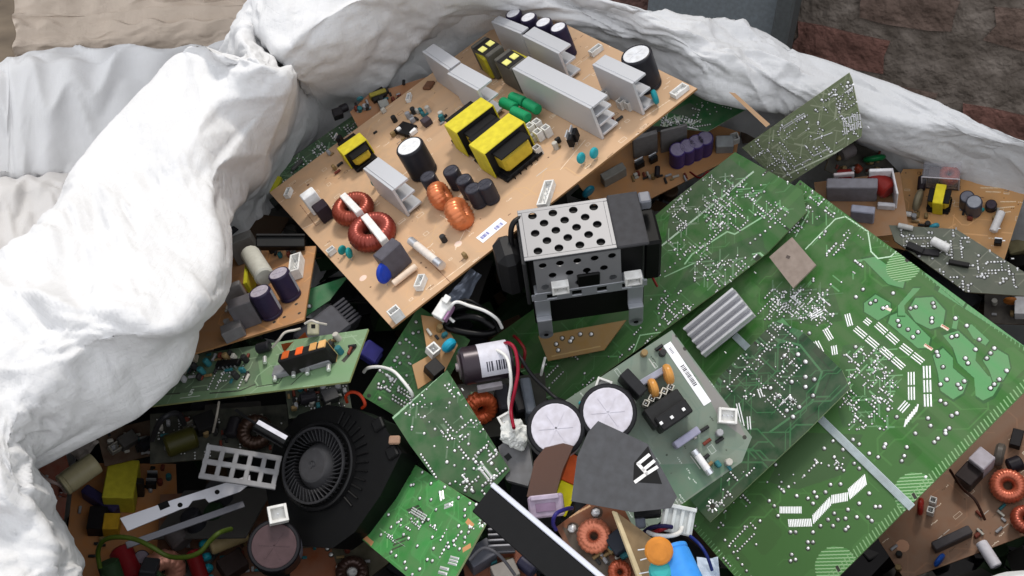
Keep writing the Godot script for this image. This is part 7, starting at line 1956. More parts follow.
	b.litter([16.3, 23.5, 79.2, 27.1, 79, 78.5, 18.4, 74.2], 24, LITTER)
	block(b.node, "relay", 57.9, 68.1, 20, 14, 16, Color(0.204, 0.157, 0.149), 30, 0.1, 0.5, 0.45, 0)
	finish(b)
	wire("green and yellow striped earth wire winding through the lower left pit", Color(0.24, 0.30, 0.09), 1.7, [Vector3(-0.285, -0.04, 0.245), Vector3(-0.2855, -0.03, 0.2388), Vector3(-0.28, -0.02, 0.2366), Vector3(-0.2697, -0.015, 0.2368), Vector3(-0.257, -0.015, 0.2384), Vector3(-0.2446, -0.015, 0.2439), Vector3(-0.2325, -0.02, 0.2485), Vector3(-0.2182, -0.015, 0.2525), Vector3(-0.208, -0.01, 0.2519), Vector3(-0.202, -0.005, 0.2475), Vector3(-0.1951, 0, 0.2438), Vector3(-0.1911, -0.01, 0.2338)], "", "earth_wire")
	wire("pale wire at the far left of the pit", Color(0.66, 0.58, 0.56), 1.4, [Vector3(-0.3572, -0.03, 0.161), Vector3(-0.345, -0.02, 0.178), Vector3(-0.3325, -0.015, 0.1889), Vector3(-0.3251, -0.02, 0.1896), Vector3(-0.3242, -0.03, 0.1883)])
	b = board("rust_corner_board", "rust coloured board fragment under the sack rim at the far left", XF(0.8201, -0.5666, -0.0796, 0.5681, 0.7897, 0.2317, -0.3866, -0.06, 0.1084), 44.3, 61, Color(0.463, 0.204, 0.133), Color(0.51, 0.314, 0.196), 39, [0, 10.4, 23, -1.6, 36.4, 20.7, 44.3, 61, 22.4, 50.6], 3.4)
	rod(b.node, "copper_rod", 13.7, 20.1, 6.8, 8.4, 5, 8, Color(0.588, 0.314, 0.196), Color(0, 0, 0, 0), 0.4, 0)
	b.litter([6.9, 12.5, 27, 6, 39.4, 45.6, 19.6, 51.4], 14, LITTER)
	finish(b)
	o = thing("grey_ribbed_block", "grey plastic block with a ribbed end below the large tan board's left edge", "plastic part", XF(0.6754, 0.0983, -0.7309, 0.2608, 0.8952, 0.3614, -0.1609, 0.035, 0.0865))
	block(o, "block_body", 14, 10, 40, 22, 24, Color(0.30, 0.30, 0.32), 0, -22, 2)
	block(o, "rib", 38.5, 0.5, 12, 20, 2.2, Color(0.22, 0.22, 0.24), 0, -21, 0.4)
	block(o, "rib", 38.5, 3.7, 12, 20, 2.2, Color(0.22, 0.22, 0.24), 0, -21, 0.4)
	block(o, "rib", 38.5, 6.9, 12, 20, 2.2, Color(0.22, 0.22, 0.24), 0, -21, 0.4)
	block(o, "rib", 38.5, 10.1, 12, 20, 2.2, Color(0.22, 0.22, 0.24), 0, -21, 0.4)
	block(o, "rib", 38.5, 13.3, 12, 20, 2.2, Color(0.22, 0.22, 0.24), 0, -21, 0.4)
	block(o, "rib", 38.5, 16.5, 12, 20, 2.2, Color(0.22, 0.22, 0.24), 0, -21, 0.4)
	block(o, "rib", 38.5, 19.7, 12, 20, 2.2, Color(0.22, 0.22, 0.24), 0, -21, 0.4)
	b = board("emerald_corner_board", "glossy emerald corner of a board under the large tan board's lower left edge", XF(0.9382, -0.055, -0.3417, 0.161, 0.9433, 0.2903, -0.1727, 0.0256, 0.0268), 38.1, 28.4, Color(0.094, 0.408, 0.227), Color(0.314, 0.51, 0.353), 40, [5.1, 4.3, 40.9, -1.3, 21.6, 17.6, 0, 27.8], 3.4)
	for p in [Vector2(4.2, 19.4)]: b.blob(p.x, p.y, 1.8)
	finish(b)
	o = thing("black_rail", "straight black rail lying on the upper end of the left tan board", "rail", XF(0.9744, -0.1423, -0.1741, 0.2008, 0.8991, 0.3889, -0.2087, 0.05, -0.0029))
	block(o, "rail_body", 19.6, 2, 39.1, 8, 11, Color(0.04, 0.04, 0.042), 0, -5, 0.8)
	block(o, "rail_lip", 19.6, -2.5, 39.1, 2, 2, Color(0.08, 0.08, 0.085), 0, 3, 0.4)
	o = thing("white_terminal", "small off white terminal block with two bare wires above the strip board", "terminal", XF(0.981, -0.1365, -0.138, 0.1932, 0.7543, 0.6275, -0.1486, 0.055, 0.1121))
	block(o, "terminal_body", 4, -5, 8.5, 7, 10, Color(0.72, 0.70, 0.60), 0, -4, 0.8)
	block(o, "screw_hole", 4, -6, 3, 0.4, 3, Color(0.05, 0.04, 0.03), 0, 2.9, 0.1)
	wire("bare white wire arching above the strip board", Color(0.78, 0.76, 0.72), 0.9, [Vector3(-0.1735, 0.05, 0.1199), Vector3(-0.167, 0.06, 0.1223), Vector3(-0.1622, 0.065, 0.1197), Vector3(-0.1554, 0.065, 0.1172), Vector3(-0.1536, 0.06, 0.1108)])
	wire("short white lead on top of the off white terminal block", Color(0.8, 0.78, 0.75), 0.9, [Vector3(-0.1502, 0.062, 0.1076), Vector3(-0.145, 0.066, 0.1085), Vector3(-0.1401, 0.066, 0.1107), Vector3(-0.1352, 0.06, 0.1062)])
	o = thing("orange_tape_piece", "orange film piece behind the banded transformer", "film", XF(0.8228, 0.0411, -0.5668, 0.1941, 0.917, 0.3484, -0.1689, 0.0459, 0.1137))
	part(o, "film", flap(0.0193, 0.0064, 3), m(Color(0.55, 0.26, 0.12), 0.5))
	o = thing("blue_plastic_part", "blue purple plastic part right of the strip board", "plastic part", XF(0.7951, -0.5684, 0.2117, 0.4231, 0.7698, 0.4779, -0.1086, 0.03, 0.0976))
	block(o, "plastic_body", 5, 3, 14, 10, 14, Color(0.17, 0.16, 0.42), 0, -8, 1)
	block(o, "plastic_tab", 12, 3, 5, 5, 10, Color(0.15, 0.14, 0.36), 0, -8, 1)
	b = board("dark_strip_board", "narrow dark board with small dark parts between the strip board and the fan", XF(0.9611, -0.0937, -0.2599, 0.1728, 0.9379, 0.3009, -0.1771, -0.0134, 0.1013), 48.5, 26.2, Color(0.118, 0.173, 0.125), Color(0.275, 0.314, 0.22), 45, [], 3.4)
	b.cloud([3, 3, 45.5, 3, 45.5, 23.2, 3, 23.2], 24, 0.8)
	b.litter([2.3, 0.6, 45.7, 6.8, 42.9, 27, 0, 20.7], 26, LITTER)
	rod(b.node, "capacitor", 9.9, 14.6, 22.3, 13, 4.5, 6, Color(0.173, 0.165, 0.188), Color(0, 0, 0, 0), 0.4, 0)
	block(b.node, "relay", 32.8, 14.2, 12, 9, 10, Color(0.275, 0.275, 0.282), 15, 0.1, 0.5, 0.45, 0)
	finish(b)
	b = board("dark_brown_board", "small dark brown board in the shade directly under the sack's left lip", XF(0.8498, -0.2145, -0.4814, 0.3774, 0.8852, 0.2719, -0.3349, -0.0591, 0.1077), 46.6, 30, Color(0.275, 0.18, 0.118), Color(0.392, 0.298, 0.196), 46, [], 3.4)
	b.litter([5, 3.2, 43.5, 13.1, 39.5, 29.9, 1.4, 19.8], 22, LITTER)
	block(b.node, "film_capacitor", 20.2, 15, 14, 11, 10, Color(0.314, 0.306, 0.298), 20, 0.1, 0.5, 0.45, 0)
	rod(b.node, "capacitor", 27.7, 24.1, 38.1, 19.8, 5, 7, Color(0.157, 0.149, 0.18), Color(0, 0, 0, 0), 0.4, 0)
	connector(b.node, 10.6, 17.9, 10, 7, 7, 20, Color(0.588, 0.573, 0.533), 2, "connector")
	finish(b)
	o = thing("black_cream_block", "black block with a cream side at the far right edge", "plastic part", XF(0.8672, 0.4422, 0.229, -0.497, 0.7971, 0.343, 0.4454, 0, -0.0698))
	block(o, "dark_body", 12, -6, 26, 16, 16, Color(0.06, 0.055, 0.06), 0, -12, 1)
	block(o, "cream_body", 10, 10, 24, 12, 12, Color(0.62, 0.58, 0.44), 6, -12, 1)
	block(o, "dark_foot", 8, 24, 24, 10, 12, Color(0.08, 0.07, 0.06), -6, -14, 1)
	b = board("right_edge_board", "dark board with an orange disc and white part, under the olive board", XF(0.8901, 0.2943, 0.3479, -0.4104, 0.8496, 0.3312, 0.4108, -0.0092, -0.0214), 49.8, 41.1, Color(0.204, 0.18, 0.173), Color(0.471, 0.392, 0.314), 41, [], 3.4)
	disc(b.node, 20.5, 23.4, 6, Color(0.706, 0.431, 0.196), 0, 4, "disc_capacitor")
	block(b.node, "film_capacitor", 30.4, 28.7, 14, 12, 16, Color(0.886, 0.886, 0.894), 0, 0.1, 0.5, 0.45, 0)
	b.litter([3.9, 5.2, 42.2, 4.7, 42.4, 32.3, 4.6, 33.4], 12, LITTER)
	finish(b)
	b = board("upright_tan_board", "thin tan board on edge leaning between the back green board and the sack", XF(0.9068, 0.2202, 0.3596, -0.4126, 0.6387, 0.6494, 0.1756, 0.1408, -0.0817), 37.4, 27.4, Color(0.69, 0.549, 0.408), Color(0.784, 0.69, 0.549), 42, [0.8, 0, 5.8, 0.8, 35.9, 25.8, 32.9, 28.2], 3.4)
	finish(b)
	b = board("yellow_tape_board", "dark cluttered board with a yellow taped part by the sack's back rim", XF(0.982, 0.1864, -0.0303, -0.1316, 0.7907, 0.5979, 0.2184, 0.0452, -0.2205), 69.3, 41.7, Color(0.275, 0.212, 0.173), Color(0.51, 0.392, 0.275), 43, [], 3.4)
	block(b.node, "transformer", 25.1, 29.6, 16, 12, 14, Color(0.769, 0.69, 0.196), -35, 0.1, 0.5, 0.45, 0)
	rod(b.node, "resistor", 31.4, -6.3, 58.1, 15.6, 2.2, 16, Color(0.69, 0.549, 0.431), Color(0, 0, 0, 0), 0.4, 0)
	b.litter([9, 3.8, 60.3, 13.6, 55.5, 38.6, 4.5, 29], 26, LITTER)
	connector(b.node, -18.9, 48.2, 8, 8, 8, 0, WHITE, 2, "connector")
	finish(b)

func sacks() -> void:
	var rows := []
	rows.append([Vector3(-0.4283, -0.55, 0.4262), Vector3(-0.4213, -0.17, 0.4191), Vector3(-0.3736, -0.005, 0.3706), Vector3(-0.3512, 0.05, 0.3478), Vector3(-0.2949, 0.07, 0.3588), Vector3(-0.2657, 0.06, 0.3291), Vector3(-0.2584, 0.01, 0.3034), Vector3(-0.3706, -0.05, 0.4175), Vector3(-0.3987, -0.3, 0.446)])
	rows.append([Vector3(-0.4671, -0.55, 0.3436), Vector3(-0.4593, -0.16, 0.3375), Vector3(-0.4059, 0.005, 0.2953), Vector3(-0.3808, 0.06, 0.2755), Vector3(-0.3102, 0.09, 0.3032), Vector3(-0.2663, 0.07, 0.3017), Vector3(-0.2889, 0, 0.2462), Vector3(-0.4145, -0.06, 0.3452), Vector3(-0.4459, -0.3, 0.37)])
	rows.append([Vector3(-0.4784, -0.55, 0.2833), Vector3(-0.47, -0.13, 0.2778), Vector3(-0.4133, 0.035, 0.2403), Vector3(-0.3867, 0.09, 0.2226), Vector3(-0.3069, 0.12, 0.2704), Vector3(-0.283, 0.11, 0.2767), Vector3(-0.2949, 0.08, 0.2482), Vector3(-0.4283, 0.02, 0.3366), Vector3(-0.4616, -0.3, 0.3587)])
	rows.append([Vector3(-0.4746, -0.55, 0.2047), Vector3(-0.4657, -0.11, 0.2), Vector3(-0.4055, 0.055, 0.1685), Vector3(-0.3771, 0.11, 0.1537), Vector3(-0.3059, 0.135, 0.2225), Vector3(-0.2839, 0.125, 0.2418), Vector3(-0.2849, 0.075, 0.2205), Vector3(-0.4267, 0.015, 0.2946), Vector3(-0.4622, -0.3, 0.3131)])
	rows.append([Vector3(-0.4419, -0.55, 0.1696), Vector3(-0.4329, -0.09, 0.1652), Vector3(-0.3718, 0.075, 0.1354), Vector3(-0.343, 0.13, 0.1214), Vector3(-0.2786, 0.15, 0.1936), Vector3(-0.2525, 0.14, 0.2091), Vector3(-0.2455, 0.07, 0.1935), Vector3(-0.3893, 0.01, 0.2636), Vector3(-0.4253, -0.3, 0.2812)])
	rows.append([Vector3(-0.4265, -0.55, 0.0983), Vector3(-0.4171, -0.09, 0.0949), Vector3(-0.3531, 0.075, 0.0719), Vector3(-0.3229, 0.13, 0.0611), Vector3(-0.2524, 0.15, 0.1495), Vector3(-0.2057, 0.145, 0.1954), Vector3(-0.2196, 0.08, 0.1325), Vector3(-0.3702, 0.02, 0.1865), Vector3(-0.4078, -0.3, 0.2001)])
	rows.append([Vector3(-0.4432, -0.55, -0.0155), Vector3(-0.4333, -0.1, -0.0168), Vector3(-0.3659, 0.065, -0.0253), Vector3(-0.3341, 0.12, -0.0292), Vector3(-0.2527, 0.14, 0.0741), Vector3(-0.2012, 0.13, 0.1203), Vector3(-0.2284, 0.06, 0.0364), Vector3(-0.3871, 0, 0.0563), Vector3(-0.4268, -0.3, 0.0613)])
	rows.append([Vector3(-0.4232, -0.55, -0.0893), Vector3(-0.4132, -0.09, -0.0891), Vector3(-0.3452, 0.075, -0.0878), Vector3(-0.3132, 0.13, -0.0872), Vector3(-0.247, 0.145, 0.0076), Vector3(-0.2182, 0.13, 0.0272), Vector3(-0.2312, 0.05, -0.0499), Vector3(-0.3911, -0.01, -0.0529), Vector3(-0.4311, -0.3, -0.0536)])
	rows.append([Vector3(-0.3869, -0.55, -0.1623), Vector3(-0.377, -0.07, -0.1606), Vector3(-0.3101, 0.095, -0.1485), Vector3(-0.2786, 0.15, -0.1428), Vector3(-0.225, 0.15, -0.0695), Vector3(-0.2077, 0.12, -0.0607), Vector3(-0.2234, 0.05, -0.1041), Vector3(-0.2529, -0.02, -0.1094), Vector3(-0.194, -0.3, -0.1017)])
	rows.append([Vector3(-0.3287, -0.55, -0.1004), Vector3(-0.3187, -0.052, -0.0998), Vector3(-0.2508, 0.113, -0.0964), Vector3(-0.2188, 0.168, -0.0947), Vector3(-0.1927, 0.175, -0.0726), Vector3(-0.1759, 0.155, -0.0764), Vector3(-0.2113, 0.05, -0.1323), Vector3(-0.2413, -0.02, -0.1339), Vector3(-0.1832, -0.3, -0.1271)])
	rows.append([Vector3(-0.3431, -0.55, -0.2005), Vector3(-0.3335, -0.072, -0.1977), Vector3(-0.2683, 0.093, -0.1787), Vector3(-0.2375, 0.148, -0.1697), Vector3(-0.2124, 0.125, -0.1799), Vector3(-0.1883, 0.11, -0.1673), Vector3(-0.1894, 0.04, -0.1982), Vector3(-0.2182, -0.03, -0.2066), Vector3(-0.1635, -0.3, -0.1864)])
	rows.append([Vector3(-0.3228, -0.55, -0.2588), Vector3(-0.3137, -0.05, -0.2547), Vector3(-0.2518, 0.115, -0.2265), Vector3(-0.2227, 0.17, -0.2133), Vector3(-0.1962, 0.15, -0.1342), Vector3(-0.1846, 0.11, -0.1432), Vector3(-0.1758, 0.04, -0.2125), Vector3(-0.2031, -0.03, -0.225), Vector3(-0.1513, -0.3, -0.1993)])
	rows.append([Vector3(-0.2336, -0.55, -0.2812), Vector3(-0.2253, -0.02, -0.2757), Vector3(-0.1686, 0.145, -0.2381), Vector3(-0.1419, 0.2, -0.2205), Vector3(-0.129, 0.18, -0.1654), Vector3(-0.1196, 0.12, -0.1891), Vector3(-0.1183, 0.05, -0.2331), Vector3(-0.1433, -0.02, -0.2497), Vector3(-0.0994, -0.3, -0.2178)])
	rows.append([Vector3(-0.1323, -0.55, -0.2766), Vector3(-0.1251, -0.02, -0.2696), Vector3(-0.0763, 0.145, -0.2222), Vector3(-0.0534, 0.2, -0.1999), Vector3(-0.0449, 0.18, -0.1843), Vector3(-0.0575, 0.13, -0.2272), Vector3(-0.0425, 0.06, -0.2783), Vector3(-0.1149, -0.01, -0.3487), Vector3(-0.1286, -0.3, -0.3619)])
	rows.append([Vector3(0.0287, -0.55, -0.3202), Vector3(0.0304, -0.055, -0.3104), Vector3(0.0419, 0.11, -0.2434), Vector3(0.0473, 0.165, -0.2118), Vector3(0.0614, 0.15, -0.2111), Vector3(0.0777, 0.135, -0.1983), Vector3(0.0986, 0.1, -0.203), Vector3(0.0815, 0.03, -0.3025), Vector3(0.0782, -0.3, -0.3213)])
	rows.append([Vector3(0.1746, -0.55, -0.2455), Vector3(0.1692, -0.04, -0.2371), Vector3(0.1329, 0.125, -0.1796), Vector3(0.1158, 0.18, -0.1525), Vector3(0.1268, 0.172, -0.1309), Vector3(0.147, 0.155, -0.1117), Vector3(0.1594, 0.12, -0.11), Vector3(0.2133, 0.05, -0.1954), Vector3(0.2235, -0.3, -0.2114)])
	rows.append([Vector3(0.2682, -0.55, -0.2257), Vector3(0.2602, -0.055, -0.2197), Vector3(0.2054, 0.11, -0.1795), Vector3(0.1796, 0.165, -0.1605), Vector3(0.1925, 0.158, -0.1298), Vector3(0.2045, 0.14, -0.1102), Vector3(0.2194, 0.11, -0.1135), Vector3(0.3008, 0.04, -0.1733), Vector3(0.3161, -0.3, -0.1846)])
	rows.append([Vector3(0.3501, -0.55, -0.1831), Vector3(0.3407, -0.075, -0.1796), Vector3(0.2769, 0.09, -0.1561), Vector3(0.2468, 0.145, -0.1451), Vector3(0.2552, 0.138, -0.1186), Vector3(0.2591, 0.125, -0.0985), Vector3(0.2745, 0.09, -0.1039), Vector3(0.3693, 0.02, -0.1388), Vector3(0.3871, -0.3, -0.1453)])
	rows.append([Vector3(0.4036, -0.55, -0.1351), Vector3(0.3937, -0.085, -0.1335), Vector3(0.3266, 0.08, -0.1224), Vector3(0.2951, 0.135, -0.1172), Vector3(0.3122, 0.128, -0.0936), Vector3(0.3225, 0.115, -0.0744), Vector3(0.3296, 0.085, -0.0808), Vector3(0.4292, 0.015, -0.0972), Vector3(0.448, -0.3, -0.1003)])
	rows.append([Vector3(0.4701, -0.55, -0.0798), Vector3(0.4601, -0.095, -0.0798), Vector3(0.3921, 0.07, -0.0799), Vector3(0.3601, 0.125, -0.0799), Vector3(0.3691, 0.118, -0.0638), Vector3(0.3846, 0.11, -0.0613), Vector3(0.3966, 0.09, -0.0705), Vector3(0.4976, 0.02, -0.0704), Vector3(0.5166, -0.3, -0.0704)])
	rows.append([Vector3(0.5264, -0.55, -0.0322), Vector3(0.5165, -0.105, -0.0333), Vector3(0.4489, 0.06, -0.0403), Vector3(0.417, 0.115, -0.0437), Vector3(0.422, 0.11, -0.0355), Vector3(0.4365, 0.105, -0.0372), Vector3(0.4506, 0.09, -0.0445), Vector3(0.5511, 0.02, -0.034), Vector3(0.57, -0.3, -0.032)])
	rows.append([Vector3(0.595, -0.55, 0.0863), Vector3(0.5855, -0.11, 0.0833), Vector3(0.5206, 0.055, 0.0627), Vector3(0.4901, 0.11, 0.0531), Vector3(0.4554, 0.11, 0.0647), Vector3(0.4467, 0.1, 0.064), Vector3(0.4453, 0.08, 0.0551), Vector3(0.5416, 0.01, 0.0856), Vector3(0.5597, -0.3, 0.0914)])
	rows.append([Vector3(0.6003, -0.55, 0.2558), Vector3(0.5918, -0.16, 0.2505), Vector3(0.5344, 0.005, 0.2141), Vector3(0.5073, 0.06, 0.197), Vector3(0.4366, 0.08, 0.214), Vector3(0.4347, 0.06, 0.197), Vector3(0.4638, 0, 0.1457), Vector3(0.5491, -0.07, 0.1997), Vector3(0.5652, -0.3, 0.2099)])
	rows.append([Vector3(0.4847, -0.55, 0.4334), Vector3(0.4785, -0.17, 0.4256), Vector3(0.4357, -0.005, 0.3727), Vector3(0.4156, 0.05, 0.3478), Vector3(0.3605, 0.07, 0.3288), Vector3(0.3578, 0.05, 0.3035), Vector3(0.3761, 0, 0.2645), Vector3(0.4389, -0.07, 0.3423), Vector3(0.4515, -0.3, 0.3578)])
	rows.append([Vector3(0.3504, -0.55, 0.4915), Vector3(0.346, -0.17, 0.4826), Vector3(0.316, -0.005, 0.4215), Vector3(0.3019, 0.05, 0.3928), Vector3(0.2758, 0.07, 0.3471), Vector3(0.2788, 0.06, 0.3176), Vector3(0.3106, -0.02, 0.2742), Vector3(0.3547, -0.09, 0.364), Vector3(0.3635, -0.3, 0.3819)])
	rows.append([Vector3(0.1546, -0.55, 0.551), Vector3(0.1533, -0.17, 0.541), Vector3(0.1442, -0.005, 0.4736), Vector3(0.14, 0.05, 0.4419), Vector3(0.1376, 0.07, 0.412), Vector3(0.141, 0.05, 0.3875), Vector3(0.1512, 0, 0.352), Vector3(0.1644, -0.07, 0.4511), Vector3(0.1671, -0.3, 0.4709)])
	rows.append([Vector3(-0.0211, -0.55, 0.5643), Vector3(-0.0197, -0.17, 0.5544), Vector3(-0.0102, -0.005, 0.4871), Vector3(-0.0057, 0.05, 0.4554), Vector3(-0.0059, 0.07, 0.4217), Vector3(-0.0062, 0.05, 0.398), Vector3(-0.007, 0, 0.358), Vector3(-0.021, -0.07, 0.457), Vector3(-0.0238, -0.3, 0.4768)])
	rows.append([Vector3(-0.2059, -0.55, 0.5425), Vector3(-0.2019, -0.17, 0.5334), Vector3(-0.1743, -0.005, 0.4712), Vector3(-0.1614, 0.05, 0.4419), Vector3(-0.1494, 0.07, 0.412), Vector3(-0.1484, 0.05, 0.3875), Vector3(-0.1535, 0, 0.352), Vector3(-0.194, -0.07, 0.4434), Vector3(-0.2021, -0.3, 0.4617)])
	rows.append([Vector3(-0.3376, -0.55, 0.4928), Vector3(-0.3318, -0.17, 0.4847), Vector3(-0.2924, -0.005, 0.4293), Vector3(-0.2738, 0.05, 0.4032), Vector3(-0.2374, 0.07, 0.3864), Vector3(-0.229, 0.05, 0.3653), Vector3(-0.2291, 0, 0.3334), Vector3(-0.287, -0.07, 0.4148), Vector3(-0.2986, -0.3, 0.4311)])
	heap_rim(rows)
	var o := tag(part(self, "white_sack", loft(rows, true, 760, 130, [0.006, 0.017, 0.0078], 31, Vector2(44, 13), 0.24), cloth_mat(Color(0.815, 0.815, 0.82), 0.8, 0.9)), "large open white woven sack with a crumpled rim, holding the heap of circuit boards", "sack")
	rows = []
	rows.append([Vector3(-0.8771, -0.5, -0.4876), Vector3(-0.8077, -0.098, -0.4421), Vector3(-0.7637, -0.0539, -0.3908), Vector3(-0.7486, -0.051, -0.3621), Vector3(-0.7417, -0.0876, -0.3149), Vector3(-0.7373, -0.0967, -0.2974), Vector3(-0.7487, -0.1159, -0.3038)])
	rows.append([Vector3(-0.7956, -0.5, -0.5405), Vector3(-0.7319, -0.1048, -0.4911), Vector3(-0.6919, -0.0599, -0.4372), Vector3(-0.6784, -0.0573, -0.4075), Vector3(-0.6728, -0.0958, -0.3596), Vector3(-0.6698, -0.119, -0.3316), Vector3(-0.6803, -0.1404, -0.3372)])
	rows.append([Vector3(-0.7285, -0.5, -0.5818), Vector3(-0.6696, -0.1051, -0.5291), Vector3(-0.633, -0.06, -0.4731), Vector3(-0.6207, -0.0577, -0.4427), Vector3(-0.6161, -0.0978, -0.3945), Vector3(-0.6145, -0.135, -0.3566), Vector3(-0.6242, -0.1582, -0.3615)])
	rows.append([Vector3(-0.7096, -0.5, -0.595), Vector3(-0.652, -0.1017, -0.5411), Vector3(-0.6162, -0.0566, -0.4844), Vector3(-0.6043, -0.0545, -0.4539), Vector3(-0.6001, -0.0951, -0.4057), Vector3(-0.599, -0.1392, -0.3631), Vector3(-0.6085, -0.1628, -0.3678)])
	rows.append([Vector3(-0.6688, -0.5, -0.6173), Vector3(-0.6141, -0.1014, -0.5615), Vector3(-0.5804, -0.0562, -0.5036), Vector3(-0.5693, -0.0543, -0.4728), Vector3(-0.5656, -0.0956, -0.4246), Vector3(-0.5652, -0.1478, -0.3766), Vector3(-0.5743, -0.1724, -0.3809)])
	rows.append([Vector3(-0.594, -0.5, -0.6472), Vector3(-0.5452, -0.1109, -0.5893), Vector3(-0.5152, -0.065, -0.5299), Vector3(-0.5054, -0.0632, -0.4985), Vector3(-0.5023, -0.1057, -0.4498), Vector3(-0.5024, -0.1621, -0.3993), Vector3(-0.5105, -0.1885, -0.4029)])
	rows.append([Vector3(-0.4871, -0.5, -0.6848), Vector3(-0.4468, -0.1194, -0.624), Vector3(-0.4222, -0.0727, -0.5628), Vector3(-0.4142, -0.0711, -0.5307), Vector3(-0.412, -0.1152, -0.4816), Vector3(-0.4126, -0.179, -0.4267), Vector3(-0.4193, -0.2078, -0.4293)])
	rows.append([Vector3(-0.3876, -0.5, -0.7141), Vector3(-0.3553, -0.1231, -0.6509), Vector3(-0.3357, -0.076, -0.5881), Vector3(-0.3294, -0.0746, -0.5556), Vector3(-0.3278, -0.1199, -0.5064), Vector3(-0.3288, -0.1913, -0.4472), Vector3(-0.3342, -0.222, -0.4488)])
	rows.append([Vector3(-0.2836, -0.5, -0.7377), Vector3(-0.2598, -0.1253, -0.6725), Vector3(-0.2454, -0.0779, -0.6085), Vector3(-0.2408, -0.0767, -0.5756), Vector3(-0.2398, -0.1229, -0.5264), Vector3(-0.2408, -0.2006, -0.4636), Vector3(-0.2448, -0.2334, -0.4642)])
	tag(part(self, "folded_sack", loft(rows, false, 140, 90, [0.01, 0.024, 0.004], 47, Vector2(7, 5)), cloth_mat(Color(0.83, 0.83, 0.835), 0.6, 0.35)), "white sack hanging behind the left rim of the open sack, its face in folds", "sack")
	rows = []
	rows.append([Vector3(-0.7699, -0.1101, -0.3055), Vector3(-0.7204, -0.0721, -0.2403), Vector3(-0.7068, -0.0639, -0.2203), Vector3(-0.6941, -0.0747, -0.1849), Vector3(-0.6783, -0.0901, -0.1392), Vector3(-0.6784, -0.1165, -0.1158)])
	rows.append([Vector3(-0.6848, -0.138, -0.35), Vector3(-0.6408, -0.0984, -0.2817), Vector3(-0.6287, -0.0899, -0.2608), Vector3(-0.6175, -0.1014, -0.2239), Vector3(-0.6036, -0.1176, -0.1764), Vector3(-0.6037, -0.1453, -0.1519)])
	rows.append([Vector3(-0.6282, -0.1539, -0.3759), Vector3(-0.5879, -0.1135, -0.3059), Vector3(-0.5768, -0.1048, -0.2844), Vector3(-0.5666, -0.1167, -0.2467), Vector3(-0.5539, -0.1335, -0.1981), Vector3(-0.5541, -0.1619, -0.173)])
	rows.append([Vector3(-0.5882, -0.164, -0.3926), Vector3(-0.5504, -0.1231, -0.3214), Vector3(-0.5401, -0.1143, -0.2997), Vector3(-0.5305, -0.1265, -0.2614), Vector3(-0.5187, -0.1436, -0.2121), Vector3(-0.5189, -0.1725, -0.1867)])
	rows.append([Vector3(-0.5462, -0.1737, -0.4087), Vector3(-0.5112, -0.1322, -0.3365), Vector3(-0.5016, -0.1234, -0.3144), Vector3(-0.4928, -0.1358, -0.2756), Vector3(-0.4818, -0.1533, -0.2256), Vector3(-0.482, -0.1826, -0.1998)])
	rows.append([Vector3(-0.4913, -0.185, -0.4278), Vector3(-0.4598, -0.1429, -0.3543), Vector3(-0.4512, -0.1339, -0.3318), Vector3(-0.4433, -0.1467, -0.2925), Vector3(-0.4335, -0.1646, -0.2416), Vector3(-0.4337, -0.1945, -0.2155)])
	rows.append([Vector3(-0.4098, -0.199, -0.4522), Vector3(-0.3835, -0.1562, -0.377), Vector3(-0.3763, -0.147, -0.354), Vector3(-0.3698, -0.1602, -0.314), Vector3(-0.3617, -0.1786, -0.2622), Vector3(-0.3619, -0.2093, -0.2355)])
	tag(part(self, "lower_sack", loft(rows, false, 90, 60, [0.008, 0.014, 0.003], 53, Vector2(7, 4)), cloth_mat(Color(0.79, 0.78, 0.775), 0.6, 0.35)), "pale sack lying lowest at the left edge, under the hanging white sack", "sack")
	rows = []
	rows.append([Vector3(-0.9097, -0.0496, -1.3311), Vector3(-0.8208, -0.076, -1.0155), Vector3(-0.7718, -0.1038, -0.8489), Vector3(-0.7579, -0.1328, -0.7934), Vector3(-0.7567, -0.1387, -0.7726), Vector3(-0.7489, -0.1587, -0.754), Vector3(-0.7515, -0.171, -0.7335), Vector3(-0.7543, -0.2016, -0.734), Vector3(-0.7783, -0.2768, -0.7537), Vector3(-0.8024, -0.3676, -0.7474)])
	rows.append([Vector3(-0.835, -0.0508, -1.3637), Vector3(-0.7559, -0.0791, -1.0451), Vector3(-0.7117, -0.1099, -0.8759), Vector3(-0.6991, -0.142, -0.8188), Vector3(-0.6984, -0.1474, -0.7981), Vector3(-0.6906, -0.1675, -0.7795), Vector3(-0.6936, -0.1798, -0.7591), Vector3(-0.6955, -0.2112, -0.7595), Vector3(-0.7171, -0.288, -0.7796), Vector3(-0.7391, -0.3805, -0.7737)])
	rows.append([Vector3(-0.7503, -0.0512, -1.3969), Vector3(-0.682, -0.0816, -1.0755), Vector3(-0.6432, -0.1157, -0.9038), Vector3(-0.632, -0.1511, -0.8448), Vector3(-0.6319, -0.1561, -0.8245), Vector3(-0.6239, -0.1761, -0.8057), Vector3(-0.6274, -0.1884, -0.7856), Vector3(-0.6284, -0.2207, -0.7859), Vector3(-0.647, -0.2991, -0.8064), Vector3(-0.6668, -0.3933, -0.8009)])
	rows.append([Vector3(-0.6442, -0.0503, -1.4334), Vector3(-0.589, -0.0831, -1.1092), Vector3(-0.5568, -0.1212, -0.9348), Vector3(-0.5471, -0.1606, -0.8737), Vector3(-0.5478, -0.165, -0.8537), Vector3(-0.5397, -0.1849, -0.8349), Vector3(-0.5438, -0.1973, -0.8151), Vector3(-0.5434, -0.2306, -0.8152), Vector3(-0.5585, -0.3107, -0.8362), Vector3(-0.5751, -0.4068, -0.8312)])
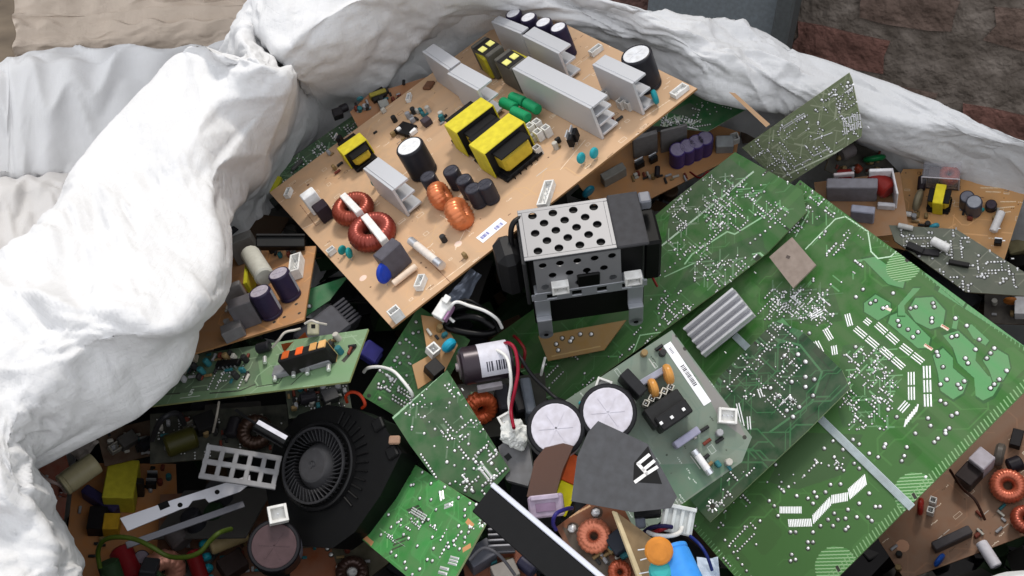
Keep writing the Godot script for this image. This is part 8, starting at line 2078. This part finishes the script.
	rows.append([Vector3(-0.5338, -0.0477, -1.4654), Vector3(-0.4919, -0.083, -1.1391), Vector3(-0.4662, -0.125, -0.9625), Vector3(-0.458, -0.1685, -0.8994), Vector3(-0.4594, -0.1723, -0.8799), Vector3(-0.4511, -0.192, -0.8609), Vector3(-0.4558, -0.2044, -0.8415), Vector3(-0.4541, -0.2385, -0.8413), Vector3(-0.4652, -0.3203, -0.8627), Vector3(-0.4787, -0.418, -0.8582)])
	rows.append([Vector3(-0.4003, -0.0426, -1.4964), Vector3(-0.3741, -0.0805, -1.1686), Vector3(-0.3559, -0.127, -0.9898), Vector3(-0.3492, -0.1753, -0.9246), Vector3(-0.3516, -0.1782, -0.9057), Vector3(-0.3431, -0.1976, -0.8866), Vector3(-0.3484, -0.2099, -0.8676), Vector3(-0.3451, -0.2449, -0.8671), Vector3(-0.3514, -0.3283, -0.8888), Vector3(-0.3607, -0.4275, -0.8848)])
	rows.append([Vector3(-0.2434, -0.0337, -1.5224), Vector3(-0.2349, -0.0744, -1.1942), Vector3(-0.2251, -0.1259, -1.0136), Vector3(-0.2199, -0.1794, -0.9461), Vector3(-0.2233, -0.1813, -0.928), Vector3(-0.2148, -0.2002, -0.9087), Vector3(-0.2206, -0.2124, -0.8904), Vector3(-0.2154, -0.2482, -0.8895), Vector3(-0.216, -0.3328, -0.9112), Vector3(-0.2204, -0.4333, -0.9078)])
	tag(part(self, "brown_sack", loft(rows, false, 160, 140, [0.012, 0.022, 0.006], 61, Vector2(3, 15)), cloth_mat(Color(0.79, 0.73, 0.67), 0.75, 0.9)), "dusty beige brown sack with long creases and a ragged side, at the top left", "sack")

func surroundings() -> void:
	var s: Shape
	var wall := thing("brick_wall", "weathered wall of dark red bricks under smeared grey mortar, at the top right", "wall", XF(0.8829, 0, 0.4695, 0, 1, 0, -0.6513, -0.56, -1.149))
	brick_wall(wall, 1)
	var panel := thing("metal_sheeting", "blue grey metal panel with a darker post, standing against the brick wall", "panel", XF(0.8829, 0, 0.4695, 0, 1, 0, -0.6513, -0.56, -1.149))
	block(panel, "sheet", 1057.4, 22, 178.2, 1500, 24, Color(0.47, 0.50, 0.52), 0, 20, 2, 0.55)
	block(panel, "post", 1158.9, 30, 22.9, 1520, 44, Color(0.33, 0.345, 0.35), 0, 10, 3, 0.6)
	block(panel, "hinge", 1154, 36, 7, 16, 4, Color(0.62, 0.62, 0.58), 0, 513.2, 1)
	ground_sheet()
